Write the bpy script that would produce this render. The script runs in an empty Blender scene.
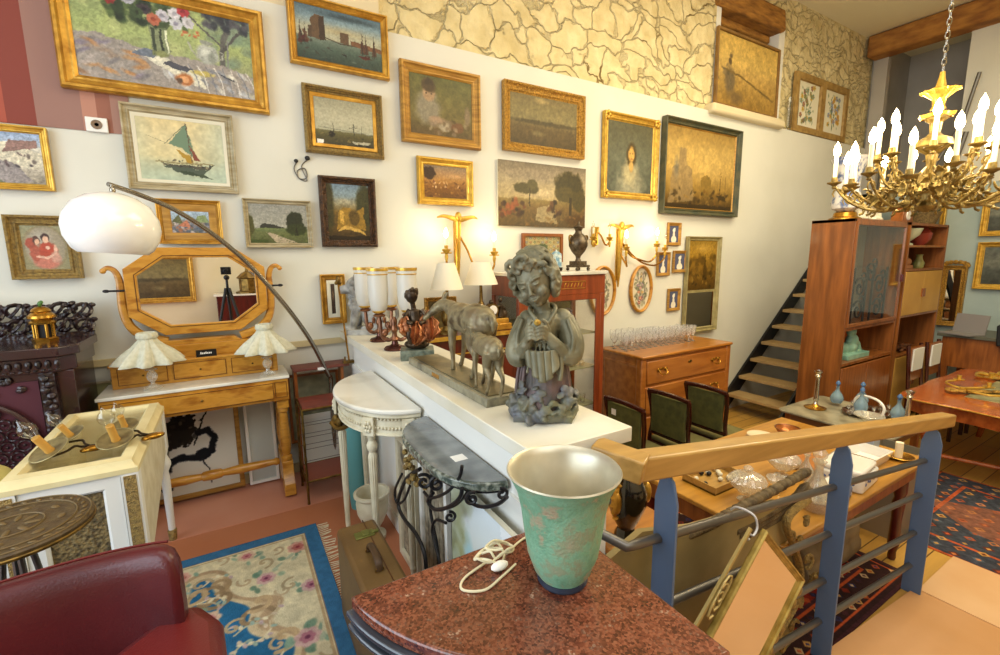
import bpy, math, random
import numpy as np
from mathutils import Vector, Matrix, Euler
random.seed(7)
PI=math.pi; sin=math.sin; cos=math.cos; R_=math.radians
COL=bpy.context.scene.collection
# ------------------------------------------------------------------ camera
F_PX=455.4; YAW,PITCH,ROLL=R_(30.645),R_(8.819),R_(-.513); EYE=Vector((0,0,1.6))
_f=Vector((sin(YAW)*cos(PITCH),cos(YAW)*cos(PITCH),-sin(PITCH))); _r=Vector((cos(YAW),-sin(YAW),0)); _u=_r.cross(_f)
CR=cos(ROLL)*_r+sin(ROLL)*_u; CU=-sin(ROLL)*_r+cos(ROLL)*_u; CF=_f
cam_d=bpy.data.cameras.new('camera'); cam=bpy.data.objects.new('camera',cam_d); COL.objects.link(cam)
cam_d.sensor_width=36; cam_d.lens=F_PX/1000*36; cam_d.clip_start=.02
m=Matrix((CR,CU,-CF)).transposed().to_4x4(); m.translation=EYE; cam.matrix_world=m
bpy.context.scene.camera=cam
def ray(px,py): return CR*((px-500)/F_PX)+CU*((327.5-py)/F_PX)+CF
def BX(px,py,X): d=ray(px,py); return EYE+d*(X/d.x)
def BY(px,py,Y): d=ray(px,py); return EYE+d*(Y/d.y)
def BZ(px,py,Z): d=ray(px,py); return EYE+d*((Z-1.6)/d.z)
# ------------------------------------------------------------------ mesh builder
class MB:
    def __init__(s): s.v=[]; s.f=[]; s.M=Matrix.Identity(4)
    def add(s,vs,fs,M=None):
        T=s.M@M if M is not None else s.M; o=len(s.v)
        s.v+= [tuple(T@Vector(p)) for p in vs]; s.f+=[tuple(i+o for i in f) for f in fs]; return s
    def box(s,x0,x1,y0,y1,z0,z1,M=None):
        vs=[(x,y,z) for z in(z0,z1) for y in(y0,y1) for x in(x0,x1)]
        return s.add(vs,[(0,2,3,1),(4,5,7,6),(0,1,5,4),(2,6,7,3),(0,4,6,2),(1,3,7,5)],M)
    def prism(s,pts,z0,z1,M=None):
        n=len(pts); vs=[(x,y,z0) for x,y in pts]+[(x,y,z1) for x,y in pts]
        a=sum(pts[i][0]*pts[(i+1)%n][1]-pts[(i+1)%n][0]*pts[i][1] for i in range(n))
        fs=[tuple(range(n))[::-1],tuple(range(n,2*n))]+[(i,(i+1)%n,(i+1)%n+n,i+n) for i in range(n)]
        if a<0: fs=[f[::-1] for f in fs]
        return s.add(vs,fs,M)
    def lathe(s,prof,c=(0,0,0),n=24,M=None,rad=None,cap=True):
        vs=[];fs=[]
        for k,(r,z) in enumerate(prof):
            for i in range(n):
                a=2*PI*i/n; q=r*(rad(a,k) if rad else 1); vs.append((c[0]+q*cos(a),c[1]+q*sin(a),c[2]+z))
        for k in range(len(prof)-1):
            for i in range(n):
                j=(i+1)%n; fs.append((k*n+i,k*n+j,(k+1)*n+j,(k+1)*n+i))
        if cap:
            if prof[0][0]>1e-4: fs.append(tuple(range(n))[::-1])
            if prof[-1][0]>1e-4: fs.append(tuple((len(prof)-1)*n+i for i in range(n)))
        return s.add(vs,fs,M)
    def tube(s,pts,r,n=8,closed=False,M=None,flat=1.0):
        P=[Vector(p) for p in pts]; L=len(P); rr=r if isinstance(r,(list,tuple)) else [r]*L
        vs=[];fs=[]; up=None
        for k in range(L):
            if closed: t=P[(k+1)%L]-P[k-1]
            else: t=P[min(k+1,L-1)]-P[max(k-1,0)]
            if t.length<1e-9: t=Vector((0,0,1))
            t.normalize()
            if up is None:
                up=Vector((0,0,1)) if abs(t.z)<.9 else Vector((0,1,0))
            a=up-t*up.dot(t)
            if a.length<1e-6: a=t.orthogonal()
            a.normalize(); b=t.cross(a); up=a
            for i in range(n):
                w=2*PI*i/n; vs.append(P[k]+a*(rr[k]*cos(w))+b*(rr[k]*sin(w)*flat))
        K=L if closed else L-1
        for k in range(K):
            k2=(k+1)%L
            for i in range(n):
                j=(i+1)%n; fs.append((k*n+i,k*n+j,k2*n+j,k2*n+i))
        if not closed: fs+= [tuple(range(n))[::-1],tuple((L-1)*n+i for i in range(n))]
        return s.add(vs,fs,M)
    def ell(s,c,r,n=14,M=None,rot=None):
        if not isinstance(r,(tuple,list)): r=(r,r,r)
        m=max(6,n//2+1); T=Matrix.Translation(c)
        if rot: T=T@Euler(rot).to_matrix().to_4x4()
        vs=[(0,0,-r[2])];
        for k in range(1,m):
            p=-PI/2+PI*k/m
            for i in range(n):
                a=2*PI*i/n; vs.append((r[0]*cos(p)*cos(a),r[1]*cos(p)*sin(a),r[2]*sin(p)))
        vs.append((0,0,r[2])); fs=[]
        for i in range(n):
            j=(i+1)%n; fs.append((0,1+j,1+i)); b=1+(m-2)*n; fs.append((b+i,b+j,len(vs)-1))
            for k in range(m-2): fs.append((1+k*n+i,1+k*n+j,1+(k+1)*n+j,1+(k+1)*n+i))
        return s.add(vs,fs,(M@T) if M is not None else T)
    def cyl(s,a,b,r,r2=None,n=12,M=None): return s.tube([a,b],[r,r if r2 is None else r2],n,M=M)
    def frame(s,x0,x1,z0,z1,prof,M=None):
        # mitred moulding round a rectangle in the XZ plane, prof=(inset,height towards -Y)
        vs=[];fs=[]; n=len(prof)
        for d,h in prof: vs+=[(x0+d,-h,z0+d),(x1-d,-h,z0+d),(x1-d,-h,z1-d),(x0+d,-h,z1-d)]
        for k in range(n-1):
            for i in range(4):
                j=(i+1)%4; fs.append((k*4+i,k*4+j,(k+1)*4+j,(k+1)*4+i))
        return s.add(vs,fs,M)
    def surf(s,fn,nu,nv,M=None,close=False):
        vs=[fn(i/nu,j/nv) for j in range(nv+1) for i in range(nu+1)]; w=nu+1
        fs=[(j*w+i,j*w+i+1,(j+1)*w+i+1,(j+1)*w+i) for j in range(nv) for i in range(nu)]
        return s.add(vs,fs,M)
def obj(name,mb,mat,parent=None,bevel=0,sharp=38,voxel=0,smooth_it=0,sub=0,disp=None,kind=None):
    me=bpy.data.meshes.new(name); me.from_pydata(mb.v,[],mb.f); me.update()
    if len(me.polygons):
        me.polygons.foreach_set('use_smooth',[True]*len(me.polygons))
        if not voxel: me.set_sharp_from_angle(angle=R_(sharp))
    me.materials.append(mat); o=bpy.data.objects.new(name,me); COL.objects.link(o)
    if parent is not None: o.parent=parent
    if bevel: b=o.modifiers.new('b','BEVEL'); b.width=bevel; b.segments=2; b.limit_method='ANGLE'; b.angle_limit=R_(40)
    if voxel: r=o.modifiers.new('r','REMESH'); r.mode='VOXEL'; r.voxel_size=voxel; r.use_smooth_shade=True
    if smooth_it: q=o.modifiers.new('s','SMOOTH'); q.iterations=smooth_it; q.factor=.5
    if sub: q=o.modifiers.new('u','SUBSURF'); q.levels=sub; q.render_levels=sub
    if disp:
        t=bpy.data.textures.new(name+'_tex',disp[0]); t.noise_scale=disp[1]
        q=o.modifiers.new('d','DISPLACE'); q.texture=t; q.strength=disp[2]; q.mid_level=.5; q.texture_coords='LOCAL'
    if kind: o['kind']=kind
    return o
def tag(o,label,cat,group=None):
    o['label']=label; o['category']=cat
    if group: o['group']=group
    return o
def thing(name,label,cat,loc=(0,0,0),rz=0,group=None,rot=None):
    o=bpy.data.objects.new(name,None); COL.objects.link(o); o.empty_display_size=.05
    o.location=loc; o.rotation_euler=rot if rot else (0,0,rz); return tag(o,label,cat,group)
def struct(name,mb,mat,**k): o=obj(name,mb,mat,**k); o['kind']='structure'; return o
def kids(o,allo):
    return [c for c in allo if c.parent==o]
def dup(root,loc,rz=None,label=None,group=None,scale=None):
    allo=list(COL.objects); r=root.copy(); COL.objects.link(r); r.location=loc
    if rz is not None: r.rotation_euler=(root.rotation_euler[0],root.rotation_euler[1],rz)
    if scale: r.scale=(scale,)*3 if not isinstance(scale,tuple) else scale
    if label: r['label']=label
    if group: r['group']=group
    for c in kids(root,allo):
        d=c.copy(); COL.objects.link(d); d.parent=r
        for g in kids(c,allo):
            e=g.copy(); COL.objects.link(e); e.parent=d
    return r
def cat(pts,n=6,closed=False):
    P=[Vector(p) for p in pts]; L=len(P); out=[]
    rng=range(L if closed else L-1)
    for i in rng:
        if closed: a,b,c,d=P[i-1],P[i],P[(i+1)%L],P[(i+2)%L]
        else: a,b,c,d=P[max(i-1,0)],P[i],P[i+1],P[min(i+2,L-1)]
        for k in range(n):
            t=k/n; out.append(.5*((2*b)+(c-a)*t+(2*a-5*b+4*c-d)*t*t+(3*b-a-3*c+d)*t**3))
    if not closed: out.append(P[-1])
    return out
def spiral(c,r0,r1,a0,a1,n=20,ax=(0,2)):
    # points of a spiral in the plane given by axes ax around c
    o=[]
    for i in range(n+1):
        t=i/n; a=a0+(a1-a0)*t; r=r0+(r1-r0)*t; p=[c[0],c[1],c[2]]; p[ax[0]]+=r*cos(a); p[ax[1]]+=r*sin(a); o.append(tuple(p))
    return o
def RZ(a): return Matrix.Rotation(a,4,'Z')
def RX(a): return Matrix.Rotation(a,4,'X')
def RY(a): return Matrix.Rotation(a,4,'Y')
def T(x,y,z): return Matrix.Translation((x,y,z))
# ------------------------------------------------------------------ materials
def lin(c):
    if isinstance(c,str): c=tuple(int(c[i:i+2],16)/255 for i in(0,2,4))
    return tuple(((x/12.92) if x<=.04045 else ((x+.055)/1.055)**2.4) for x in c[:3])+(1,)
def newmat(name):
    m=bpy.data.materials.new(name); m.use_nodes=True; nt=m.node_tree; b=nt.nodes['Principled BSDF']; return m,nt,b
def mat(name,c,rough=.5,metal=0,c2=None,scale=6,detail=4,stretch=(1,1,1),bump=0,bscale=60,kind='NOISE',lo=.35,hi=.65,spec=.5,coat=0,trans=0,ior=1.45,alpha=1,sss=0,btype='NOISE',c3=None):
    m,nt,b=newmat(name); N=nt.nodes.new; K=nt.links.new
    b.inputs['Roughness'].default_value=rough; b.inputs['Metallic'].default_value=metal
    b.inputs['Specular IOR Level'].default_value=spec; b.inputs['Coat Weight'].default_value=coat; b.inputs['Coat Roughness'].default_value=.15
    b.inputs['Transmission Weight'].default_value=trans; b.inputs['IOR'].default_value=ior; b.inputs['Base Color'].default_value=lin(c)
    tc=N('ShaderNodeTexCoord'); mp=N('ShaderNodeMapping'); mp.inputs['Scale'].default_value=stretch; K(tc.outputs['Object'],mp.inputs['Vector'])
    if c2:
        if kind=='VORONOI': t=N('ShaderNodeTexVoronoi'); t.inputs['Scale'].default_value=scale; src=t.outputs['Distance']
        elif kind=='WAVE':
            t=N('ShaderNodeTexWave'); t.inputs['Scale'].default_value=scale; t.inputs['Distortion'].default_value=6; t.inputs['Detail'].default_value=3; src=t.outputs['Fac']
        else: t=N('ShaderNodeTexNoise'); t.inputs['Scale'].default_value=scale; t.inputs['Detail'].default_value=detail; src=t.outputs['Fac']
        K(mp.outputs['Vector'],t.inputs['Vector'])
        r=N('ShaderNodeValToRGB'); e=r.color_ramp.elements; e[0].position=lo; e[0].color=lin(c); e[1].position=hi; e[1].color=lin(c2)
        if c3: q=e.new((lo+hi)/2); q.color=lin(c3)
        K(src,r.inputs['Fac']); K(r.outputs['Color'],b.inputs['Base Color'])
    if bump:
        if btype=='VORONOI': t2=N('ShaderNodeTexVoronoi'); t2.inputs['Scale'].default_value=bscale; s2=t2.outputs['Distance']
        else: t2=N('ShaderNodeTexNoise'); t2.inputs['Scale'].default_value=bscale; t2.inputs['Detail'].default_value=4; s2=t2.outputs['Fac']
        K(mp.outputs['Vector'],t2.inputs['Vector']); bm=N('ShaderNodeBump'); bm.inputs['Strength'].default_value=bump; bm.inputs['Distance'].default_value=.01
        K(s2,bm.inputs['Height']); K(bm.outputs['Normal'],b.inputs['Normal'])
    return m
def emis(name,c,s):
    m,nt,b=newmat(name); b.inputs['Emission Color'].default_value=lin(c); b.inputs['Emission Strength'].default_value=s; b.inputs['Base Color'].default_value=lin(c); return m
def glass(name,c='ffffff',rough=.0,ior=1.45): return mat(name,c,rough,trans=1,ior=ior)
def pane_glass(name,tint='ffffff',gl=.12,milk=0):
    # thin window pane: mostly see-through with a mirror reflection
    m=bpy.data.materials.new(name); m.use_nodes=True; nt=m.node_tree; nt.nodes.clear(); N=nt.nodes.new
    o=N('ShaderNodeOutputMaterial'); t=N('ShaderNodeBsdfTransparent'); t.inputs['Color'].default_value=lin(tint)
    lw=N('ShaderNodeLayerWeight'); lw.inputs['Blend'].default_value=.25; mm=N('ShaderNodeMath'); mm.operation='MULTIPLY_ADD'; mm.inputs[1].default_value=.6 if milk else .2; mm.inputs[2].default_value=gl*.6; nt.links.new(lw.outputs['Facing'],mm.inputs[0]); g=N('ShaderNodeBsdfGlossy'); g.inputs['Roughness'].default_value=.03; x=N('ShaderNodeMixShader'); x.inputs[0].default_value=gl
    nt.links.new(mm.outputs[0],x.inputs[0]); nt.links.new(t.outputs[0],x.inputs[1]); nt.links.new(g.outputs[0],x.inputs[2]); 
    if milk:
        d=N('ShaderNodeBsdfDiffuse'); d.inputs['Color'].default_value=lin('f0ece0'); y=N('ShaderNodeMixShader'); y.inputs[0].default_value=milk; nt.links.new(x.outputs[0],y.inputs[1]); nt.links.new(d.outputs[0],y.inputs[2]); x=y
    nt.links.new(x.outputs[0],o.inputs[0]); return m
def vcol(name,rough=.6,spec=.4,bump=0,coat=0):
    m,nt,b=newmat(name); a=nt.nodes.new('ShaderNodeAttribute'); a.attribute_name='Col'; nt.links.new(a.outputs['Color'],b.inputs['Base Color'])
    b.inputs['Roughness'].default_value=rough; b.inputs['Specular IOR Level'].default_value=spec; b.inputs['Coat Weight'].default_value=coat; b.inputs['Coat Roughness'].default_value=.1
    if bump:
        t=nt.nodes.new('ShaderNodeTexNoise'); t.inputs['Scale'].default_value=250; bm=nt.nodes.new('ShaderNodeBump'); bm.inputs['Strength'].default_value=bump; bm.inputs['Distance'].default_value=.005
        nt.links.new(t.outputs['Fac'],bm.inputs['Height']); nt.links.new(bm.outputs['Normal'],b.inputs['Normal'])
    return m
M={}
M['plaster']=mat('white_plaster','dad8cc',.85,c2='d2d0c3',scale=1.2,bump=.05,bscale=30)
M['cream']=mat('cream_plaster','ddcfae',.85,c2='d4c49c',scale=1.2,bump=.08,bscale=20)
M['gold']=mat('gilt_wood','d2a243',.36,.6,c2='9c6c24',scale=18,lo=.3,hi=.75,bump=.25,bscale=70)
M['goldbright']=mat('bright_gilt','dfb750',.32,.6,c2='ae8230',scale=22,lo=.3,hi=.8,bump=.2,bscale=90)
M['goldorn']=mat('ornate_gilt','cfa048',.42,.5,c2='86602a',scale=60,lo=.35,hi=.7,bump=1,bscale=90,btype='VORONOI')
M['goldold']=mat('aged_gilt','a88b4c',.5,.35,c2='76603a',scale=70,lo=.35,hi=.7,bump=.6,bscale=190,btype='VORONOI')
M['honeyframe']=mat('honey_gilt_wood','bb8e40',.42,.25,c2='946a2c',scale=5,stretch=(1,1,9),bump=.15)
M['darkframe']=mat('dark_carved_wood','5c3c1e',.4,.1,c2='2e1c0e',scale=40,bump=.6,bscale=90,btype='VORONOI')
M['paleframe']=mat('pale_grey_frame','b4a88a',.6,.05,c2='958560',scale=9,stretch=(1,1,5),bump=.1)
M['linen']=mat('linen_mount','d9d2ba',.9)
M['greenframe']=mat('dark_green_frame','3e4434',.5,c2='5b573c',scale=10,bump=.2)
M['maple']=mat('honey_maple_wood','b67c24',.32,c2='9c6218',scale=7,stretch=(1,3,3),coat=.3,bump=.03,c3='c48c34')
M['inlay']=mat('dark_inlay','4c2608',.4)
M['walnut']=mat('walnut_wood','985824',.35,c2='784016',scale=5,stretch=(6,6,.7),coat=.25)
M['rosewood']=mat('rosewood_veneer','925828',.35,c2='6c3e1a',scale=4,stretch=(5,5,.5),coat=.3)
M['orangewood']=mat('orange_fruitwood','b27428',.32,c2='985c1a',scale=5,stretch=(.7,5,5),coat=.35)
M['mahogany']=mat('red_mahogany','5c1c10',.3,c2='3c100a',scale=5,stretch=(4,4,.6),coat=.4)
M['chairwood']=mat('dark_mahogany','3a140c',.25,coat=.5)
M['pine']=mat('pale_varnished_pine','b48c4a',.38,c2='a07a3c',scale=6,stretch=(.5,6,6),coat=.2)
M['tablewood']=mat('yellow_oak_wood','ba8632',.35,c2='a27026',scale=4,stretch=(.5,6,3),coat=.3)
M['ochredoor']=mat('ochre_lacquer','b98f42',.5,c2='ac8238',scale=3)
M['beam']=mat('oak_beam','b07a36',.75,c2='845424',scale=4,stretch=(1,1,3),bump=.5,bscale=14)
M['darkbeam']=mat('rough_lintel','b07c36',.85,c2='7c5222',scale=5,stretch=(1,4,4),bump=.7,bscale=12)
M['marblewhite']=mat('white_marble','e3dfd2',.18,c2='b8b2a2',scale=3,detail=9,lo=.45,hi=.72,coat=.2)
M['marblegreen']=mat('dark_green_marble','555a5c',.1,c2='8d9290',scale=9,detail=12,lo=.4,hi=.75,coat=.6)
M['marblegreenedge']=mat('speckled_green_marble','3f463c',.2,c2='8c9184',scale=50,detail=6,lo=.45,hi=.65,coat=.3)
M['marblegrey']=mat('grey_marble','a29a80',.3,c2='76705c',scale=8,detail=9)
M['whitepaint']=mat('white_paint','e6e4dc',.5)
M['offwhite']=mat('aged_white_paint','dcd4ba',.55,c2='c7bc9c',scale=14,lo=.4,hi=.75)
M['brownbronze']=mat('dark_bronze','5a4a38',.38,.7,c2='2e241a',scale=14,bump=.2)
M['copperbronze']=mat('copper_bronze','9a6a4c',.33,.7,c2='5c3c2c',scale=25)
M['patina']=mat('green_grey_bronze_patina','857f64',.48,.2,c2='57543f',scale=9,lo=.35,hi=.7,bump=.15,bscale=40)
M['patinapurple']=mat('mauve_bronze_patina','735c5a',.55,.25,c2='56524e',scale=14,bump=.3,bscale=50)
M['patinagrey']=mat('blue_grey_bronze_patina','62646a',.55,.3,c2='6e6c52',scale=12,bump=.4,bscale=45)
M['brass']=mat('polished_brass','c9983f',.25,.9,c2='a57628',scale=12)
M['oldbrass']=mat('tarnished_brass','8d7038',.4,.8,c2='5c4722',scale=20)
M['silver']=mat('silver','cfcac0',.18,1)
M['chrome']=mat('brushed_steel','9d978b',.25,1)
M['steel']=mat('grey_steel_tube','6d6a66',.38,.7)
M['black']=mat('black_iron','1e1c1e',.42,.2)
M['blackgloss']=mat('black_lacquer','0e0c0c',.12,coat=.8)
M['bluepaint']=mat('slate_blue_paint','566a88',.5)
M['rubber']=mat('black_plastic','18181a',.5)
M['leather']=mat('burgundy_leather','521519',.36,c2='421015',scale=4,bump=.12,bscale=180,coat=.25)
M['leatherred']=mat('red_leather','641a18',.38,bump=.12,bscale=180,coat=.2)
M['brownleather']=mat('tan_suitcase_leather','7c5f34',.5,c2='5f4524',scale=5,lo=.3,hi=.75,bump=.1)
M['panbrass']=mat('tarnished_pan_brass','8c7c50',.4,.3,c2='5e5030',scale=24)
M['urnbronze']=mat('grey_brown_bronze','6e604c',.35,.55,c2='463a2c',scale=30)
M['palebrass']=mat('pale_tarnished_brass','a89a6c',.4,.4,c2='7c6e48',scale=24)
M['greenvelvet']=mat('green_velvet','5c5c2c',.9,c2='4c4c24',scale=20)
M['oliveseat']=mat('olive_velvet','6f6a3e',.9,c2='625d34',scale=10)
M['shade']=mat('cream_lamp_shade','ece3cc',.8); M['shade'].node_tree.nodes['Principled BSDF'].inputs['Subsurface Weight'].default_value=0
M['shadefab']=mat('pleated_grey_green_fabric','cdcab4',.9,c2='b9b69c',scale=60,lo=.4,hi=.8)
M['acrylic']=mat('glossy_white_acrylic','f3f1ea',.12,coat=.5)
M['frost']=mat('frosted_glass','ece8dc',.35,trans=.35)
M['glass']=glass('clear_glass','fbfbf6',.0,1.4)
M['bluegl']=glass('pale_blue_glass','9cc8e0',.03,1.4)
M['bluebody']=mat('pale_blue_opaline','a4c2d2',.12,trans=.6)
M['pane']=pane_glass('cabinet_glass')
M['goblet']=mat('clear_goblet_glass','ffffff',.04,trans=.9,ior=1.5)
M['thinglass']=pane_glass('thin_clear_glass','ffffff',.08,.05)
M['crystal']=pane_glass('cut_crystal','fbf9f2',.16,.2)
M['mirror']=mat('mirror_glass','ece8e2',.01,1)
M['wax']=mat('candle_sleeve_white','f2e6c6',.6)
M['waxold']=mat('candle_sleeve_yellow','c89644',.55)
M['bulb']=emis('lit_bulb','ffe2a8',30)
M['bulbbig']=emis('lit_flame_bulb','ffd79a',40)
M['clearbulb']=pane_glass('clear_bulb_glass','f4f4f0',.15)
M['gothic']=mat('dark_carved_oak','2e1c1e',.28,c2='180d10',scale=12,bump=.7,bscale=45,btype='VORONOI',coat=.3)
M['gothicplain']=mat('dark_polished_oak','3a2024',.22,c2='24120f',scale=5,coat=.5)
M['redcloth']=mat('maroon_lining','4a1c26',.8)
M['granite']=None
M['porcelain']=mat('white_porcelain','e8e4dc',.15,coat=.5)
M['blueporc']=mat('blue_white_porcelain','d5d3cf',.2,c2='5c6c94',scale=22,lo=.46,hi=.6,coat=.5)
M['turq']=mat('turquoise_glaze','8fb8a6',.3,c2='6f9c8c',scale=12)
M['celadon']=mat('celadon_bowl','c2cdb4',.25)
M['redvase']=mat('red_glaze','8c3a2e',.25)
M['plaque']=mat('black_plaque','141210',.4)
M['paper']=mat('white_paper','efece4',.8)
M['stonegrey']=mat('pale_grey_plaster','b4b2ac',.6,c2='77756f',scale=25,lo=.35,hi=.7,bump=.6,bscale=50)
M['wicker']=mat('dark_wicker','8a7448',.8,c2='4c3e26',scale=60,bump=.7,bscale=80,btype='VORONOI')
M['tan']=mat('tan_cloth_panel','9c8a5c',.7,c2='857549',scale=4)
M['carvedtrim']=mat('grey_brown_carved_wood','6e5c3c',.7,c2='453722',scale=16,bump=.6)
M['white_sheet']=mat('white_board','dfe0da',.6)
M['cable']=mat('cream_cable','d9cfae',.5)
M['turqcloth']=mat('turquoise_fabric','5f9c9e',.8)
M['turqpot']=M['turqcloth']
# ------------------------------------------------------------------ painter: pictures and carpets as fine coloured meshes
def srgb(c): return np.array([int(c[i:i+2],16)/255 for i in(0,2,4)])
def vnoise(U,V,s,seed=0,oc=3):
    rg=np.random.RandomState(seed); out=np.zeros_like(U); amp=1;tot=0
    for o in range(oc):
        g=rg.rand(64,64); x=(U*s*2**o)%63; y=(V*s*2**o)%63; i=x.astype(int); j=y.astype(int); fx=x-i; fy=y-j
        fx=fx*fx*(3-2*fx); fy=fy*fy*(3-2*fy)
        out+=amp*((g[j,i]*(1-fx)+g[j,i+1]*fx)*(1-fy)+(g[j+1,i]*(1-fx)+g[j+1,i+1]*fx)*fy); tot+=amp; amp*=.5
    return out/tot
class Paint:
    def __init__(s,w,h,nx,bg='cccccc',seed=1):
        s.w=w;s.h=h;s.a=w/h; ny=max(8,int(nx*h/w)); s.nx=nx;s.ny=ny
        s.U,s.V=np.meshgrid(np.linspace(0,1,nx+1),np.linspace(0,1,ny+1)); s.C=np.ones(s.U.shape+(3,))*srgb(bg); s.sd=seed
        s.rg=np.random.RandomState(seed)
    def mix(s,m,c,al=1):
        m=(np.clip(m,0,1)*al)[...,None]; s.C=s.C*(1-m)+(srgb(c) if isinstance(c,str) else c)*m; return s
    def nz(s,sc,oc=3): s.sd+=1; return vnoise(s.U*s.a,s.V,sc,s.sd,oc)
    def grad(s,st,u0=0,u1=1,v0=0,v1=1,wob=0):
        v=s.V+((s.nz(5)-.5)*wob if wob else 0); vs=[q[0] for q in st]; c=np.array([srgb(q[1]) for q in st])
        g=np.stack([np.interp(v,vs,c[:,k]) for k in range(3)],-1); m=((s.U>=u0)&(s.U<=u1)&(v>=v0)&(v<=v1))
        s.C=np.where(m[...,None],g,s.C); return s
    def blob(s,u,v,ru,rv,c,soft=.15,rough=0,al=1,rot=0,sc=12):
        x=(s.U-u)*s.a; y=s.V-v; 
        if rot: x,y=x*cos(rot)+y*sin(rot),-x*sin(rot)+y*cos(rot)
        d=np.sqrt((x/(ru*s.a))**2+(y/rv)**2)
        if rough: d=d+(s.nz(sc)-.5)*rough
        return s.mix((1-d)/max(soft,1e-3),c,al)
    def rect(s,u0,u1,v0,v1,c,al=1,rough=0):
        n=(s.nz(20)-.5)*rough if rough else 0
        return s.mix(((s.U+n>=u0)&(s.U+n<=u1)&(s.V+n>=v0)&(s.V+n<=v1)).astype(float),c,al)
    def poly(s,pts,c,al=1,rough=0):
        n=(s.nz(14)-.5)*rough if rough else 0
        U=s.U+n; V=s.V+n; ins=np.zeros(U.shape,bool); k=len(pts)
        for i in range(k):
            (x1,y1),(x2,y2)=pts[i],pts[(i+1)%k]
            if y1==y2: continue
            c_=((y1>V)!=(y2>V))&(U<(x2-x1)*(V-y1)/(y2-y1)+x1); ins^=c_
        return s.mix(ins.astype(float),c,al)
    def line(s,pts,w,c,al=1):
        for (x1,y1),(x2,y2) in zip(pts[:-1],pts[1:]):
            ax=(s.U-x1)*s.a; ay=s.V-y1; bx=(x2-x1)*s.a; by=y2-y1; t=np.clip((ax*bx+ay*by)/max(bx*bx+by*by,1e-9),0,1)
            d=np.hypot(ax-t*bx,ay-t*by); s.mix((w-d)/(w*.4),c,al)
        return s
    def dabs(s,n,u0,u1,v0,v1,cols,r,al=.8,asp=1,soft=.5):
        for i in range(n):
            s.blob(s.rg.uniform(u0,u1),s.rg.uniform(v0,v1),r*s.rg.uniform(.5,1.4)/s.a,r*asp*s.rg.uniform(.5,1.4),cols[s.rg.randint(len(cols))],soft,0,al,s.rg.uniform(-1,1))
        return s
    def flower(s,u,v,r,c,c2,n=6):
        for k in range(n):
            a=2*PI*k/n; s.blob(u+r*.6*cos(a)/s.a,v+r*.6*sin(a),r*.45/s.a,r*.45,c,.4)
        return s.blob(u,v,r*.4/s.a,r*.4,c2,.4)
    def grain(s,am,sc=30): s.C=np.clip(s.C*(1+((s.nz(sc*1.37,3)-.5)*1.1+(s.nz(sc*2.9+1,2)-.5)*.8)[...,None]*am*2),0,1); return s
    def warp(s,am=.012,sc=14):
        ny,nx=s.U.shape; dx=(s.nz(sc,3)-.5)*2*am*s.h/s.w*nx; dy=(s.nz(sc,3)-.5)*2*am*ny; J,I=np.mgrid[0:ny,0:nx]
        s.C=s.C[np.clip((J+dy).round().astype(int),0,ny-1),np.clip((I+dx).round().astype(int),0,nx-1)]; return s
    def mesh(s,name,material,parent=None,flat=False,solid=0):
        if not flat: s.warp(.016,11); s.warp(.009,30)
        n=(s.nx+1)*(s.ny+1); co=np.zeros((n,3)); co[:,0]=(s.U.ravel()-.5)*s.w
        if flat: co[:,1]=(s.V.ravel()-.5)*s.h
        else: co[:,2]=s.V.ravel()*s.h
        w=s.nx+1; J,I=np.meshgrid(np.arange(s.ny),np.arange(s.nx),indexing='ij'); b=(J*w+I).ravel()
        q=np.stack([b,b+1,b+w+1,b+w],1).astype(np.int32)
        me=bpy.data.meshes.new(name); me.vertices.add(n); me.vertices.foreach_set('co',co.ravel()); k=len(q)
        me.loops.add(k*4); me.loops.foreach_set('vertex_index',q.ravel()); me.polygons.add(k)
        me.polygons.foreach_set('loop_start',np.arange(0,k*4,4,dtype=np.int32)); me.polygons.foreach_set('loop_total',np.full(k,4,np.int32)); me.update()
        C=np.clip(s.C.reshape(-1,3),0,1); L=np.where(C<=.04045,C/12.92,((C+.055)/1.055)**2.4); L=np.concatenate([L,np.ones((n,1))],1)
        at=me.color_attributes.new('Col','FLOAT_COLOR','POINT'); at.data.foreach_set('color',L.astype(np.float32).ravel())
        me.materials.append(material); o=bpy.data.objects.new(name,me); COL.objects.link(o)
        if parent is not None: o.parent=parent
        if solid: q=o.modifiers.new('s','SOLIDIFY'); q.thickness=solid; q.offset=-1
        return o
M['canvas']=vcol('oil_paint',.42,.35,bump=.15); M['canvasmat']=vcol('matt_paint',.8,.2); M['carpet']=vcol('wool_pile',.95,.1,bump=.6)
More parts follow.
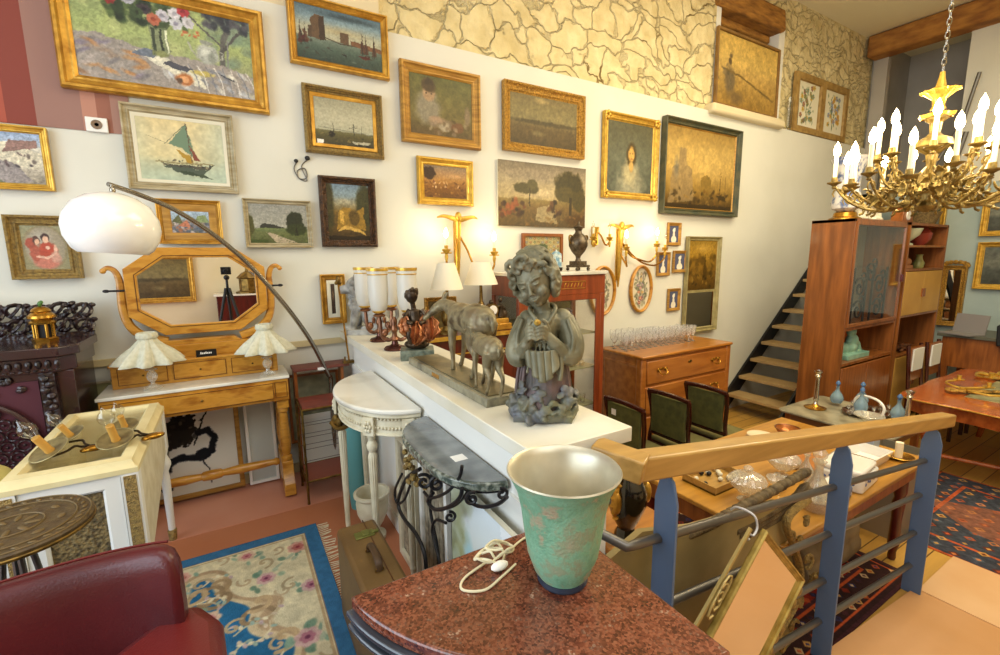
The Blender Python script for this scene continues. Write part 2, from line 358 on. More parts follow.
# ------------------------------------------------------------------ frames
PROF={'plain':lambda w,d:[(0,0),(0,d*.7),(w*.12,d),(w*.3,d),(w*.42,d*.72),(w*.7,d*.5),(w*.82,d*.55),(w,d*.35),(w,0)],
 'scoop':lambda w,d:[(0,0),(0,d),(w*.1,d*1.05),(w*.22,d),(w*.38,d*.62),(w*.6,d*.5),(w*.72,d*.62),(w*.8,d*.6),(w*.88,d*.4),(w,d*.3),(w,0)],
 'flat':lambda w,d:[(0,0),(0,d),(w*.06,d*1.05),(w*.9,d*1.0),(w,d*.7),(w,0)],
 'step':lambda w,d:[(0,0),(0,d*.6),(w*.08,d*.75),(w*.3,d),(w*.42,d*.9),(w*.45,d*.6),(w*.62,d*.65),(w*.66,d*.35),(w*.9,d*.35),(w,d*.2),(w,0)]}
FW=1.3
def pic(name,label,Q,w,d,fm,kind,paint,Y=3.56,nx=130,liner=None,lw=0,seed=1,orn=None,group=None,tilt=0,canv='canvas',cat_='painting'):
    (tl,tr,br,bl)=Q
    x0=(BY(*tl,Y).x+BY(*bl,Y).x)/2; x1=(BY(*tr,Y).x+BY(*br,Y).x)/2
    z1=(BY(*tl,Y).z+BY(*tr,Y).z)/2; z0=(BY(*bl,Y).z+BY(*br,Y).z)/2
    W=x1-x0;H=z1-z0; w*=FW; t=thing(name,label,cat_,((x0+x1)/2,3.59 if w else 3.598,z0),group=group,rot=(tilt,0,0))
    if w:
        obj('frame',MB().frame(-W/2,W/2,0,H,PROF[kind](w,d)),fm,t,sharp=25)
        if orn:
            mo=MB()
            for sx in(-1,1):
                for z in(w*.5,H-w*.5):
                    for q in range(5):
                        a=q*1.26; mo.ell((sx*(W/2-w*.5)+w*.38*cos(a),-d*.85,z+w*.38*sin(a)),(w*.28,w*.22,w*.28),8)
            obj('corner_ornament',mo,fm,t)
    iw=w
    if liner:
        obj('liner',MB().frame(-W/2+w*.98,W/2-w*.98,w*.98,H-w*.98,[(0,0),(0,d*.4),(lw*.15,d*.45),(lw*.9,d*.3),(lw,d*.2),(lw,0)]),liner,t); iw=w+lw
    p=Paint(W-2*iw+.004,H-2*iw+.004,nx,seed=seed); paint(p); c=p.mesh('canvas',M[canv],t)
    c.location=(0,-d*.28 if w else -.025,iw-.002)
    if not w:
        obj('stretcher',MB().box(-W/2,W/2,-.0245,.0,0,H),M['linen'],t)
    return t
def sky_land(p,sky,hor,land): p.grad([(0,land[0]),(hor,land[1]),(hor+.001,sky[1]),(1,sky[0])])
def p_still(p):
    p.grad([(0,'8e8a78'),(.35,'8f9468'),(.6,'98a468'),(1,'7f8c5c')])
    p.dabs(50,.0,1,.4,1,['aab472','98a462','8a9a64','b6bc80','94a26c'],.12,.5)
    p.dabs(16,.74,1,.4,1,['7c8a78','6a7a68','748a74'],.12,.6)
    p.line([(.8,.3),(.82,.7),(.9,1)],.04,'5c5a54').line([(.82,.62),(.7,.8),(.6,1)],.013,'55524c').line([(.81,.55),(.93,.85)],.022,'4e4c48').line([(.835,.3),(.85,.7)],.012,'7c7c78')
    p.dabs(26,.7,1,.84,1.02,['2e3038','3a3c44','4c4a50'],.06,.9)
    p.poly([(0,0),(0,.5),(.12,.52),(.3,.46),(.5,.42),(.8,.38),(1,.3),(1,0)],'948c84',rough=.04)
    for k in range(26): u,v=p.rg.uniform(0,.36),p.rg.uniform(.05,.44); p.blob(u,v,.06,.035,['8e7c6c','b07c48','6e6a6c','b88c5c','7d7484','946e4e','a89c94'][k%7],.7,0,.8,p.rg.uniform(-.9,.9))
    for k in range(26): u,v=p.rg.uniform(.45,1),p.rg.uniform(.02,.3); p.blob(u,v,.05,.03,['c9c8c2','a6a9ae','8c9098','d8d5c8','7b7e86','b8b49c','c4c8cc'][k%7],.7,0,.8,p.rg.uniform(-1.2,-.2))
    p.poly([(.3,.42),(.48,.36),(.66,.2),(.7,.06),(.6,.1),(.42,.26)],'ccc8b4',rough=.02).poly([(.5,.34),(.63,.28),(.58,.23),(.45,.29)],'4a4a52').poly([(.36,.45),(.44,.4),(.4,.34),(.28,.36)],'68707c')
    p.blob(.57,.14,.06,.09,'a86838',.3).blob(.565,.14,.035,.05,'cc9464',.3).blob(.54,.11,.02,.05,'5c4434',.4).blob(.68,.25,.08,.04,'b8a85c',.35).blob(.83,.24,.07,.012,'3a3c44',.4,0,1,-.4)
    for k in range(9): p.line([(.6+.05*k,.34),(.64+.05*k,.2),(.66+.05*k,.0)],.009,['6b6e78','dcd8cc'][k%2],.7)
    p.rect(.4,.5,.38,.72,'7a8260',rough=.02).rect(.41,.43,.38,.7,'3c4434').rect(.455,.47,.4,.7,'2e3628').rect(.485,.495,.42,.7,'d0d4b4').blob(.45,.4,.055,.05,'7f8454',.4).poly([(.4,.72),(.38,.8),(.52,.8),(.5,.72)],'5c6448')
    p.dabs(40,.18,.62,.72,.98,['2c3a24','3a4a2c','1e2a1c','4c5c34'],.07,.9)
    for u,v,c,c2 in[(.2,.95,'7c2824','5c1c1c'),(.3,.98,'9a9aa2','6e6e7a'),(.38,.9,'3a3236','221c22'),(.48,.86,'b8b4bc','8a8894'),(.55,.92,'c8c4c8','9c98a0'),(.43,.8,'b0644a','8c3e2a'),(.6,.96,'a8383c','80242a'),(.62,.84,'c0bcc0','a09c9c'),(.55,.8,'bcbcc0','8c8898'),(.34,.84,'3c4c30','2a3622')]: p.flower(u,v,.075,c,c2,7)
    p.dabs(12,.58,.7,.66,.76,['b4603c','c87850'],.022); p.blob(.72,.5,.075,.14,'a4a69c',.25).blob(.705,.53,.035,.08,'c0c2b6',.6).blob(.745,.46,.03,.09,'84887c',.6).line([(.66,.44),(.63,.52),(.615,.6)],.014,'a1a28e').line([(.79,.56),(.82,.54),(.81,.46),(.78,.44)],.01,'94968a').blob(.72,.645,.045,.03,'8a8c80',.3)
    p.grain(.14,26)
def p_sail(p):
    p.grad([(0,'a9b8a4'),(.22,'b6b898'),(.4,'cdbf90'),(.7,'cfc093'),(1,'d2bf8c')]).mix((p.U-.6)*1.6,'a4b8ae',.8).mix((.2-p.U)*3,'b4b79a',.8).mix((.35-p.V)*3,'b0b89a',.4).grain(.08,8)
    p.poly([(.56,.95),(.34,.6),(.5,.55),(.6,.42),(.66,.38)],'6c8268').poly([(.57,.9),(.6,.6),(.7,.34),(.62,.35)],'7e4434').poly([(.42,.52),(.55,.3),(.62,.32),(.58,.44)],'a8842c')
    p.line([(.565,.97),(.6,.3)],.007,'564636').line([(.1,.72),(.4,.58)],.004,'8c8468').line([(.56,.95),(.3,.6)],.006,'57604c')
    p.poly([(.2,.33),(.28,.28),(.8,.26),(.88,.31),(.8,.2),(.3,.22)],'4c4a3e',rough=.02).poly([(.25,.24),(.8,.2),(.72,.12),(.5,.1)],'4a5446',rough=.03).poly([(.4,.17),(.7,.13),(.85,.06),(.55,.1)],'35402e',.9,rough=.03)
    p.dabs(30,.25,.82,.24,.34,['3c3a34','8e8668','2c2c28','6b5c44'],.02); p.line([(.18,.3),(.85,.3)],.012,'8a7e54')
def p_village(p):
    p.grad([(0,'8b8270'),(.3,'b4aa98'),(.7,'c6bfae'),(.8,'a4b0c0'),(1,'8fa2be')]); p.poly([(.0,.7),(.6,.82),(1,.6),(1,.3),(0,.3)],'c9c0a8').poly([(.5,.6),(.95,.72),(.95,.86),(.6,.84)],'8b6c62').poly([(0,.78),(.45,.8),(.5,.72),(0,.68)],'7a6a72')
    p.poly([(.0,0),(.5,0),(.1,.35),(0,.3)],'727458').poly([(.15,.3),(.35,.45),(.6,.42),(.85,.05),(.5,0)],'8d8480').dabs(12,.3,.9,.25,.6,['5c4a4a','423a40','6e6058'],.03,.9,1.8).grain(.2,18)
def p_family(p):
    p.grad([(0,'8c8460'),(1,'8e8a68')]).blob(.5,.5,.5,.52,'8a7e5c',.02).blob(.5,.5,.46,.48,'968a72',.1).blob(.45,.7,.3,.25,'a8a090',.8)
    p.blob(.55,.42,.24,.24,'a8442c',.25,.3).blob(.5,.16,.32,.16,'b8705c',.35,.3).blob(.26,.4,.13,.26,'a4543e',.3,.3).blob(.7,.28,.14,.16,'c0907c',.4,.2).blob(.2,.6,.13,.13,'9c4a34',.25,.3).line([(.3,.3),(.5,.26),(.66,.34)],.03,'d4a890')
    p.blob(.52,.72,.1,.12,'3c2620',.25).blob(.52,.68,.07,.09,'d8ae90',.25).blob(.32,.66,.09,.11,'56382c',.25).blob(.33,.63,.06,.075,'d4a88a',.25).blob(.72,.45,.05,.14,'d4a890',.35).blob(.56,.5,.06,.05,'d8b098',.4).grain(.1,20)
def p_smallland(p):
    p.grad([(0,'50565c'),(.35,'7c7a80'),(.5,'8a7a6c'),(.62,'90a0a8'),(1,'a2b4c4')]); p.dabs(60,0,1,.0,.5,['4c545c','8d8f92','a06a4c','c0b0a4','5c6470','6c6c50'],.09,.8); p.poly([(0,.5),(.2,.85),(.3,.4)],'5c5e3c').poly([(.6,.5),(.7,.8),(.9,.85),(1,.5)],'7d8c60'); p.poly([(.15,.3),(.4,.6),(.5,.25)],'b07054').grain(.2,14)
def p_road(p):
    p.grad([(0,'4d5230'),(.28,'656a40'),(.36,'5d6a44'),(.37,'9c9a8c'),(1,'8c8c84')]).poly([(.15,.36),(.22,.5),(.45,.48),(.62,.38)],'34342c',rough=.03).rect(.1,.7,.34,.39,'6a7448')
    p.blob(.78,.55,.16,.28,'2c3020',.1,.35).blob(.8,.36,.2,.18,'33391e',.2,.3).poly([(.76,.2),(.8,.5),(.83,.2)],'26261a').blob(.0,.45,.1,.3,'4d4c28',.2,.3)
    p.poly([(.28,.28),(.36,.27),(.8,.02),(.45,.0)],'a99a80').rect(0,.3,0,.1,'3e4a22').dabs(30,0,1,.02,.26,['3d4a20','56602e','6e7440'],.05,.5,.5).grain(.14,20)
def p_ravine(p):
    p.grad([(0,'3c2c14'),(.5,'6c5424'),(.65,'8c8468'),(.8,'7c8c90'),(1,'6c8090')]).blob(.9,.6,.25,.5,'3b3a20',.3,.3).blob(.0,.6,.18,.6,'3c381e',.3,.3).poly([(.2,.2),(.28,.55),(.5,.6),(.6,.5),(.85,.6),(.9,.2)],'8c6c28',rough=.05).poly([(.28,.3),(.3,.55),(.4,.5),(.36,.28)],'c49a44')
    p.blob(.62,.4,.16,.16,'55421c',.3,.4).poly([(.2,.16),(.5,.2),(.9,.08),(.85,.16),(.4,.28)],'c29c4c').rect(0,1,0,.07,'241a0c').blob(.4,.7,.25,.06,'a49c80',.8).grain(.2,18)
def p_harbour(p):
    p.grad([(0,'2e3a30'),(.25,'46564a'),(.42,'6c786a'),(.43,'a8a488'),(.6,'a6a894'),(.8,'748a92'),(1,'4e6470')]).blob(.5,.62,.5,.12,'a8966c',.9,.2,.7).blob(.6,.9,.5,.08,'2f3d44',.8,.4,.8)
    p.poly([(.16,.42),(.17,.78),(.22,.86),(.32,.84),(.33,.4)],'5c4630').poly([(.26,.4),(.26,.83),(.32,.84),(.33,.4)],'3c2e22').poly([(.14,.42),(.14,.62),(.18,.64),(.18,.42)],'4e3c2c').poly([(.5,.42),(.5,.62),(.6,.62),(.6,.4)],'5c4834').line([(.32,.46),(.5,.4),(1,.42)],.012,'3e3428').poly([(.62,.42),(.62,.5),(1,.46),(1,.36)],'6e4c34',rough=.03)
    for u in(.05,.1,.76,.8,.9): p.poly([(u-.03,.3),(u,.62),(u+.035,.3)],'4a3024',.9).line([(u,.25),(u,.68)],.006,'2c2018')
    p.poly([(.7,.24),(.78,.18),(.86,.22),(.84,.28)],'4c2018').poly([(.5,.2),(.56,.17),(.56,.22)],'1e1a18').dabs(40,0,1,.02,.36,['26332e','4c5c52','5e6c5e','3a2c24'],.05,.6,.3).dabs(14,.0,.2,.3,.5,['4c1e18','2c2620','5a3a28'],.04,.8).grain(.12,20)
def p_marsh(p):
    p.grad([(0,'3a3420'),(.22,'56502c'),(.3,'6a6440'),(.31,'a4a288'),(.6,'b0ab90'),(1,'949076')]).line([(.05,.36),(.95,.3)],.01,'7c7c68').blob(.27,.22,.06,.07,'1e1a12',.3).line([(.3,.2),(.3,.5)],.006,'3a3426').line([(.65,.25),(.65,.5)],.008,'3c382c').line([(.58,.4),(.72,.44)],.006,'3c382c').line([(.78,.25),(.8,.48)],.005,'4a4636').poly([(.6,.1),(.95,.12),(.9,.06),(.66,.05)],'a8a48c').poly([(.65,.06),(.95,.04),(.9,0),(.7,.02)],'17140e').dabs(30,0,1,0,.25,['2e2a18','6a5c30','4a4424','8a7a48'],.05,.6,.4)
    p.rect(.02,.13,.0,.09,'ece8dc').grain(.1,20)
def p_child(p):
    p.grad([(0,'5a482a'),(.3,'6b5f34'),(1,'5c5a2e')]).grain(.12,5).blob(.28,.45,.24,.34,'857c66',.4,.3).blob(.3,.7,.11,.15,'9e8160',.3).blob(.3,.84,.13,.14,'4c3c26',.3,.2).poly([(.22,.84),(.3,.98),(.4,.86)],'443624').blob(.5,.22,.3,.1,'7b6a50',.4,.4).blob(.42,.28,.14,.08,'a08468',.5,.3).blob(.55,.16,.12,.07,'9c9078',.4,.3).blob(.75,.18,.12,.1,'6c4c30',.3,.3).blob(.92,.4,.06,.2,'7c6a50',.4).dabs(20,.3,.95,.05,.3,['94806c','6c5438','b0a084','4a3820'],.05,.5).blob(.26,.7,.015,.015,'2a1c14').blob(.34,.7,.015,.015,'2a1c14').grain(.1,20)
def p_harvest(p):
    p.grad([(0,'5c3c18'),(.35,'7c5220'),(.55,'a4763c'),(.8,'9c7c58'),(1,'7c6a54')]).blob(.12,.75,.16,.22,'3c2a1c',.2,.4).dabs(50,0,1,0,.5,['5a3818','8c6028','a87c3c','4a2c14'],.08,.6,.5).dabs(16,.2,.8,.3,.5,['c8a070','5c2e1c','e0c090'],.03,.8,2).blob(.7,.7,.3,.1,'b48c5c',.8,.3).grain(.15,20)
def p_moor(p):
    p.grad([(0,'4a3c22'),(.34,'5c4c2c'),(.45,'6c5c38'),(.48,'7c7048'),(.8,'75683f'),(1,'6c5c34')]).blob(.5,.47,.8,.06,'4c4228',.5,.4).blob(.45,.92,.14,.08,'b49c60',.9,.5,.8).blob(.4,.25,.12,.08,'7c6e48',.9,.5).grain(.15,12)
def p_cattle(p):
    p.grad([(0,'4c3c20'),(.3,'6c5428'),(.42,'7c6838'),(.45,'a89468'),(.75,'a09070'),(1,'6e6250')]).blob(.4,.8,.4,.14,'8a7c64',.7,.4).blob(.45,.55,.3,.1,'bca880',.9,.3)
    p.poly([(.4,.1),(.42,.3),(.6,.38),(.62,.3),(.66,.05)],'96845c').blob(.8,.68,.2,.26,'3c3414',.2,.4).blob(.74,.55,.13,.14,'4a401a',.2,.4).blob(.92,.45,.1,.2,'463c18',.2,.4).rect(.8,.83,.2,.5,'2e240e').blob(.3,.6,.15,.1,'4c4424',.2,.4).blob(.36,.66,.07,.09,'524a28',.2,.4).rect(.33,.345,.3,.6,'3a3018')
    p.dabs(26,.0,.3,.16,.4,['3c2410','7c3c20','5a2e18','8c4a28','241a0e'],.05,.85).dabs(10,.56,.7,.15,.42,['3a2410','5c3a1c','241808'],.04,.9,2).blob(.9,.12,.2,.12,'4a3210',.4,.4).dabs(30,0,1,0,.2,['5c4420','3c2c12','7c5c2c'],.05,.6,.5).grain(.14,20)
def p_portrait(p):
    p.grad([(0,'4c5044'),(.5,'626452'),(1,'545038')]).blob(.5,.1,.4,.36,'9c987e',.6,.4,.8).blob(.5,.3,.22,.25,'a69c78',.6,.3).blob(.52,.55,.13,.2,'4a3c20',.3,.2).blob(.52,.56,.085,.13,'c49a50',.3).blob(.52,.38,.06,.1,'bf9a58',.4).blob(.49,.57,.012,.012,'3a2814').blob(.55,.57,.012,.012,'3a2814').line([(.5,.49),(.55,.49)],.008,'8a4c2c').grain(.12,14)
def p_castle(p):
    p.grad([(0,'3c2c10'),(.1,'5c4418'),(.25,'8c6e30'),(.5,'b49450'),(.75,'b49654'),(1,'94763a')]).blob(.5,.55,.5,.25,'c8a860',1,.3,.7).poly([(.05,.05),(.08,.5),(.16,.55),(.18,.75),(.26,.76),(.28,.55),(.36,.5),(.4,.1)],'8c7650',.8,.02).blob(.14,.5,.05,.2,'6e6a5c',.8,0,.7)
    p.poly([(.5,.18),(.5,.4),(.58,.45),(.65,.4),(.66,.16)],'7c6228',.9,.02).dabs(50,.05,.95,.04,.25,['3c2c10','6c4e1c','8c6c30','2a1e0a'],.05,.7,.6).line([(.8,.2),(.8,.5)],.008,'4a3818').line([(.88,.2),(.88,.46)],.006,'4a3818').poly([(.74,.2),(.92,.2),(.88,.13),(.78,.13)],'3a2c10').rect(0,1,0,.05,'34260e').grain(.12,16)
def p_field(p):
    p.grad([(0,'8c6c30'),(.25,'a08040'),(.5,'b69654'),(.65,'c8a85c'),(1,'c4a253')]).grain(.1,8).blob(.2,.35,.1,.24,'6c5c40',.4,.3).blob(.19,.62,.035,.06,'5c4a30',.4).blob(.2,.7,.03,.04,'6e5c3e',.4).blob(.3,.12,.16,.12,'6e5834',.5,.4).line([(.05,.5),(.35,.46),(.95,.22)],.02,'6e5830').dabs(24,.3,.95,.05,.4,['967638','7c5e2c','b08c48'],.06,.5,.4).dabs(8,.0,.2,.3,.6,['5c5038','6c6048'],.05,.7).grain(.12,20)
def p_flowers(p,cols=('8c5a52','6c8a7c','c0a048','7c7c4c')):
    p.grad([(0,'dcd6c0'),(1,'d8d2b8')]); p.line([(.5,.08),(.45,.5),(.5,.9)],.012,'5c6c44').line([(.5,.2),(.3,.6)],.01,'5c6c44').line([(.5,.3),(.72,.7)],.01,'5c6c44')
    for k in range(24):
        u=p.rg.uniform(.2,.8);v=p.rg.uniform(.12,.92); p.flower(u,v,.065,cols[k%len(cols)],'a8843c',5)
    p.dabs(30,.2,.8,.1,.9,['5c7454','6f8460','4c6048'],.025,.8,1.8)
def p_needle(p):
    p.grad([(0,'cdc4ac'),(1,'cec6b0')]); p.dabs(110,.2,.8,.12,.88,['6c6a50','5c6048','8a8a6c','6c6c5c','7c6c64'],.03,.8,2.2)
    for u,v,c in[(.5,.3,'b0605c'),(.4,.42,'b87460'),(.6,.4,'c09858'),(.5,.52,'b07880'),(.38,.6,'7c6484'),(.6,.62,'846c8c'),(.5,.7,'b49c68'),(.45,.2,'94484c'),(.6,.26,'745064'),(.52,.82,'9c8c74')]: p.flower(u,v,.045,c,'d0b47c')
def p_silh(p): p.grad([(0,'4c506c'),(1,'52566c')]).blob(.5,.18,.3,.24,'e0d8c4',.1).blob(.5,.42,.12,.3,'ddd4c0',.1).blob(.5,.72,.15,.13,'e2dac8',.1).blob(.56,.8,.1,.08,'e0d8c4',.1)
def p_trumeau(p): p.grad([(0,'4c3610'),(.4,'6e5018'),(.7,'9c7828'),(1,'8a6c26')]).dabs(40,.0,1,.2,.7,['3c2c0c','5a4214','7c5e20'],.09,.7).blob(.5,.85,.4,.12,'b08c3c',.8,.3).poly([(.5,.2),(.58,.75),(.66,.2)],'4a3610').dabs(14,.1,.9,.05,.3,['2a1e08','8c6c2c'],.04,.7).grain(.15,20)
def p_mosaic(p):
    p.grad([(0,'a49468'),(1,'a89a6c')])
    for i in range(9):
        for j in range(6): p.blob((i+.5)/9,(j+.5)/6,.035,.05,['6c7484','8c6c3c','5c6c50','94543c'][(i*3+j)%4],.2); p.blob((i+.5)/9,(j+.5)/6,.014,.02,'d8c894',.2)
    p.blob(.5,.5,.16,.2,'5c6448',.2,.5).grain(.2,20)
def p_dark(p): p.grad([(0,'3a3c34'),(.4,'4c5048'),(.5,'6a6c60'),(1,'5c6058')]).blob(.5,.35,.35,.12,'3a3a34',.4,.4).grain(.2,8)
def p_ink(p):
    p.grad([(0,'d6d2c2'),(1,'d2d0c6')]).blob(.28,.78,.26,.2,'26221c',.1,.9,sc=20).blob(.42,.9,.14,.12,'1c1a18',.1,1.1,sc=26).line([(.5,.6),(.6,.85),(.68,1)],.012,'1c1c1c')
    p.line([(.16,.12),(.12,.22),(.2,.42),(.35,.46),(.55,.42),(.7,.5),(.74,.66),(.66,.76),(.55,.74)],.05,'14161c').blob(.6,.46,.1,.08,'14161c').blob(.35,.16,.03,.05,'14161c').line([(.58,.4),(.64,.26),(.66,.08)],.012,'26262a').line([(.12,.22),(.08,.1),(.15,.1)],.02,'14161c').blob(.1,.6,.1,.2,'4a4234',.3,.9,sc=18).dabs(20,.05,.5,.6,.95,['3a342a','1e1c1a','5c5444'],.03)
def p_abstract(p):
    p.grad([(0,'a6a06c'),(.2,'b9b79c'),(1,'d3d9da')]).blob(.15,.5,.2,.6,'8a8c5c',.7,.5).blob(.5,.35,.1,.3,'4c88a8',.6,.7,.9).blob(.55,.15,.14,.12,'2c6c9c',.5,.6).blob(.35,.6,.12,.25,'9cc0c4',.7,.6).rect(.85,1,0,1,'e4e6e4').dabs(20,0,.4,.1,1,['a4a478','6c6c44','b8c0b0'],.08,.5)
# ------------------------------------------------------------------ room shell
def stone_mat(name,sc,sx,off=-.285,ck='9c8450'):
    m,nt,b=newmat(name); N=nt.nodes.new; K=nt.links.new; b.inputs['Roughness'].default_value=.9
    tc=N('ShaderNodeTexCoord'); no=N('ShaderNodeTexNoise'); no.inputs['Scale'].default_value=2.5; no.inputs['Detail'].default_value=8; K(tc.outputs['Object'],no.inputs['Vector'])
    ad=N('ShaderNodeMixRGB'); ad.blend_type='ADD'; ad.inputs[0].default_value=.7; K(tc.outputs['Object'],ad.inputs[1]); K(no.outputs['Color'],ad.inputs[2])
    mp=N('ShaderNodeMapping'); mp.inputs['Scale'].default_value=(sx,sx,1.5); K(ad.outputs[0],mp.inputs['Vector'])
    v=N('ShaderNodeTexVoronoi'); v.feature='DISTANCE_TO_EDGE'; v.inputs['Scale'].default_value=sc; K(mp.outputs[0],v.inputs['Vector'])
    v2=N('ShaderNodeTexVoronoi'); v2.inputs['Scale'].default_value=sc; K(mp.outputs[0],v2.inputs['Vector'])
    n3=N('ShaderNodeTexNoise'); n3.inputs['Scale'].default_value=7; n3.inputs['Detail'].default_value=8; K(tc.outputs['Object'],n3.inputs['Vector'])
    r=N('ShaderNodeValToRGB'); e=r.color_ramp.elements; e[0].position=.3; e[0].color=lin('c8b582'); e[1].position=.7; e[1].color=lin('e4d5a6'); K(n3.outputs['Fac'],r.inputs['Fac'])
    n4=N('ShaderNodeTexNoise'); n4.inputs['Scale'].default_value=2.2; n4.inputs['Detail'].default_value=4; K(tc.outputs['Object'],n4.inputs['Vector']); gate=N('ShaderNodeMath'); gate.operation='MULTIPLY_ADD'; K(n4.outputs['Fac'],gate.inputs[0]); gate.inputs[1].default_value=.5; gate.inputs[2].default_value=off
    lt=N('ShaderNodeMath'); lt.operation='LESS_THAN'; K(v.outputs['Distance'],lt.inputs[0]); K(gate.outputs[0],lt.inputs[1])
    mx=N('ShaderNodeMixRGB'); mx.inputs[2].default_value=lin(ck); K(lt.outputs[0],mx.inputs[0]); K(r.outputs[0],mx.inputs[1]); K(mx.outputs[0],b.inputs['Base Color'])
    mr=N('ShaderNodeMapRange'); mr.inputs[1].default_value=0; mr.inputs[2].default_value=.05; K(v.outputs['Distance'],mr.inputs[0])
    am=N('ShaderNodeMath'); am.operation='MULTIPLY_ADD'; K(n3.outputs['Fac'],am.inputs[0]); am.inputs[1].default_value=2.4; K(mr.outputs[0],am.inputs[2])
    bm=N('ShaderNodeBump'); bm.inputs['Strength'].default_value=1; bm.inputs['Distance'].default_value=.022; K(am.outputs[0],bm.inputs['Height']); K(bm.outputs[0],b.inputs['Normal']); return m
M['stone']=stone_mat('rubble_stone',3.6,.8); M['stone2']=stone_mat('coursed_stone',7,.55,-.32,'b8a474')
def wallpaper():
    m,nt,b=newmat('striped_wallpaper'); N=nt.nodes.new; K=nt.links.new; b.inputs['Roughness'].default_value=.85
    tc=N('ShaderNodeTexCoord'); sp=N('ShaderNodeSeparateXYZ'); K(tc.outputs['Object'],sp.inputs[0]); mr=N('ShaderNodeMapRange'); mr.inputs[1].default_value=-3; mr.inputs[2].default_value=-.2; K(sp.outputs['X'],mr.inputs[0])
    r=N('ShaderNodeValToRGB'); r.color_ramp.interpolation='CONSTANT'; E=r.color_ramp.elements; K(mr.outputs[0],r.inputs['Fac'])
    st=[(-3,'9a6a5c'),(-1.6,'84443a'),(-1.25,'9d7468'),(-1.07,'a2513f'),(-.965,'823f34'),(-.845,'957065'),(-.64,'b3806c'),(-.575,'94604e'),(-.51,'a37a6a'),(-.3,'c8b8a0')]
    E[0].position=0; E[0].color=lin(st[0][1]); E[1].position=(st[1][0]+3)/2.8; E[1].color=lin(st[1][1])
    for x,c in st[2:]: q=E.new((x+3)/2.8); q.color=lin(c)
    K(r.outputs[0],b.inputs['Base Color']); return m
def plank_mat(name,c1,c2,sx,sy,gap='5c3c14'):
    m,nt,b=newmat(name); N=nt.nodes.new; K=nt.links.new; b.inputs['Roughness'].default_value=.35
    tc=N('ShaderNodeTexCoord'); br=N('ShaderNodeTexBrick'); br.inputs['Scale'].default_value=1; br.inputs['Brick Width'].default_value=sx; br.inputs['Row Height'].default_value=sy; br.inputs['Mortar Size'].default_value=.004
    br.inputs['Color1'].default_value=lin(c1); br.inputs['Color2'].default_value=lin(c2); br.inputs['Mortar'].default_value=lin(gap); K(tc.outputs['Object'],br.inputs['Vector'])
    mp=N('ShaderNodeMapping'); mp.inputs['Scale'].default_value=(1,12,1); K(tc.outputs['Object'],mp.inputs[0]); n=N('ShaderNodeTexNoise'); n.inputs['Scale'].default_value=3; n.inputs['Detail'].default_value=5; K(mp.outputs[0],n.inputs['Vector'])
    mx=N('ShaderNodeMixRGB'); mx.blend_type='MULTIPLY'; mx.inputs[0].default_value=.35; K(br.outputs['Color'],mx.inputs[1]); K(n.outputs['Fac'],mx.inputs[2]); K(mx.outputs[0],b.inputs['Base Color']); return m
M['planks']=plank_mat('oak_floorboards','cfa04c','bd8c3c',1.4,.14)
M['terracotta']=mat('terracotta_painted_floor','b06a46',.42,c2='bb7a58',scale=1.1,detail=5,lo=.3,hi=.7,bump=.05,bscale=20)
M['ramp']=mat('ochre_painted_concrete','bb8a58',.5,c2='c4966a',scale=1.3,detail=5,bump=.06,bscale=25)
M['slab']=mat('pale_ochre_concrete','c99c6c',.5,c2='d0a87c',scale=2)
M['ceil']=mat('cream_ceiling','e2d9b8',.9)
M['bluewall']=mat('grey_blue_wall','a7b6b4',.85,c2='9aaaa8',scale=2)
M['greywall']=mat('grey_recess_plaster','b4aea4',.85,c2='a09a90',scale=1)
struct('wall_back',MB().box(-3,9.6,3.6,3.9,-.5,3.27),M['plaster'])
struct('wall_back_upper',MB().box(-.42,1.12,3.6,3.9,3.27,4.9),M['cream'])
struct('wall_wallpaper',MB().box(-3,-.42,3.594,3.6,2.34,4.9).box(-3,-.42,3.6,3.9,3.27,4.9),wallpaper())
struct('wall_stone',MB().box(1.12,5.12,3.66,4.05,3.27,4.9).box(5.12,6.55,3.66,4.05,3.27,3.34).box(5.12,6.55,3.66,4.05,4.5,4.9),M['stone'])
struct('wall_stone_right',MB().box(6.55,9.6,3.66,4.05,3.27,4.9),M['stone2'])
struct('wall_alcove',MB().box(5.12,6.55,4.05,4.12,3.3,4.9).box(5.12,5.2,3.655,4.05,3.34,4.5).box(6.42,6.55,3.655,4.05,3.34,4.5),M['whitepaint'])
struct('trim_1',MB().box(4.98,6.5,3.52,3.7,3.24,3.35),M['cream'],bevel=.03,disp=('CLOUDS',.1,.03))
struct('trim_2',MB().box(-.9,.74,3.57,3.6,.96,1.0).box(-.9,.74,3.58,3.6,.0,.07),mat('tan_rail','c1b086',.6))
struct('floor_upper',MB().box(-3,.9,-3,3.6,-.12,0).box(.72,.9,-3,.9,-.5,0),M['terracotta'])
struct('floor_upper_shading',MB().box(-3,.745,3.03,3.6,0,.0015),mat('pink_floor_shading','c07e64',.4,c2='c88a70',scale=2))  # paler band along the wall: floor shading put into the colour
struct('floor_lower',MB().box(.9,9.6,-3,3.6,-.6,-.5),M['planks'])
mb=MB(); pts=[(.9,-.5),(3.56,-.5),(3.56,-.49),(.9,-.2)]
mb.prism(pts,-.9,3,RX(PI/2)); struct('floor_ramp',mb,M['ramp'])
struct('floor_slab',MB().box(3.56,4.17,-3,.88,-.5,-.485),M['slab'])
struct('ceiling',MB().box(-3,10.6,-3,4.05,4.9,5),M['ceil'])
struct('wall_right',MB().box(9.0,9.1,-3,3.6,-.5,2.55),M['bluewall'])
struct('wall_right_upper',MB().box(9.0,9.1,-3,2.5,2.55,4.9),M['plaster'])
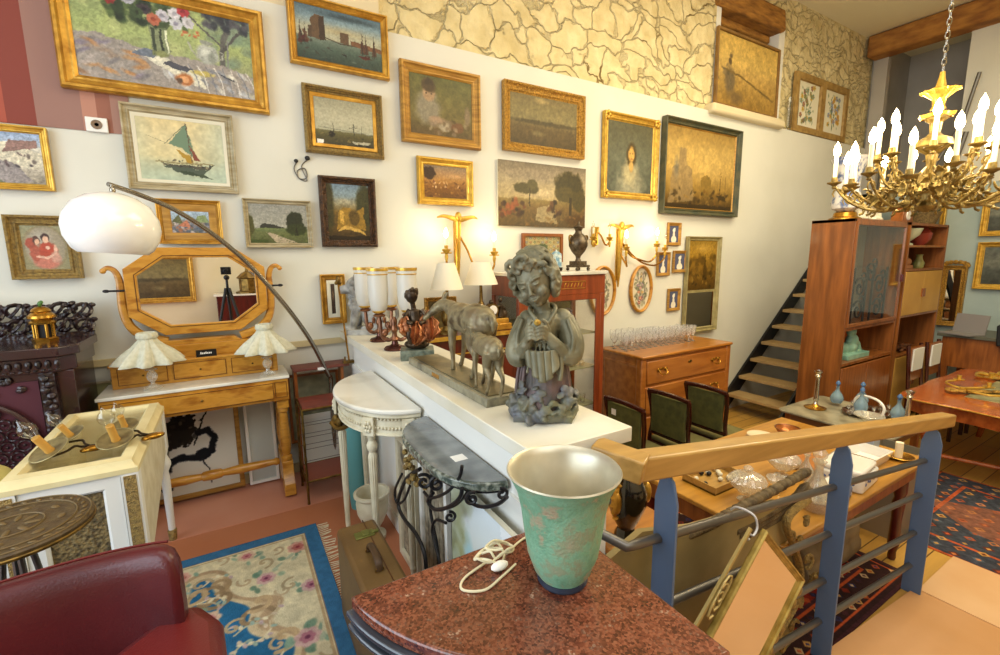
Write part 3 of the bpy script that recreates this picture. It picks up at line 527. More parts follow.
struct('wall_recess',MB().box(10.3,10.4,2.3,3.6,2.4,4.9).box(9.1,10.4,2.4,3.6,2.4,2.55).box(9.1,10.3,2.3,2.5,2.5,4.9).box(9.0,9.1,3.42,3.6,2.5,4.9).box(9.1,10.4,3.6,3.9,2.4,4.9),M['greywall'])
struct('wall_rear',MB().box(-3,9.6,-3.1,-3,-.5,4.9),M['cream'])
struct('wall_left',MB().box(-3.1,-3,-3,-1.5,-.5,4.9).box(-3.1,-3,2.6,3.9,-.5,4.9).box(-3.1,-3,-1.5,2.6,-.5,.5).box(-3.1,-3,-1.5,2.6,3.4,4.9),M['plaster'])
bm=obj('ceiling_beam',MB().box(8.75,9.05,-3,3.62,4.58,4.89),M['beam'],bevel=.03,kind='structure')
w=MB(); w.box(5.08,6.46,3.6,4.0,4.44,4.7); w.box(5.1,6.4,3.75,4.0,4.34,4.44)
lt=obj('wall_lintel',w,M['darkbeam'],bevel=.03,kind='structure',disp=('CLOUDS',.15,.04))
# ------------------------------------------------------------------ pictures on the long wall
pic('framed_painting','large still life painting of flowers and crumpled cloth in wide gilt frame, top left',[(47,-14),(262,-8),(268,114),(60,87)],.062,.05,M['gold'],'plain',p_still,nx=300,seed=3)
pic('framed_painting','village street painting in thin bright gilt frame at the left edge of the photo',[(-60,118),(45,127),(55,190),(-45,188)],.028,.03,M['goldbright'],'scoop',p_village,nx=110,seed=4)
pic('framed_painting','painting of a sailing boat with green sail in pale grey frame',[(118,101),(234,116),(237,194),(129,188)],.035,.035,M['paleframe'],'scoop',p_sail,nx=180,liner=M['linen'],lw=.022,seed=5)
pic('framed_painting','family portrait with red dress in an aged ornate frame left of the arc lamp',[(0,216),(76,215),(82,278),(15,280)],.042,.045,M['goldold'],'scoop',p_family,nx=110,seed=6)
pic('framed_painting','tiny landscape in wide flat gilt mount above the octagonal mirror',[(154,198),(221,201),(223,244),(160,244)],.022,.03,M['gold'],'scoop',p_smallland,nx=80,liner=M['honeyframe'],lw=.045,seed=7)
pic('framed_painting','landscape with country road and dark tree in grey gold frame',[(242,198),(311,201),(313,248),(246,247)],.024,.03,M['paleframe'],'scoop',p_road,nx=120,seed=8)
pic('framed_painting','upright painting of sunlit ravine in dark carved wooden frame',[(318,176),(375,178),(378,246),(323,248)],.042,.05,M['darkframe'],'step',p_ravine,nx=90,seed=9)
pic('framed_painting','harbour painting with tower and ships in honey gilt frame, topmost beside the stone wall',[(286,-6),(390,13),(387,81),(290,60)],.038,.045,M['gold'],'plain',p_harbour,nx=170,seed=10)
pic('framed_painting','marsh landscape painting with windmill in heavy ornate gilt frame',[(302,84),(382,94),(384,158),(306,153)],.036,.05,M['goldold'],'step',p_marsh,nx=130,liner=M['gold'],lw=.028,seed=11)
pic('framed_painting','brown painting of a seated child with still life in honey wooden frame',[(400,59),(481,75),(480,149),(402,142)],.058,.05,M['honeyframe'],'plain',p_child,nx=120,seed=12)
pic('framed_painting','small golden harvest scene in bright gilt frame above the wall sconce',[(419,156),(475,161),(472,206),(417,204)],.045,.04,M['goldbright'],'plain',p_harvest,nx=80,seed=13)
pic('framed_painting','dusky moorland painting in ornate gilt frame under the stone wall',[(504,80),(587,97),(581,159),(503,150)],.06,.05,M['goldorn'],'scoop',p_moor,nx=120,seed=14)
pic('unframed_painting','unframed canvas of cattle and trees by a pond',[(500,158),(588,170),(584,229),(498,224)],0,0,None,'plain',p_cattle,nx=150,seed=15)
pic('framed_painting','portrait of a blond figure in gilt frame with heavy corner ornaments',[(606,111),(660,121),(655,202),(601,196)],.055,.05,M['goldbright'],'scoop',p_portrait,nx=80,orn=1,seed=16)
pic('framed_painting','large golden castle and river painting in dark green frame',[(669,116),(742,133),(733,219),(656,211)],.05,.07,M['greenframe'],'scoop',p_castle,nx=120,liner=M['honeyframe'],lw=.014,seed=17)
for Q,l in([[(670,222),(683,223),(681,246),(668,245)],'topmost small framed white bust silhouette on blue'],[[(660,252),(672,252),(670,276),(657,276)],'left one of the two side by side framed silhouettes'],[[(675,250),(689,251),(687,273),(674,272)],'right one of the two side by side framed silhouettes'],[[(670,289),(682,288),(680,311),(668,311)],'lowest small framed silhouette, above the dresser glasses']):
    pic('framed_silhouette',l,Q,.028,.025,M['honeyframe'],'plain',p_silh,nx=30,group='small framed silhouettes',canv='canvasmat',cat_='picture')
# trumeau mirror standing on the chest of drawers
Y=3.53; a=BY(690,236,Y); b=BY(723,237,Y); z0=.66; H=(a.z+b.z)/2-z0; W=b.x-a.x
t=thing('trumeau_mirror','tall narrow mirror with dark painted landscape panel, standing on the chest of drawers','mirror',((a.x+b.x)/2,3.585,z0))
obj('frame',MB().frame(-W/2,W/2,0,H,PROF['scoop'](.055,.05)).box(-W/2+.03,W/2-.03,-.035,-.0,H*.42,H*.42+.03),mat('sage_grey_gilt_frame','a89c6c',.5,.1,c2='8c8054',scale=12),t)
p=Paint(W-.1,H*.58-.08,60,seed=21); p_trumeau(p); c=p.mesh('painted_panel',M['canvas'],t); c.location=(0,-.02,H*.42+.03)
obj('mirror_glass',MB().box(-W/2+.05,W/2-.05,-.015,-.005,.05,H*.42),M['mirror'],t)
# oval needlework frames
def oval(l,px,py,rx,rz,Y=3.57,seed=1):
    c=BY(px,py,Y); t=thing('oval_embroidery',l,'picture',(c.x,3.595,c.z-rz),group='oval embroidered flower pictures')
    mo=MB(); pts=[((rx-.02)*cos(a*2*PI/48),-.02,rz+(rz-.02)*sin(a*2*PI/48)) for a in range(48)]; mo.tube(pts,.022,10,closed=True,flat=.8); obj('frame',mo,M['maple'] if seed else M['walnut'],t)
    p=Paint(2*rx,2*rz,60,seed=seed); p_needle(p)
    # oval mount cut from the painted grid
    k=((p.U-.5)**2+(p.V-.5)**2)>.245
    p.U2=p.U.copy(); 
    d=np.sqrt((p.U-.5)**2+(p.V-.5)**2)*2; s=np.maximum(np.maximum(abs(p.U-.5),abs(p.V-.5))*2,1e-6); f=np.where(d>1e-6,s/np.maximum(d,1e-6),1)
    p.U=.5+(p.U-.5)*f*.97; p.V=.5+(p.V-.5)*f*.97
    o=p.mesh('needlework',M['canvasmat'],t); o.location=(0,-.012,0)
oval('oval flower embroidery half hidden by the glazed display cabinet',603,291,.19,.27,seed=31)
oval('oval flower embroidery in full view under the large wall sconce',641.5,289,.18,.27,seed=32)
# alcove picture, diptych, glass cylinders
Y=3.62; a=BY(718,26,Y); b=BY(780,50,Y); c=BY(784,116,Y); d_=BY(722,85,Y); z0=3.36; W=b.x-a.x; H=(a.z+b.z)/2-z0
t=thing('framed_painting','faded yellow painting of a standing figure leaning in the stone alcove','painting',((a.x+b.x)/2,3.62,z0),rot=(R_(-1),0,0))
obj('frame',MB().frame(-W/2,W/2,0,H,PROF['flat'](.028,.03)).box(-W/2,W/2,0,.008,0,H),mat('brown_oak_frame','8f6a34',.5,c2='75552a',scale=8),t)
p=Paint(W-.07,H-.07,120,seed=22); p_field(p); o=p.mesh('canvas',M['canvas'],t); o.location=(0,-.012,.035)
Y=3.6; a=BY(797,70,Y); b=BY(849,88,Y); c=BY(849,144,Y); d_=BY(799,130,Y); W=b.x-a.x; H=(a.z+b.z)/2-(c.z+d_.z)/2
t=thing('flower_diptych','wooden double frame holding two upright flower pictures on the wall ledge','picture',((a.x+b.x)/2,3.635,3.275))
obj('frame',MB().frame(-W/2,0.02,0,H,PROF['flat'](.09,.05)).frame(-.02,W/2,0,H,PROF['flat'](.09,.05)),mat('weathered_oak_frame','a8884c',.6,c2='8c6c36',scale=14),t)
for s,cols in((-1,('8c5a52','6c8a7c','c0a048','7c7c4c')),(1,('8090b0','c8a040','7c8cb4','c49038'))):
    p=Paint(W/2-.16,H-.16,70,seed=23+s); p_flowers(p,cols); o=p.mesh('flower_print',M['canvasmat'],t); o.location=(s*(W/4-.005),-.02,.08)
for i,(px,l) in enumerate(((788,'clear glass cylinder vase beside the alcove painting'),(794,'clear glass cylinder vase against the flower diptych'))):
    q=BY(px,128,3.62); t=thing('cylinder_vase',l,'vase',(q.x,3.635,3.275),group='glass cylinder vases on the ledge')
    obj('body',MB().lathe([(0.045,0),(.05,.02),(.05,.42),(.045,.42),(.045,.03),(0.0,.02)],n=20),M['glass'],t)
# electric socket and wires
q=BY(97,125,3.59); t=thing('wall_socket','square white wall socket at the edge of the striped wallpaper','socket',(q.x,3.594,q.z-.04))
obj('plate',MB().box(-.05,.05,-.014,0,0,.08),M['whitepaint'],t,bevel=.004); obj('socket_hole',MB().lathe([(.012,0),(.026,.004),(.024,.005),(.010,.001)],M=T(0,-.013,.04)@RX(PI/2),n=20),mat('brown_socket','7c6650',.5),t)
q=BY(302,168,3.58); t=thing('dangling_wires','looped bare wires with two black plugs on the wall','wire',(q.x,3.6,q.z-.07))
obj('wire',MB().tube(cat([(-.03,-.004,.11),(-.05,-.006,.06),(-.02,-.008,.0),(.03,-.006,.01),(.02,-.006,.07),(-.03,-.01,.05),(-.02,-.004,0),(.03,-.006,-.01),(.0,-.004,.08),(.04,-.006,.13)],5),.0035,6),M['steel'],t)
obj('plug',MB().ell((-.035,-.02,.115),(.015,.012,.013)),M['rubber'],t); obj('plug',MB().ell((.04,-.02,.14),(.018,.014,.016)),M['rubber'],t)
# ------------------------------------------------------------------ dressing table
TX=-.2; t=thing('dressing_table','honey maple dressing table with white marble top and octagonal tilting mirror','dressing table',(TX,3.39,0)); 
hw=.49; dy0,dy1=-.18,.17
obj('marble_top',MB().box(-hw,hw,dy0,dy1,.825,.845),M['marblewhite'],t,bevel=.004)
obj('apron',MB().box(-hw+.01,hw-.01,dy0+.01,dy1,.68,.825),M['maple'],t,bevel=.003)
dr=obj('drawer',MB().box(-hw+.1,hw-.1,dy0-.002,dy0+.02,.7,.805),M['maple'],t,bevel=.003)
def inl(x0,x1,z0,z1,y,w=.003): return MB().frame(x0,x1,z0,z1,[(0,0),(0,.0015),(w,.0015),(w,0)],T(0,y,0))
obj('inlay_line',inl(-hw+.1,hw-.1,.7,.805,dy0-.002),M['inlay'],dr); obj('key_escutcheon',MB().ell((0,dy0-.005,.755),(.008,.006,.008),10),M['oldbrass'],dr)
for s in(-1,1): obj('inlay_line',inl(s*(hw-.055)-.035,s*(hw-.055)+.035,.7,.805,dy0+.01),M['inlay'],t)
legp=[(.03,0),(.034,.01),(.034,.03),(.022,.04),(.03,.07),(.036,.12),(.034,.2),(.028,.3),(.024,.34),(.032,.35),(.032,.37),(.026,.38)]
for s in(-1,1):
    obj('leg',MB().lathe(legp,(s*(hw-.05),dy0+.07,.24),n=20).lathe(legp,(s*(hw-.05),dy1-.05,.24),n=20).box(s*(hw-.05)-.035,s*(hw-.05)+.035,dy0+.03,dy0+.11,.62,.68).box(s*(hw-.05)-.035,s*(hw-.05)+.035,dy1-.09,dy1,.62,.68),M['maple'],t)
    fo=MB(); pr=[(dy0-.02,.02),(dy0-.02,.1),(dy0+.03,.16),(dy0+.04,.24),(dy1-.02,.24),(dy1+.0,.15),(dy1+.02,.1),(dy1+.02,.02),(dy1-.08,.02),(dy1-.1,.08),(dy0+.1,.08),(dy0+.08,.02)]
    fo.prism(pr,-.035,.035,T(s*(hw-.05),0,0)@Matrix(((0,0,1,0),(1,0,0,0),(0,1,0,0),(0,0,0,1))))
    for y in(dy0+.03,dy1-.03): fo.ell((s*(hw-.05),y,.014),(.022,.022,.014),12)
    obj('foot',fo,M['maple'],t,bevel=.004)
st=[(.02,-.4),(.028,-.38),(.02,-.36),(.026,-.3),(.03,-.15),(.022,-.06),(.03,-.05),(.034,0),(.03,.05),(.022,.06),(.03,.15),(.026,.3),(.02,.36),(.028,.38),(.02,.4)]
obj('stretcher',MB().lathe(st,M=T(0,0,.2)@RY(PI/2),n=18),M['maple'],t)
ub=obj('drawer_box',MB().box(-.44,.44,.0,.17,.845,.985).box(-.45,.45,-.005,.17,.975,.99),M['maple'],t,bevel=.003)
for i,(x0,x1) in enumerate(((-.41,-.17),(-.14,.14),(.17,.41))):
    d=obj('small_drawer',MB().box(x0,x1,-.003,.01,.865,.965),M['maple'],t,bevel=.002); obj('inlay_line',inl(x0,x1,.865,.965,-.003),M['inlay'],d); obj('key_escutcheon',MB().ell(((x0+x1)/2,-.006,.915),(.006,.005,.006),8),M['oldbrass'],d)
obj('pediment',MB().box(-.3,.3,.06,.16,.99,1.07).prism([(-.24,1.07),(.24,1.07),(.2,1.1),(-.2,1.1)],-.15,-.07,RX(PI/2)),M['maple'],t,bevel=.003)
cx,cz,ow,oh=.04,1.405,.375,.27; C8=lambda w,h,k:[(w-k,h),(w,h-k*.75),(w,-h+k*.75),(w-k,-h),(-w+k,-h),(-w,-h+k*.75),(-w,h-k*.75),(-w+k,h)]
o8=C8(ow,oh,.17); i8=C8(ow-.062,oh-.062,.145); mb=MB()
for P_,Q_,y0,y1 in((o8,i8,.08,.11),):
    vs=[];n=8
    for lst,y in((o8,y1),(o8,y0),(i8,y0-.0),(i8,y1)): vs+=[(cx+x,y,cz+z) for x,z in lst]
    fs=[]
    for k in range(4):
        k2=(k+1)%4
        for i in range(n): j=(i+1)%n; fs.append((k*n+i,k*n+j,k2*n+j,k2*n+i))
    mb.add(vs,fs)
mf=obj('mirror_frame',mb,M['maple'],t,bevel=.003)
m8=C8(ow-.055,oh-.055,.147); obj('mirror_glass',MB().prism([(cx+x,cz+z) for x,z in m8],-.1,-.096,RX(PI/2)),M['mirror'],mf)
il=MB(); q8=C8(ow-.05,oh-.05,.15); il.tube([(cx+x,.079,cz+z) for x,z in q8],.0022,6,closed=True); obj('inlay_line',il,M['inlay'],mf)
for s in(-1,1):
    c_=[(s*.2,1.09),(s*.31,1.13),(s*.375,1.2),(s*.4,1.3),(s*.4,1.42),(s*.4,1.48),(s*.415,1.535),(s*.445,1.555),(s*.47,1.54)]
    obj('swivel_post',MB().tube(cat([(cx+x,.115,z) for x,z in c_],6),[.03-.018*k/48 for k in range(49)],8,flat=.7).ell((cx+s*.47,.115,1.537),(.016,.012,.016),10),M['maple'],t)
    obj('pivot_knob',MB().cyl((cx+s*.36,.1,1.42),(cx+s*.46,.1,1.42),.006).ell((cx+s*.465,.1,1.42),(.018,.01,.01),10),M['black'],t)
t=thing('price_sign','small black price sign on the dressing table drawers','sign',(-.16,3.4,.99)); o=obj('plaque',MB().box(-.055,.055,-.008,.0,0,.045),M['plaque'],t)
txt=MB()
for k in range(7): txt.box(-.032+k*.009,-.026+k*.009,-.0095,-.008,.018,.018+(.014 if k in(0,3) else .01))
obj('lettering',txt,M['paper'],t)
# glass lamps with pleated shades
def boudoir(px,py,l):
    q=BY(px,py-6,3.29); t=thing('table_lamp',l,'lamp',(q.x,3.29,.8455),rz=-.2,group='pair of glass lamps with pleated shades')
    obj('base',MB().lathe([(.0,0),(.045,.0),(.05,.008),(.03,.016),(.012,.024),(.01,.03)],n=8),M['crystal'],t)
    obj('stem',MB().lathe([(.008,.03),(.024,.045),(.028,.06),(.02,.075),(.009,.08),(.03,.086),(.03,.09),(.009,.094),(.022,.11),(.026,.125),(.018,.14),(.008,.15),(.006,.18)],n=10),M['crystal'],t,sharp=20)
    prof=[(.042,.225),(.047,.235),(.042,.222),(.05,.212),(.075,.19),(.105,.165),(.13,.14),(.148,.12),(.146,.118),(.126,.136),(.1,.162),(.045,.205)]
    obj('shade',MB().lathe(prof,n=96,rad=lambda a,k:1+(.17 if 4<k<11 else .06)*cos(9*a)*(min(k,6)/6)+.03*cos(27*a+1),cap=False),M['shadefab'],t,sharp=80)
    s2=t
    t.scale=(1.05,1.05,1.36)
    obj('shade_collar',MB().lathe([(.042,.222),(.05,.228),(.048,.245),(.04,.25),(.036,.245),(.036,.222)],n=48,rad=lambda a,k:1+.04*cos(16*a)),M['shadefab'],t,sharp=80)
    return t
boudoir(152,382,'cut glass lamp with fluted fabric shade at the left end of the dressing table')
boudoir(267,366,'cut glass lamp with fluted fabric shade at the right end of the dressing table')
# pictures leaning under and beside the dressing table
def lean(name,l,x0,x1,z0,z1,Y,fw,fm,paint,nx=90,tilt=-6,seed=1,cat_='picture',d=.025):
    t=thing(name,l,cat_,((x0+x1)/2,Y,z0),rot=(R_(tilt),0,0)); W=x1-x0;H=z1-z0
    obj('frame',MB().frame(-W/2,W/2,0,H,PROF['flat'](fw,d)).box(-W/2,W/2,-.008,0,0,H),fm,t); p=Paint(W-2*fw,H-2*fw,nx,seed=seed); paint(p); o=p.mesh('picture_sheet',M['canvasmat'],t); o.location=(0,-.012,fw); return t
lean('leaning_picture','black ink drawing of a long necked bird leaning beneath the dressing table',-.56,-.02,.02,.62,3.53,.03,M['honeyframe'],p_ink,nx=150,seed=41,tilt=-4)
lean('leaning_picture','pale blank framed board leaning right of the ink drawing',.01,.2,.01,.66,3.54,.02,M['whitepaint'],lambda p:p.grad([(0,'b4bab4'),(1,'c4c8c0')]),nx=20,seed=42,tilt=-4)
lean('leaning_picture','dusty olive board leaning between carved cabinet and dressing table',-.86,-.66,.3,.87,3.55,.012,M['paleframe'],lambda p:p.grad([(0,'8f8c62'),(1,'9a9668')]).blob(.7,.6,.1,.05,'b9b48c',.6,.4),nx=50,seed=43,tilt=-2)
lean('leaning_picture','dusty grey green panel leaning behind the brass side table',.3,.66,.25,.76,3.55,.02,M['walnut'],lambda p:p.grad([(0,'7c7c64'),(1,'8c8a70')]).grain(.2,4),nx=40,seed=44,tilt=-3)
# ------------------------------------------------------------------ carved dark cabinet at left
xr=BY(76,345,3.1).x; t=thing('carved_cabinet','dark carved oak cabinet with pierced tracery at the left edge','cabinet',(xr-.5,3.3,0))
b0=.5
obj('body',MB().box(-b0,b0-.03,-.17,.22,.0,1.04),M['gothicplain'],t,bevel=.004)
obj('cornice',MB().prism([(-b0,-.22),(b0-.07,-.22),(b0,-.15),(b0,.24),(-b0,.24)],1.12,1.17).prism([(-b0,-.2),(b0-.08,-.2),(b0-.02,-.14),(b0-.02,.24),(-b0,.24)],1.04,1.12),M['gothicplain'],t,bevel=.006)
mo=MB()
for k in range(26): mo.ell((-b0+.02+k*.036,-.205,1.085),(.013,.012,.022),8)
for k in range(34): mo.ell((-b0+.01+k*.0275,-.205,1.055),(.009,.008,.006),6)
obj('carved_moulding',mo,M['gothic'],t)
mo=MB().box(b0-.16,b0-.1,-.2,-.17,0,1.04)
for k in range(34): mo.ell((b0-.13+.01*(-1)**k,-.205,.02+k*.03),(.018,.014,.018),7)
obj('pilaster',mo,M['gothic'],t)
obj('cloth_lining',MB().box(-b0+.05,b0-.17,-.176,-.17,.05,1.0),M['redcloth'],t)
ar=[( .2,.0)]
mo=MB(); acx=.04; mo.tube([(acx-.27,-.19,.05)]+[(acx-.27*cos(a*PI/16),-.19,.66+.27*sin(a*PI/16)) for a in range(17)]+[(acx+.27,-.19,.05)],.014,8)
obj('arch_moulding',mo,M['gothicplain'],t)
mo=MB()
for i in range(9):
    for j in range(15):
        x=acx-.26+i*.062+(.031 if j%2 else 0); z=.04+j*.058
        if abs(x-acx)>.25 or (z>.66 and math.hypot(x-acx,z-.66)>.25): continue
        mo.tube([(x+.027*cos(a*PI/5),-.185,z+.027*sin(a*PI/5)) for a in range(10)],.005,5,closed=True); mo.ell((x,-.185,z),(.008,.008,.008),6)
obj('pierced_tracery',mo,M['gothic'],t)
mo=MB()
rr=random.Random(3)
for k in range(70):
    x=rr.uniform(-b0+.03,b0-.18); z=rr.uniform(.6,1.02)
    if math.hypot(x-acx,max(0,z-.66))<.3: continue
    mo.ell((x,-.18,z),(.02,.012,.014),7,rot=(0,rr.uniform(0,3),0))
for k in range(40): mo.ell((rr.choice([-b0+.02+rr.random()*.1,b0-.19-rr.random()*.05]),-.18,rr.uniform(0,.7)),(.014,.012,.02),7,rot=(0,rr.uniform(0,3),0))
obj('carved_leaves',mo,M['gothic'],t)
mo=MB()
for i in range(11):
    for j in range(2):
        x=-b0+.04+i*.092; z=1.23+j*.085+(.01 if i%2 else 0)
        mo.tube([(x+.04*cos(a*PI/6),.2+.012*sin(a),z+.036*sin(a*PI/6)) for a in range(12)],.012,6,closed=True); mo.ell((x+.045,.2,z+.03),(.018,.018,.014),7); mo.tube(cat([(x-.03,.2,z-.03),(x,.19,z),(x+.02,.2,z+.035)],4),.009,5)
rr=random.Random(8)
for k in range(110): mo.ell((rr.uniform(-b0+.02,b0-.02),.2,rr.uniform(1.19,1.36)),(.02,.012,.012),7,rot=(0,rr.uniform(0,3),0))
mo.box(-b0,b0,.19,.215,1.17,1.195)
obj('pierced_gallery',mo,M['gothic'],t)
q=BY(45,332,3.22); t=thing('pagoda_clock','small gilt pagoda shaped clock case on the dark cabinet','clock',(BY(44,331,3.36).x,3.36,1.17)); t.scale=(.72,.72,1.05)
obj('base',MB().lathe([(.0,0),(.075,0),(.078,.014),(.066,.02),(0,.02)],n=6),M['brass'],t,sharp=20)
for k in range(6): a=k*PI/3; obj('column',MB().cyl((.055*cos(a),.055*sin(a),.02),(.055*cos(a),.055*sin(a),.09),.01),M['brass'],t)
obj('dial',MB().lathe([(.0,.02),(.042,.02),(.042,.09),(0,.09)],n=6),M['black'],t)
obj('roof',MB().lathe([(.0,.088),(.075,.09),(.08,.1),(.062,.112),(.058,.118),(.084,.122),(.08,.134),(.055,.15),(.06,.156),(.05,.168),(.025,.178),(0,.18)],n=18),M['brass'],t)
obj('finial',MB().ell((0,0,.192),(.014,.014,.014),8).ell((.01,0,.2),(.012,.008,.01),8),mat('green_enamel','4c7438',.4),t)
# ------------------------------------------------------------------ arc lamp
t=thing('arc_floor_lamp','arched steel floor lamp with white dome shade hanging over the dressing table','lamp',(.585,3.46,0))
pp=[(108,184,2.55),(140,195,2.65),(175,210,2.77),(210,232,2.9),(242,258,3.02),(268,285,3.12),(292,314,3.22),(312,343,3.32),(328,374,3.4)]
P_=[BY(a,b,c)-Vector((.585,3.46,0)) for a,b,c in pp]+[Vector((-.0,-.01,.72)),Vector((0,0,.4)),Vector((0,0,.04))]
obj('arc_tube',MB().tube(cat(P_,6),[.010+.006*min(1,k/50) for k in range(67)],10),M['chrome'],t)
obj('base',MB().lathe([(0,0),(.09,0),(.09,.03),(.085,.036),(.02,.04),(.016,.06),(0,.06)],n=32),M['marblewhite'],t)
sc=BY(113,228,2.55)-Vector((.585,3.46,0)); e=P_[0]
obj('shade_stem',MB().cyl(e+Vector((.012,0,0)),sc+Vector((.01,0,.1)),.006).ell(e+Vector((.012,0,-.025)),(.011,.011,.018),10),M['chrome'],t)
prof=[(.115,-.083),(.135,-.07),(.158,-.035),(.165,.0),(.158,.035),(.13,.075),(.085,.1),(.04,.112),(.012,.115),(.012,.111),(.04,.108),(.083,.096),(.128,.071),(.155,.033),(.161,0),(.154,-.034),(.131,-.068),(.113,-.08)]
obj('dome_shade',MB().lathe(prof,n=48,M=T(*(sc+Vector((0,0,.0))))@RY(R_(4))@Matrix.Diagonal((1.02,1.02,1.3,1)),cap=False),M['acrylic'],t)
# ------------------------------------------------------------------ half wall with ledge
struct('wall_divider',MB().box(.745,1.045,1.06,3.6,-.5,1.0),M['whitepaint'])
o=obj('wall_ledge',MB().box(.70,1.09,1.0,3.6,1.0,1.05),mat('ledge_cream_paint','dedacb',.35,c2='d0c9b2',scale=3),bevel=.003,kind='structure')
struct('trim_3',MB().box(.732,.745,1.06,3.6,.80,.83).box(.732,.745,1.06,3.6,0,.08),M['whitepaint'])
# ------------------------------------------------------------------ carpet upstairs
p=Paint(1.75,2.75,420,'cfc6a6',seed=51)
U=p.U;V=p.V
def field(p):
    rg=p.rg; m2=1/2.75
    p.grain(.05,30)
    X=(p.U-.42)/.455; Z=(p.V-.42)/.505
    d=(abs(X)**3.2+abs(Z)**3.2)**(1/3.2); w=.035*np.sin(p.U*34)+.035*np.sin(p.V*52+1)+(p.nz(9)-.5)*.06
    p.mix((1.03-(d+w))/.01,'a89072'); p.mix((1-(d+w))/.01,'c9b694'); p.mix((.965-(d+w))/.01,'2a638c')
    def scroll(u,v,s,a,c,w=.011):
        pts=[]
        for t in np.linspace(0,1,16):
            r=s*(1-t)**.8; th=a+t*5.5; pts.append((u+r*cos(th)*m2/p.a,v+r*sin(th)*m2))
        p.line(pts,w*m2,c)
    for k in range(70):
        th=rg.uniform(0,6.28); r=rg.uniform(.9,1.02); u=.42+.455*r*np.sign(cos(th))*abs(cos(th))**.62; v=.42+.505*r*np.sign(sin(th))*abs(sin(th))**.62
        if v>.2: scroll(u,v,rg.uniform(.06,.1),rg.uniform(0,6.28),['a08a6a','b8a07c','8f7a5e'][k%3],.014)
    for k in range(110):
        u,v=rg.uniform(.3,.86),rg.uniform(.45,.9)
        th=rg.uniform(0,6.28); 
        p.line([(u+q*.03*cos(th+q*.35)*m2/p.a,v+q*.03*sin(th+q*.35)*m2) for q in range(5)],.006*m2,['cfc4a4','b8a88a','a8a890'][k%3])
        for q in range(4): p.blob(u+q*.035*cos(th+q*.35)*m2/p.a,v+q*.035*sin(th+q*.35)*m2,.018*m2/p.a,.011*m2,['d8ceb0','c8b8a0','b4a0a0','94a89c'][(k+q)%4],.4,rot=th)
    def bloom(u,v,r,c,c2,c3):
        p.dabs(10,u-r*1.6*m2/p.a,u+r*1.6*m2/p.a,v-r*1.6*m2,v+r*1.6*m2,['7d9a88','94aa92','678672','a4b09a'],r*.34*m2,.9,1.5,.4)
        p.flower(u,v,r*m2,c,c2,7); p.flower(u,v,r*.6*m2,c2,c3,6)
    for u,v in((.93,.93),(.78,.95),(.62,.94),(.46,.945),(.93,.8),(.9,.68),(.92,.55),(.9,.42),(.92,.28),(.3,.95),(.84,.86),(.54,.84),(.7,.8),(.62,.7)):
        c=[('c89a8c','b06a64','8c3c44'),('d0b49c','b8787c','94505c'),('c4a4a0','a87080','703c54')][rg.randint(3)]
        bloom(u+rg.uniform(-.01,.01),v,rg.uniform(.045,.06),*c)
        scroll(u+.05,v-.04,.05,rg.uniform(0,6),'a8987a',.009); scroll(u-.06,v+.01,.04,rg.uniform(0,6),'b4a284',.008)
field(p)
for d,c in((.085,'b49c78'),(.076,'cfc6a6'),(.07,'94785c'),(.066,'3a6c96')):
    e=d/1.75*1.75; m_=((p.U<d*.62)|(p.U>1-d*.62)|(p.V<d*.4)|(p.V>1-d*.4)).astype(float); p.mix(m_,c)
p.grain(.08,60)
t=thing('floral_carpet','cream and blue floral wool carpet with fringed edge on the terracotta floor','carpet',(-.545,1.405,.008))
o=p.mesh('pile',M['carpet'],t,flat=True,solid=.006)
fr=MB(); rr=random.Random(5)
for k in range(150):
    y=-1.36+k*.0182; d=rr.uniform(-.02,.02); fr.tube([(.875,y,-.004),(.91,y+d*.5,-.005),(.94+rr.uniform(-.01,.012),y+d,-.005)],.0028,4)
obj('fringe',fr,mat('cream_fringe','d8ceb0',.9),t)
# ------------------------------------------------------------------ brass side table
x0,x1,y0,y1=.33,.60,3.04,3.33; t=thing('brass_side_table','two tier brass side table with red tops beside the dressing table','side table',((x0+x1)/2,(y0+y1)/2,0)); hx=(x1-x0)/2; hy=(y1-y0)/2
obj('top',MB().box(-hx+.008,hx-.008,-hy+.008,hy-.008,.635,.65),mat('red_marbled_top','8a3f30',.3,c2='6e2c22',scale=14,coat=.3),t)
obj('lower_shelf',MB().box(-hx+.008,hx-.008,-hy+.008,hy-.008,.15,.162),mat('red_lower_shelf','8c4a38',.4),t)
for z in(.642,.156): obj('rim',MB().tube([(-hx,-hy,z),(hx,-hy,z),(hx,hy,z),(-hx,hy,z)],.007,6,closed=True),M['oldbrass'],t)
for sx in(-1,1):
    for sy in(-1,1): 
        pts=[(sx*hx,sy*hy,z) for z in np.linspace(.004,.64,26)]; obj('leg',MB().tube(pts,[.0075+.002*(k%4==0) for k in range(26)],8),M['oldbrass'],t)
for z in(.3,.38,.46,.54):
    for y in(-hy,hy): obj('cross_wire',MB().tube([(hx,y,z),(-hx,y,z)],.002,5),M['steel'],t)
t=thing('folded_board','white board leaning behind the brass side table','board',(.47,3.44,.0),rot=(R_(-5),0,0)); obj('panel',MB().box(-.13,.15,-.01,0,.0,.47),M['white_sheet'],t); obj('edge_rail',MB().box(-.13,.15,-.016,-.01,.44,.47),M['whitepaint'],t)
t=thing('wooden_shelf','low red brown shelf board with white price tag beneath the arc lamp','shelf',(.47,3.45,.0))
obj('board',MB().box(-.14,.24,-.08,.09,.82,.84),mat('red_brown_board','7c4234',.5,c2='64342a',scale=8),t,bevel=.003); obj('support',MB().box(-.135,-.115,-.06,.05,0,.82),M['walnut'],t); obj('support',MB().box(.18,.2,-.06,.05,0,.82),M['walnut'],t)
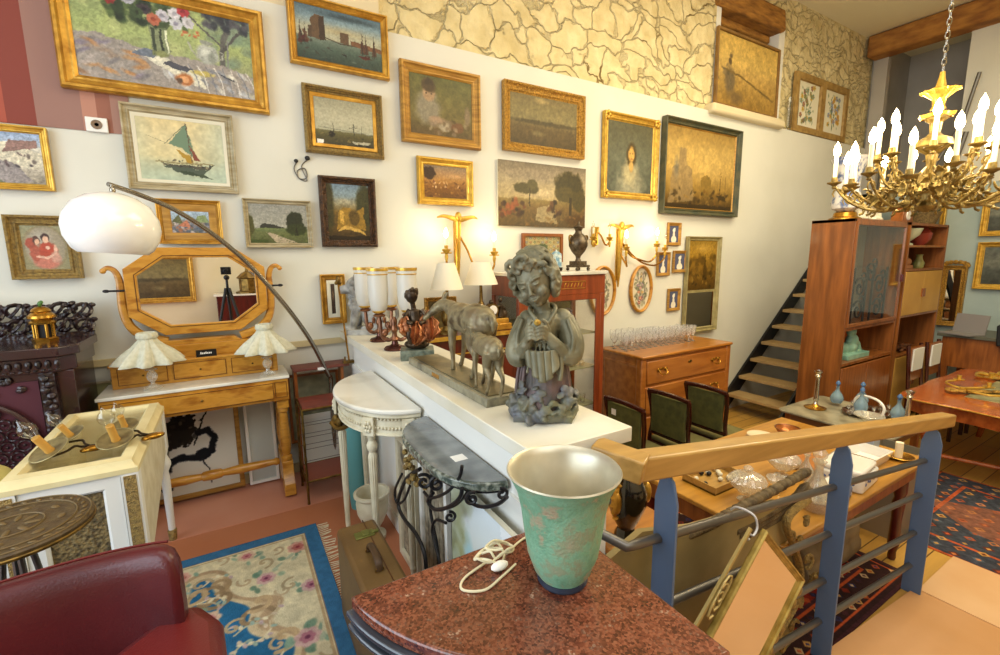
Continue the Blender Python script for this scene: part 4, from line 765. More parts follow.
obj('price_tag',MB().box(.02,.07,-.083,-.081,.815,.835),M['paper'],t)
q=BY(350,372,3.38); tp=BY(338,283,3.26); t=thing('brass_stand','slender brass rod stand with floral finial in front of the lion sculpture','stand',(q.x-.0,3.38,.84)); d=tp-Vector((q.x,3.38,.84))
obj('rod',MB().cyl((0,0,.0),tuple(d),.0065),M['brass'],t); obj('base',MB().box(-.045,.03,-.02,.02,0,.02).cyl((-.03,0,.02),(-.03,0,.05),.006),M['oldbrass'],t)
obj('finial',MB().ell(d+Vector((0,0,.02)),(.015,.015,.03),8).ell(d+Vector((.012,0,.0)),(.012,.01,.014),8).ell(d+Vector((-.012,0,.0)),(.012,.01,.014),8),M['oldbrass'],t)
# ------------------------------------------------------------------ white demilune console
t=thing('demilune_console','white carved half round console with veined marble top under the ledge','console table',(.73,2.39,0))
a_,b_=.31,.43
def demi(a,b,n=28,off=0): return [(-(a-off)*sin(k*PI/n),(b-off)*cos(k*PI/n)) for k in range(n+1)]
obj('marble_top',MB().prism(demi(a_,b_),.875,.9),M['marblewhite'],t,bevel=.008)
obj('top_moulding',MB().prism(demi(a_,b_,off=.012),.855,.875),M['offwhite'],t,bevel=.004)
obj('apron',MB().prism(demi(a_,b_,off=.03),.765,.855),M['offwhite'],t)
bd=MB()
for k in range(1,56):
    w=k*PI/56; bd.ell((-(a_-.024)*sin(w),(b_-.024)*cos(w),.845),(.006,.006,.006),6); bd.ell((-(a_-.026)*sin(w),(b_-.026)*cos(w),.8),(.006,.006,.009),6)
bd.tube([(x,y,.768) for x,y in demi(a_,b_,off=.026)],.006,6)
obj('beading',bd,M['offwhite'],t)
lp=[(.012,.0),(.02,.01),(.013,.03),(.016,.06),(.02,.07),(.014,.08),(.015,.1),(.024,.62),(.026,.65),(.018,.67),(.03,.69),(.032,.71),(.02,.73),(.03,.76)]
for w,gilt in((.4,0),(.74,1),(.1,0),(.93,0)):
    x=-(a_-.035)*sin(w*PI); y=(b_-.035)*cos(w*PI)
    lg=obj('leg',MB().lathe([(r*.82,z) for r,z in lp],(x,y,0),n=48,rad=lambda a,k:1+(.07*cos(12*a) if 6<=k<=8 else 0)),M['offwhite'],t)
    rs=MB().box(-.028,.028,-.012,.0,.765,.855)
    for k in range(6): rs.ell((.014*cos(k*PI/3),-.016,.81+.022*sin(k*PI/3)),(.008,.007,.011),6)
    rs.ell((0,-.018,.81),(.007,.006,.007),6)
    mo=MB(); mo.add(rs.v,rs.f,T(x*1.07,y*1.07,0)@RZ(math.atan2(-y/(b_*b_),-x/(a_*a_))*0+ -math.atan2(y/b_,-x/a_)-PI/2)); obj('rosette_block',mo,M['offwhite'],t)
g=MB(); x=-(a_-.035)*sin(.4*PI); y=(b_-.035)*cos(.4*PI)
for k in range(9): w=k*2*PI/9; g.ell((x+.032*cos(w),y+.032*sin(w),.72+.014*(k%2)),(.02,.02,.03),8)
g.tube(cat([(x-.05,y+.02,.71),(x-.03,y-.04,.69),(x+.02,y-.05,.7),(x+.05,y-.02,.73)],5),.012,7)
obj('gilt_garland',g,M['oldbrass'],t)
# urn planter on the floor
q=BZ(370,498,.3); t=thing('urn_planter','white footed urn planter standing under the half round console','planter',(.6,2.47,0))
obj('urn',MB().lathe([(0,0),(.07,0),(.07,.02),(.04,.04),(.035,.06),(.06,.1),(.085,.16),(.09,.22),(.085,.25),(.1,.265),(.1,.28),(.085,.28),(.078,.25),(.07,.16),(.0,.1)],n=32),M['offwhite'],t)
hm=MB()
for s in(-1,1): hm.tube([(.0,s*.085,.2),(.0,s*.12,.22),(.0,s*.125,.25),(0,s*.1,.27)],.008,7)
obj('handles',hm,M['offwhite'],t)
t=thing('vase','tall turquoise glazed floor vase behind the half round console','vase',(.61,2.85,0)); obj('body',MB().lathe([(0,0),(.05,0),(.055,.04),(.065,.3),(.07,.5),(.06,.62),(.065,.66),(.055,.66),(.05,.6),(0,.5)],n=24),M['turqpot'],t)
# ------------------------------------------------------------------ green marble console with iron scrolls
t=thing('iron_console','wrought iron console with dark green marble top between white console and urn vase','console table',(.735,1.56,0))
def bow(off=0,n=30):
    L=.37-off; D=.185-off; o=[]
    for k in range(n+1):
        u=-1+2*k/n; y=-u*L; o.append((-(D)*(1-abs(u)**3.2)**.6 if abs(u)<1 else 0,y))
    return o
obj('marble_top',MB().prism(bow(),.84,.872),M['marblegreenedge'],t,bevel=.007); obj('polished_face',MB().prism(bow(.008),.872,.8735),M['marblegreen'],t)
obj('price_sticker',MB().box(-.09,-.04,-.15,-.1,.8736,.8745),M['paper'],t)
ir=MB()
ir.tube([(x,y,.832) for x,y in bow(.02)],.006,6)
obj('rail',ir,M['black'],t)
for s in(1,):
    pass
def ipt(px,py,X=.60): q=BX(px,py,X); return (q.x-.735,q.y-1.56,q.z)
def irn(name,pts,r,X=.60,m='black',n=6): o=obj(name,MB().tube(cat([ipt(a,b,X) for a,b in pts],n),r,8),M[m],t); return o
irn('leg',[(420,469),(407,478),(399,497),(399,508),(405,520),(416,534),(424,552),(427,575),(430,600)],.0085)
irn('leg',[(432,470),(432,488),(430,505),(433,525),(437,545),(438,565),(432,590)],.007,.66)
irn('leg',[(446,523),(436,520),(432,530),(436,548),(440,566),(438,590)],.006,.64)
def iscroll(px,py,r0,r1,a0,a1,w=.0065,X=.59,n=30):
    c=Vector(ipt(px,py,X)); return MB().tube([c+Vector((.93*(r0+(r1-r0)*i/n)*cos(a0+(a1-a0)*i/n),-.37*(r0+(r1-r0)*i/n)*cos(a0+(a1-a0)*i/n),(r0+(r1-r0)*i/n)*sin(a0+(a1-a0)*i/n))) for i in range(n+1)],w,7)
obj('scroll',iscroll(424,482,.006,.034,0,8.5),M['black'],t)
obj('scroll',iscroll(437,484,.006,.03,PI,PI-8.5),M['black'],t)
obj('scroll',iscroll(450,517,.005,.022,0,8,.0055,.62),M['black'],t)
obj('scroll',iscroll(472,499,.006,.024,2.4,-5.2,.006,.62),M['black'],t)
obj('scroll',iscroll(502,494,.005,.02,.8,8.2,.0055,.68),M['black'],t)
irn('c_curve',[(462,488),(461,495),(456,502),(446,508),(434,509),(428,501),(433,493)],.0075)
irn('c_curve',[(468,491),(464,497),(455,505),(441,510)],.006,.62)
irn('c_curve',[(424,492),(431,498),(447,492),(459,478),(462,466)],.006)
irn('c_curve',[(468,494),(472,503),(484,507),(498,504),(507,497)],.0065,.65)
irn('c_curve',[(402,474),(395,490),(397,503),(404,500),(410,486)],.006,.60)
gr=MB(); rr=random.Random(8)
for k in range(16): gr.ell((-.14+rr.uniform(-.02,.02),.20+rr.uniform(-.03,.03),.79-k*.008+rr.uniform(-.01,.01)),.013,7)
for k in range(5): gr.ell((-.15+.01*k,.2-.02*k,.66+.02*(k%2)),(.012,.02,.012),7)
obj('gilt_grapes',gr,M['goldold'],t)
# pictures leaning against the half wall
def leanw(l,y0,y1,z1,fw,fm,paint,x=.71,nx=90,seed=1,w0=0):
    W=y1-y0; H=z1
    t=thing('leaning_canvas',l,'painting',(x,(y0+y1)/2,0),rot=(0,0,-PI/2)); t.rotation_euler=(R_(-w0),0,-PI/2)
    if fw: obj('frame',MB().frame(-W/2,W/2,0,H,PROF['flat'](fw,.025)).box(-W/2,W/2,-.006,0,0,H),fm,t)
    else: obj('stretcher',MB().box(-W/2,W/2,-.02,0,0,H),M['linen'],t)
    p=Paint(W-2*fw,H-2*fw,nx,seed=seed); paint(p); o=p.mesh('canvas',M['canvasmat'],t); o.location=(0,-.012 if fw else -.021,fw)
leanw('pale blue and white abstract canvas leaning behind the iron console',1.1,1.56,.74,0,None,p_abstract,seed=61)
def p_plank(p): p.grad([(0,'9c907a'),(1,'8f8470')]); [p.rect(k/6,k/6+.012,0,1,'5f5440') for k in range(1,6)]; p.grain(.3,10)
leanw('weathered grey plank panel leaning behind the iron scrolls',1.6,1.92,.8,.03,M['whitepaint'],p_plank,seed=62)
leanw('grey wooden framed panel leaning behind the white console legs',1.98,2.26,.7,.04,M['offwhite'],p_plank,seed=63)
# ------------------------------------------------------------------ suitcase
t=thing('suitcase','old tan leather suitcase standing on its side next to the carpet','suitcase',(.40,1.66,0))
obj('body',MB().box(-.085,.085,-.3,.31,.0,.42),M['brownleather'],t,bevel=.018)
obj('lid_seam',MB().box(.028,.032,-.302,.312,.0,.4215),M['inlay'],t)
h=MB().tube(cat([(0,-.07,.425),(0,-.06,.455),(0,.0,.468),(0,.06,.455),(0,.07,.425)],5),[.009]*21,8,flat=1.6); obj('handle',h,mat('worn_dark_leather','4c3620',.5),t)
for s in(-1,1): obj('handle_ring',MB().tube([(.016*cos(a),s*.07,.428+.012*sin(a)) for a in np.linspace(0,2*PI,12)[:-1]],.003,6,closed=True),M['oldbrass'],t)
obj('clasp',MB().box(-.03,.05,.17,.22,.42,.426).box(.0,.03,.175,.215,.426,.432).box(.04,.07,.185,.2,.42,.43),mat('green_brass','7d8044',.4,.6),t,bevel=.002)
# ------------------------------------------------------------------ corner cabinet with red granite top
m,nt,b=newmat('red_granite'); N=nt.nodes.new; K=nt.links.new; b.inputs['Roughness'].default_value=.16; b.inputs['Coat Weight'].default_value=.3
tc=N('ShaderNodeTexCoord'); v=N('ShaderNodeTexVoronoi'); v.inputs['Scale'].default_value=210; v.inputs['Randomness'].default_value=1; K(tc.outputs['Object'],v.inputs['Vector'])
r=N('ShaderNodeValToRGB'); E=r.color_ramp.elements; E[0].position=0; E[0].color=lin('3a1c16'); E[1].position=1; E[1].color=lin('b08c76')
for ps,c in((.25,'4a261a'),(.5,'6c3826'),(.68,'864e38'),(.85,'5c3a2e')): q=E.new(ps); q.color=lin(c)
sp=N('ShaderNodeSeparateXYZ'); K(v.outputs['Color'],sp.inputs[0]); n=N('ShaderNodeTexNoise'); n.inputs['Scale'].default_value=28; n.inputs['Detail'].default_value=6; K(tc.outputs['Object'],n.inputs['Vector'])
ma=N('ShaderNodeMath'); ma.operation='MULTIPLY_ADD'; K(n.outputs['Fac'],ma.inputs[0]); ma.inputs[1].default_value=1.1; ma.inputs[2].default_value=-.3
mb_=N('ShaderNodeMath'); mb_.operation='MULTIPLY_ADD'; K(sp.outputs[0],mb_.inputs[0]); mb_.inputs[1].default_value=.55; K(ma.outputs[0],mb_.inputs[2]); K(mb_.outputs[0],r.inputs['Fac']); K(r.outputs[0],b.inputs['Base Color']); M['granite']=m
t=thing('corner_cabinet','dark bow fronted corner cabinet with polished red granite top in the foreground','cabinet',(.715,.9,0))
def cor(off=0,n=30):
    o=[(0,0)]
    for k in range(n+1):
        w=k/n; a=PI+w*PI/2; R0=np.interp(w,[0,.08,.25,.45,.6,.8,1],[.558,.545,.51,.475,.47,.485,.5])-off; o.append((R0*cos(a),R0*sin(a)))
    return o
obj('granite_top',MB().prism(cor(.006),.872,.9),M['granite'],t,bevel=.005)
wm=mat('ebonised_grey_wood','34383f',.25,c2='454b55',scale=6,coat=.6)
obj('cornice_moulding',MB().prism(cor(-.006),.858,.872).prism(cor(.004),.842,.858).prism(cor(-.004),.83,.842).prism(cor(.03),.81,.83),wm,t,bevel=.004)
obj('body',MB().prism(cor(.06),.0,.81),wm,t)
pl=MB()
for w in(.06,.94):
    a=PI+w*PI/2; R0=(.5 if w<.5 else .44)+.005; c=(R0*cos(a),R0*sin(a))
    for k in range(-2,3): pl.cyl((c[0]+.016*k*sin(a),c[1]-.016*k*cos(a),.06),(c[0]+.016*k*sin(a),c[1]-.016*k*cos(a),.78),.008)
obj('fluted_pilasters',pl,wm,t)
pn=MB(); R0=.457
for k in range(8): a=k*PI/4; pn.ell((-R0*cos(.38)+.022*cos(a)*sin(.38)*1,-R0*sin(.38)+.022*cos(a)*-1*cos(.38),.74+.022*sin(a)),(.01,.01,.01),6)
obj('star_ornament',pn,M['silver'],t)
# ------------------------------------------------------------------ green vase on the granite
t=thing('metal_vase','verdigris green metal vase with silvery inside standing on red granite','vase',(.575,.712,.9))
prof=[(0,0),(.048,0),(.05,.006),(.05,.012),(.062,.03),(.076,.07),(.084,.12),(.09,.17),(.1,.215),(.118,.252),(.121,.256)]
m,nt,b=newmat('verdigris_patina'); N=nt.nodes.new; K=nt.links.new; tc=N('ShaderNodeTexCoord'); n=N('ShaderNodeTexNoise'); n.inputs['Scale'].default_value=9; n.inputs['Detail'].default_value=12; n.inputs['Roughness'].default_value=.7; K(tc.outputs['Object'],n.inputs['Vector'])
r=N('ShaderNodeValToRGB'); E=r.color_ramp.elements; E[0].position=.3; E[0].color=lin('a09a80'); E[1].position=.75; E[1].color=lin('7d6c54')
for ps,c in((.42,'86987a'),(.47,'7cac8e'),(.56,'6a9a7c'),(.62,'a0987c')): q=E.new(ps); q.color=lin(c)
K(n.outputs['Fac'],r.inputs['Fac']); K(r.outputs[0],b.inputs['Base Color']); b.inputs['Roughness'].default_value=.55; b.inputs['Metallic'].default_value=.15
n2=N('ShaderNodeTexNoise'); n2.inputs['Scale'].default_value=160; K(tc.outputs['Object'],n2.inputs['Vector']); bm=N('ShaderNodeBump'); bm.inputs['Strength'].default_value=.5; bm.inputs['Distance'].default_value=.004; K(n2.outputs['Fac'],bm.inputs['Height']); K(bm.outputs[0],b.inputs['Normal'])
obj('body',MB().lathe(prof,n=64,cap=False),m,t,sharp=60)
obj('foot_ring',MB().lathe([(.0,0.0005),(.052,.0005),(.055,.005),(.054,.014),(.05,.016)],n=48),mat('dark_blue_foot','252c3c',.5),t)
obj('inner_lining',MB().lathe([(.121,.256),(.119,.259),(.115,.257),(.108,.24),(.096,.21),(.086,.16),(.078,.1),(.06,.05),(0,.03)],n=64,cap=False),mat('silvered_inside','d2ccb8',.35,.55,c2='b4ac94',scale=8),t,sharp=60)
t=thing('white_cable','coiled cream electric cable with switch lying behind the green vase','cable',(.46,.84,.9)); rr=random.Random(11)
pts=[]
for k in range(30): a=k*.8; pts.append((.0+.045*cos(a)*(.6+.5*rr.random())+k*.0015,.0+.03*sin(a)*(.6+.5*rr.random()),.006+.02*rr.random()+.012*(k/30)))
obj('cord',MB().tube(cat(pts,5),.0028,6).tube(cat([(-.0,.0,.006),(-.07,-.02,.004),(-.09,-.05,.004),(-.05,-.075,.004),(.0,-.06,.004),(.05,-.04,.004)],6),.0028,6).tube(cat([(.05,.0,.006),(.12,.03,.004),(.19,.02,.01),(.23,-.02,.01),(.22,-.05,.006),(.17,-.03,.004)],6),.0028,6),M['cable'],t)
obj('switch',MB().ell((.01,-.035,.012),(.022,.012,.01),12),M['paper'],t)
# ------------------------------------------------------------------ white display table with sconces
x0,x1,y0,y1=-.785,-.372,2.2,3.08; t=thing('display_table','aged white glass topped display table with gilt corners','display table',((x0+x1)/2,(y0+y1)/2,0)); hx=(x1-x0)/2;hy=(y1-y0)/2
fm=MB(); 
vs=[];pr=[(0,.77),(0,.79),(.012,.8),(.02,.82),(.055,.825),(.07,.805),(.075,.78),(.075,.5)]
for d,z in pr: vs+=[(-hx+d,-hy+d,z),(hx-d,-hy+d,z),(hx-d,hy-d,z),(-hx+d,hy-d,z)]
fs=[]
for k in range(len(pr)-1):
    for i in range(4): j=(i+1)%4; fs.append((k*4+i,k*4+j,(k+1)*4+j,(k+1)*4+i))
fm.add(vs,fs); obj('top_frame',fm,mat('cream_paint','ddcf9f',.5,c2='cdbb86',scale=10,lo=.4,hi=.8),t,sharp=30)
for sx in(-1,1): obj('side_panel',MB().prism([(-hy+.05,.32),(hy-.05,.54),(hy-.05,.775),(-hy+.05,.775)],-.01,.01,T(sx*(hx-.02),0,0)@Matrix(((0,0,1,0),(1,0,0,0),(0,1,0,0),(0,0,0,1)))),M['offwhite'],t,bevel=.003)
obj('back_panel',MB().box(-hx+.05,hx-.05,hy-.03,hy-.01,.54,.775),M['offwhite'],t)
ff=obj('front_panel',MB().frame(-hx+.06,hx-.06,.34,.77,[(0,0),(0,.02),(.05,.02),(.06,.01),(.06,0)],T(0,-hy+.03,0)),M['whitepaint'],t,sharp=30)
obj('lattice_inset',MB().box(-hx+.11,hx-.11,-hy+.028,-hy+.036,.39,.72),M['wicker'],ff)
obj('gilt_bead_strip',MB().tube([(-hx+.06,-hy+.008,.355+.002*(k%2)) if 0 else (-hx+.06+k*(2*hx-.12)/60,-hy+.008,.355) for k in range(61)],[.006+.003*(k%2) for k in range(61)],6),M['goldold'],ff)
obj('interior_base',MB().box(-hx+.03,hx-.03,-hy+.04,hy-.03,.56,.57),mat('sage_lining','9d9c78',.35,c2='8a8a66',scale=5,coat=.4),t)
for sx in(-1,1):
    for sy in(-1,1):
        k_=1 if sy<0 else 1.9; zz=.29*k_
        lg=obj('leg',MB().lathe([(.012,.0),(.016,.01),(.022,.2*k_),(.018,.22*k_),(.034,.24*k_),(.034,.25*k_),(.02,.27*k_),(.028,zz)],(sx*(hx-.03),sy*(hy-.03),0),n=16).box(sx*(hx-.03)-.028,sx*(hx-.03)+.028,sy*(hy-.03)-.028,sy*(hy-.03)+.028,zz,.775),M['whitepaint'],t)
        gm=MB().box(sx*(hx-.03)-.02,sx*(hx-.03)+.02,sy*(hy-.03)-.031,sy*(hy-.03)+.031,zz+.02,.76).box(sx*(hx-.03)-.031,sx*(hx-.03)-.03,sy*(hy-.03)-.02,sy*(hy-.03)+.02,zz+.02,.76)
        obj('gilt_corner_panel',gm,M['goldold'],lg); obj('gilt_cap',MB().lathe([(.018,.0),(.02,.01),(.023,.06),(.02,.065)],(sx*(hx-.03),sy*(hy-.03),0.002),n=16),M['goldold'],lg)
obj('glass_top',MB().box(-hx+.07,hx-.07,-hy+.07,hy-.07,.806,.811),M['pane'],t)
t=thing('mirror_plate','round cream plate lying inside the white display table','plate',(-.62,2.86,.572)); obj('disc',MB().lathe([(0,.004),(.06,.004),(.1,.012),(.105,.016),(.1,.018),(.06,.01),(0,.01)],n=36),M['linen'],t); obj('centre_boss',MB().ell((0,0,.012),(.02,.02,.006),12),M['oldbrass'],t)
def lying_sconce(l,px,py,rz,tl):
    q=BZ(px,py,.83); t=thing('wall_light',l,'lamp',(q.x,q.y,.812),rz=rz,group='brass wall lights lying on the display table')
    obj('backplate',MB().ell((.13,-.01,.014),(.04,.022,.014),12).ell((.1,-.01,.012),(.02,.015,.01),10),M['brass'],t)
    obj('scroll_arm',MB().tube(cat([(.13,-.01,.025),(.09,.02,.02),(.07,-.0,.035),(.04,.0,.02),(.0,.0,.012)],6),.005,7).tube(cat([(.12,.0,.02),(.1,.05,.02),(.09,.08,.03),(.05,.09,.03)],6),.005,7),M['brownbronze'],t)
    for (x,y,z,k,g) in((0,0,.03,1.25,1),(.06,.11,.045,1.0,0)):
        Mx=T(x,y,z)@RZ(-.3)@RY(tl)@RX(.35)
        dr=obj('drip_pan',MB().lathe([(0,0),(.03*k,.002),(.048*k,.012),(.052*k,.016),(.047*k,.016),(.028*k,.008),(0,.006)],n=28,M=Mx),M['panbrass'],t); obj('pan_rim',MB().tube([Mx@Vector((.051*k*cos(a),.051*k*sin(a),.016)) for a in np.linspace(0,2*PI,30)[:-1]],.0025,6,closed=True),M['palebrass'],dr)
        obj('candle_sleeve',MB().lathe([(.012*k,.005),(.013*k,.012),(.0115*k,.02),(.0115*k,.07*k),(.009*k,.072*k)],n=16,M=Mx),M['waxold'],t)
        obj('bulb',MB().lathe([(.009*k,.07*k),(.014*k,.08*k),(.022*k,.094*k),(.024*k,.106*k),(.019*k,.12*k),(.008*k,.132*k),(.003*k,.145*k),(0,.147*k)],n=20,M=Mx),M['clearbulb'],t)
lying_sconce('two armed brass wall light with tilted bulb at the left end of the display table',52,455,.2,-.35)
lying_sconce('two armed brass wall light lying near the right rim of the display table',117,444,.4,-.15)
# ------------------------------------------------------------------ inlaid round table
t=thing('inlaid_round_table','small round carved oriental table with curved iron legs at left','side table',(-.61,1.80,0)); t.scale=(.77,.77,1.12)
obj('top',MB().lathe([(0,.715),(.215,.715),(.235,.722),(.238,.735),(.232,.74),(0,.74)],n=48),mat('carved_brown_wood','45351f',.5,c2='5c4a2c',scale=30,bump=.4),t)
pt=MB()
for r in(.228,.185,.09): pt.tube([(r*cos(a),r*sin(a),.741) for a in np.linspace(0,2*PI,60)[:-1]],.003,5,closed=True)
for k in range(30): a=k*2*PI/30; pt.ell((.207*cos(a),.207*sin(a),.741),(.014,.006,.003),7,rot=(0,0,a+.9))
for k in range(8): a=k*PI/4; pt.ell((.06*cos(a),.06*sin(a),.741),(.028,.01,.003),8,rot=(0,0,a)); pt.ell((.14*cos(a),.14*sin(a),.741),(.02,.012,.003),8,rot=(0,0,a+1.5))
obj('carved_ornament',pt,mat('gilt_brown_carving','6b5734',.5,.1),t); obj('brass_rim',MB().tube([(.237*cos(a),.237*sin(a),.722) for a in np.linspace(0,2*PI,60)[:-1]],.005,6,closed=True),M['oldbrass'],t)
for k in range(4):
    a=k*PI/2+.5; c,s_=cos(a),sin(a); obj('leg',MB().tube(cat([(.03*c,.03*s_,.71),(.05*c,.05*s_,.6),(.07*c,.07*s_,.45),(.12*c,.12*s_,.2),(.2*c,.2*s_,.01)],6),.011,8),M['steel'],t)
# yellow rounded chair back at far left
t=thing('yellow_stool_seat','pale yellow round padded object at the left edge beside the carved cabinet','pouffe',(-1.0,2.58,0)); obj('cushion',MB().ell((0,0,.66),(.17,.17,.13),24),mat('straw_yellow_fabric','c3b46c',.8),t)
obj('pedestal',MB().lathe([(.14,0),(.14,.03),(.03,.05),(.03,.5),(.1,.54)],n=20),M['chrome'],t)
# ------------------------------------------------------------------ red leather chair
t=thing('leather_chair','burgundy leather armchair seen in the lower left corner','armchair',(-.625,1.22,0))
def backf(u,v):
    # outer shell of the back, curving forward at the sides
    x=-.48+.96*u; y=.34-.16*abs(2*u-1)**2.5+.05*(1-v)*0
    zt=.83+.05*sin(u*PI*.5)*u-.03*sin(u*PI)
    return x,y,zt
bk=MB()
pts_out=[];n=26
ring=[]
for i in range(n+1):
    u=i/n; x=-.45+.9*u; yc=.30-.08*abs(2*u-1)**3; zt=.787+.045*max(0,u-.3)/.7; th=.045
    if u>.955: zt-= (u-.955)**2*14
    sec=[(yc+th,.35),(yc+th*1.1,.6),(yc+th,zt-.04),(yc+th*.6,zt-.008),(yc,zt),(yc-th*.6,zt-.008),(yc-th,zt-.04),(yc-th,.6),(yc-th,.35)]
    ring.append([(x,y,z) for y,z in sec])
k=len(ring[0]); vs=[p_ for r_ in ring for p_ in r_]; fs=[(i*k+j,(i+1)*k+j,(i+1)*k+(j+1)%k,i*k+(j+1)%k) for i in range(n) for j in range(k)]+[tuple(range(k)),tuple(n*k+j for j in range(k))[::-1]]
bk.add(vs,fs); obj('backrest',bk,M['leather'],t,sharp=80,sub=1)
obj('piping',MB().tube([(ring[i][4][0],ring[i][4][1]+.03,ring[i][4][2]-.01) for i in range(1,n)],.004,6),M['leatherred'],t)
obj('seat',MB().box(-.36,.36,-.38,.2,.34,.47),M['leatherred'],t,bevel=.05)
for s in(-1,1):
    obj('armrest',MB().prism([(s*x,y) for x,y in((.28,.16),(.40,.27),(.47,.27),(.53,.16),(.545,-.05),(.53,-.25),(.5,-.36),(.42,-.38),(.3,-.3),(.26,.0))],.50,.615),M['leatherred'],t,bevel=.045,sharp=75)
    obj('arm_support',MB().box(s*.44-.03,s*.44+.03,-.25,.16,.2,.52),M['leather'],t,bevel=.02)
    for y in(-.3,.2): obj('leg',MB().cyl((s*.34,y,.34),(s*.37,y,0),.02,.014),M['chairwood'],t)
obj('seat_frame',MB().box(-.38,.38,-.36,.22,.27,.35),M['leather'],t,bevel=.02)
# ------------------------------------------------------------------ things on the ledge
LZ=1.05
pic('framed_painting','small dark portrait in double gilt frame standing behind the lion sculpture','x' and [(321,276),(346,273),(349,323),(325,326)],.035,.035,M['gold'],'scoop',lambda p:p.grad([(0,'3c2c22'),(1,'4a3a2c')]).blob(.5,.6,.2,.2,'8a6c50',.5),Y=3.5,nx=40,liner=M['linen'],lw=.03,seed=71)
# lion sculpture
t=thing('lion_sculpture','pale grey plaster sculpture of a seated curly lion at the wall end of the ledge','sculpture',(.885,3.38,LZ),rz=-.5); t.scale=(1.35,1.35,1.12)
m_=MB(); m_.box(-.11,.12,-.09,.09,0,.035); m_.ell((.03,0,.13),(.085,.07,.11)); m_.ell((-.02,0,.2),(.075,.07,.09)); m_.ell((-.055,0,.31),(.07,.065,.07)); m_.ell((-.12,0,.29),(.045,.035,.032)); m_.ell((-.145,0,.275),(.02,.02,.016),8)
for s in(-1,1): m_.tube([(-.06,s*.045,.17),(-.085,s*.05,.04)],[.03,.02],10); m_.ell((-.1,s*.05,.045),(.035,.022,.016)); m_.ell((.07,s*.055,.07),(.06,.035,.045)); m_.ell((.01,s*.065,.045),(.05,.022,.016)); m_.ell((-.04,s*.05,.375),(.02,.014,.022),8); m_.ell((-.1,s*.022,.31),(.012,.01,.01),8)
rr=random.Random(2)
for k in range(90):
    a=rr.uniform(0,2*PI); z=rr.uniform(.16,.38); r=.078*(1-abs(z-.28)*1.6); x=-.03+r*cos(a); 
    if x<-.08 and z>.25: continue
    m_.ell((x,r*sin(a),z),rr.uniform(.016,.024),7)
m_.tube(cat([(.1,0,.06),(.14,.03,.1),(.13,.02,.18),(.1,.0,.2)],5),.012,7)
obj('body',m_,M['stonegrey'],t,voxel=.005,smooth_it=2)
# girandole lamps
def girandole(l,x,y,rz):
    t=thing('two_arm_lamp',l,'lamp',(x,y,LZ),rz=rz,group='bronze two arm lamps with frosted glass shades'); t.scale=(1.12,1.12,1.17)
    obj('base',MB().lathe([(0,0),(.058,0),(.06,.006),(.052,.016),(.03,.022),(.018,.03),(.016,.045)],n=32),mat('dark_copper_base','5c3a34',.25,.8),t)
    m_=MB().lathe([(.012,.04),(.022,.055),(.014,.07),(.012,.09),(.02,.105),(.014,.13),(.018,.15),(.008,.17)],n=16)
    obj('stem',m_,M['copperbronze'],t)
    for s in(-1,1):
        c=[(0,0,.07),(s*.03,0,.05),(s*.06,0,.065),(s*.07,0,.1),(s*.073,0,.15),(s*.075,0,.175)]
        a=obj('curved_arm',MB().tube(cat(c,5),[.011-.004*abs(k/25-.5) for k in range(26)],8).ell((s*.05,0,.09),(.018,.014,.022),8).ell((s*.03,0,.12),(.012,.01,.02),8).lathe([(.008,.17),(.03,.176),(.032,.184),(.02,.19),(.018,.2)],(s*.075,0,0),n=20),M['copperbronze'],t)
        obj('glass_shade',MB().lathe([(.02,.195),(.03,.198),(.04,.212),(.048,.24),(.052,.28),(.053,.33),(.052,.38),(.056,.42),(.0545,.42),(.0505,.38),(.0515,.33),(.0505,.28),(.046,.24),(.036,.212),(.02,.2)],(s*.075,0,0),n=32,cap=False),M['frost'],t)
        for pf in([(.0562,.405),(.0575,.415),(.0568,.42)],[(.0535,.385),(.0545,.388),(.054,.391)],[(.028,.194),(.037,.204),(.034,.208)]): obj('gilt_band',MB().lathe(pf,(s*.075,0,0),n=32,cap=False),M['goldbright'],t)
girandole('bronze two arm lamp with frosted shades, the one nearer the lion sculpture',.84,3.0,-.3)
girandole('bronze two arm lamp with frosted shades, the one nearer the child group',.835,2.66,-.35)
# bronze child group with shell leaf on green marble
t=thing('bronze_group','bronze figure of a child with copper leaf shell on a green marble block','sculpture',(.865,2.36,LZ),rz=-.35)
obj('marble_block',MB().box(-.09,.09,-.07,.07,0,.055),mat('rough_green_marble','4c5446',.4,c2='7a8272',scale=30,detail=7,bump=.4),t,bevel=.004)
m_=MB(); m_.ell((0,0,.08),(.07,.05,.03)); m_.tube([(.0,0,.16),(-.005,0,.22),(-.01,0,.27)],[.034,.036,.03],12); m_.ell((-.02,-.01,.345),(.034,.032,.04)); m_.cyl((-.01,0,.27),(-.018,-.005,.32),.014)
for s in(-1,1): m_.tube(cat([(s*.018,0,.17),(s*.04,-.045,.15),(s*.03,-.05,.09)],4),[.024,.023,.022,.021,.02,.018,.017,.016,.012],10); m_.tube(cat([(s*.033,0,.27),(s*.06,-.02,.22),(s*.02,-.06,.2)],4),[.014]*5+[.012]*4,8)
rr=random.Random(4)
for k in range(26): a=rr.uniform(0,6.28); m_.ell((-.02+.03*cos(a),.0+.028*sin(a),.355+rr.uniform(-.02,.03)),.011,7)
obj('child_figure',m_,M['brownbronze'],t,voxel=.004,smooth_it=1)
lf=MB()
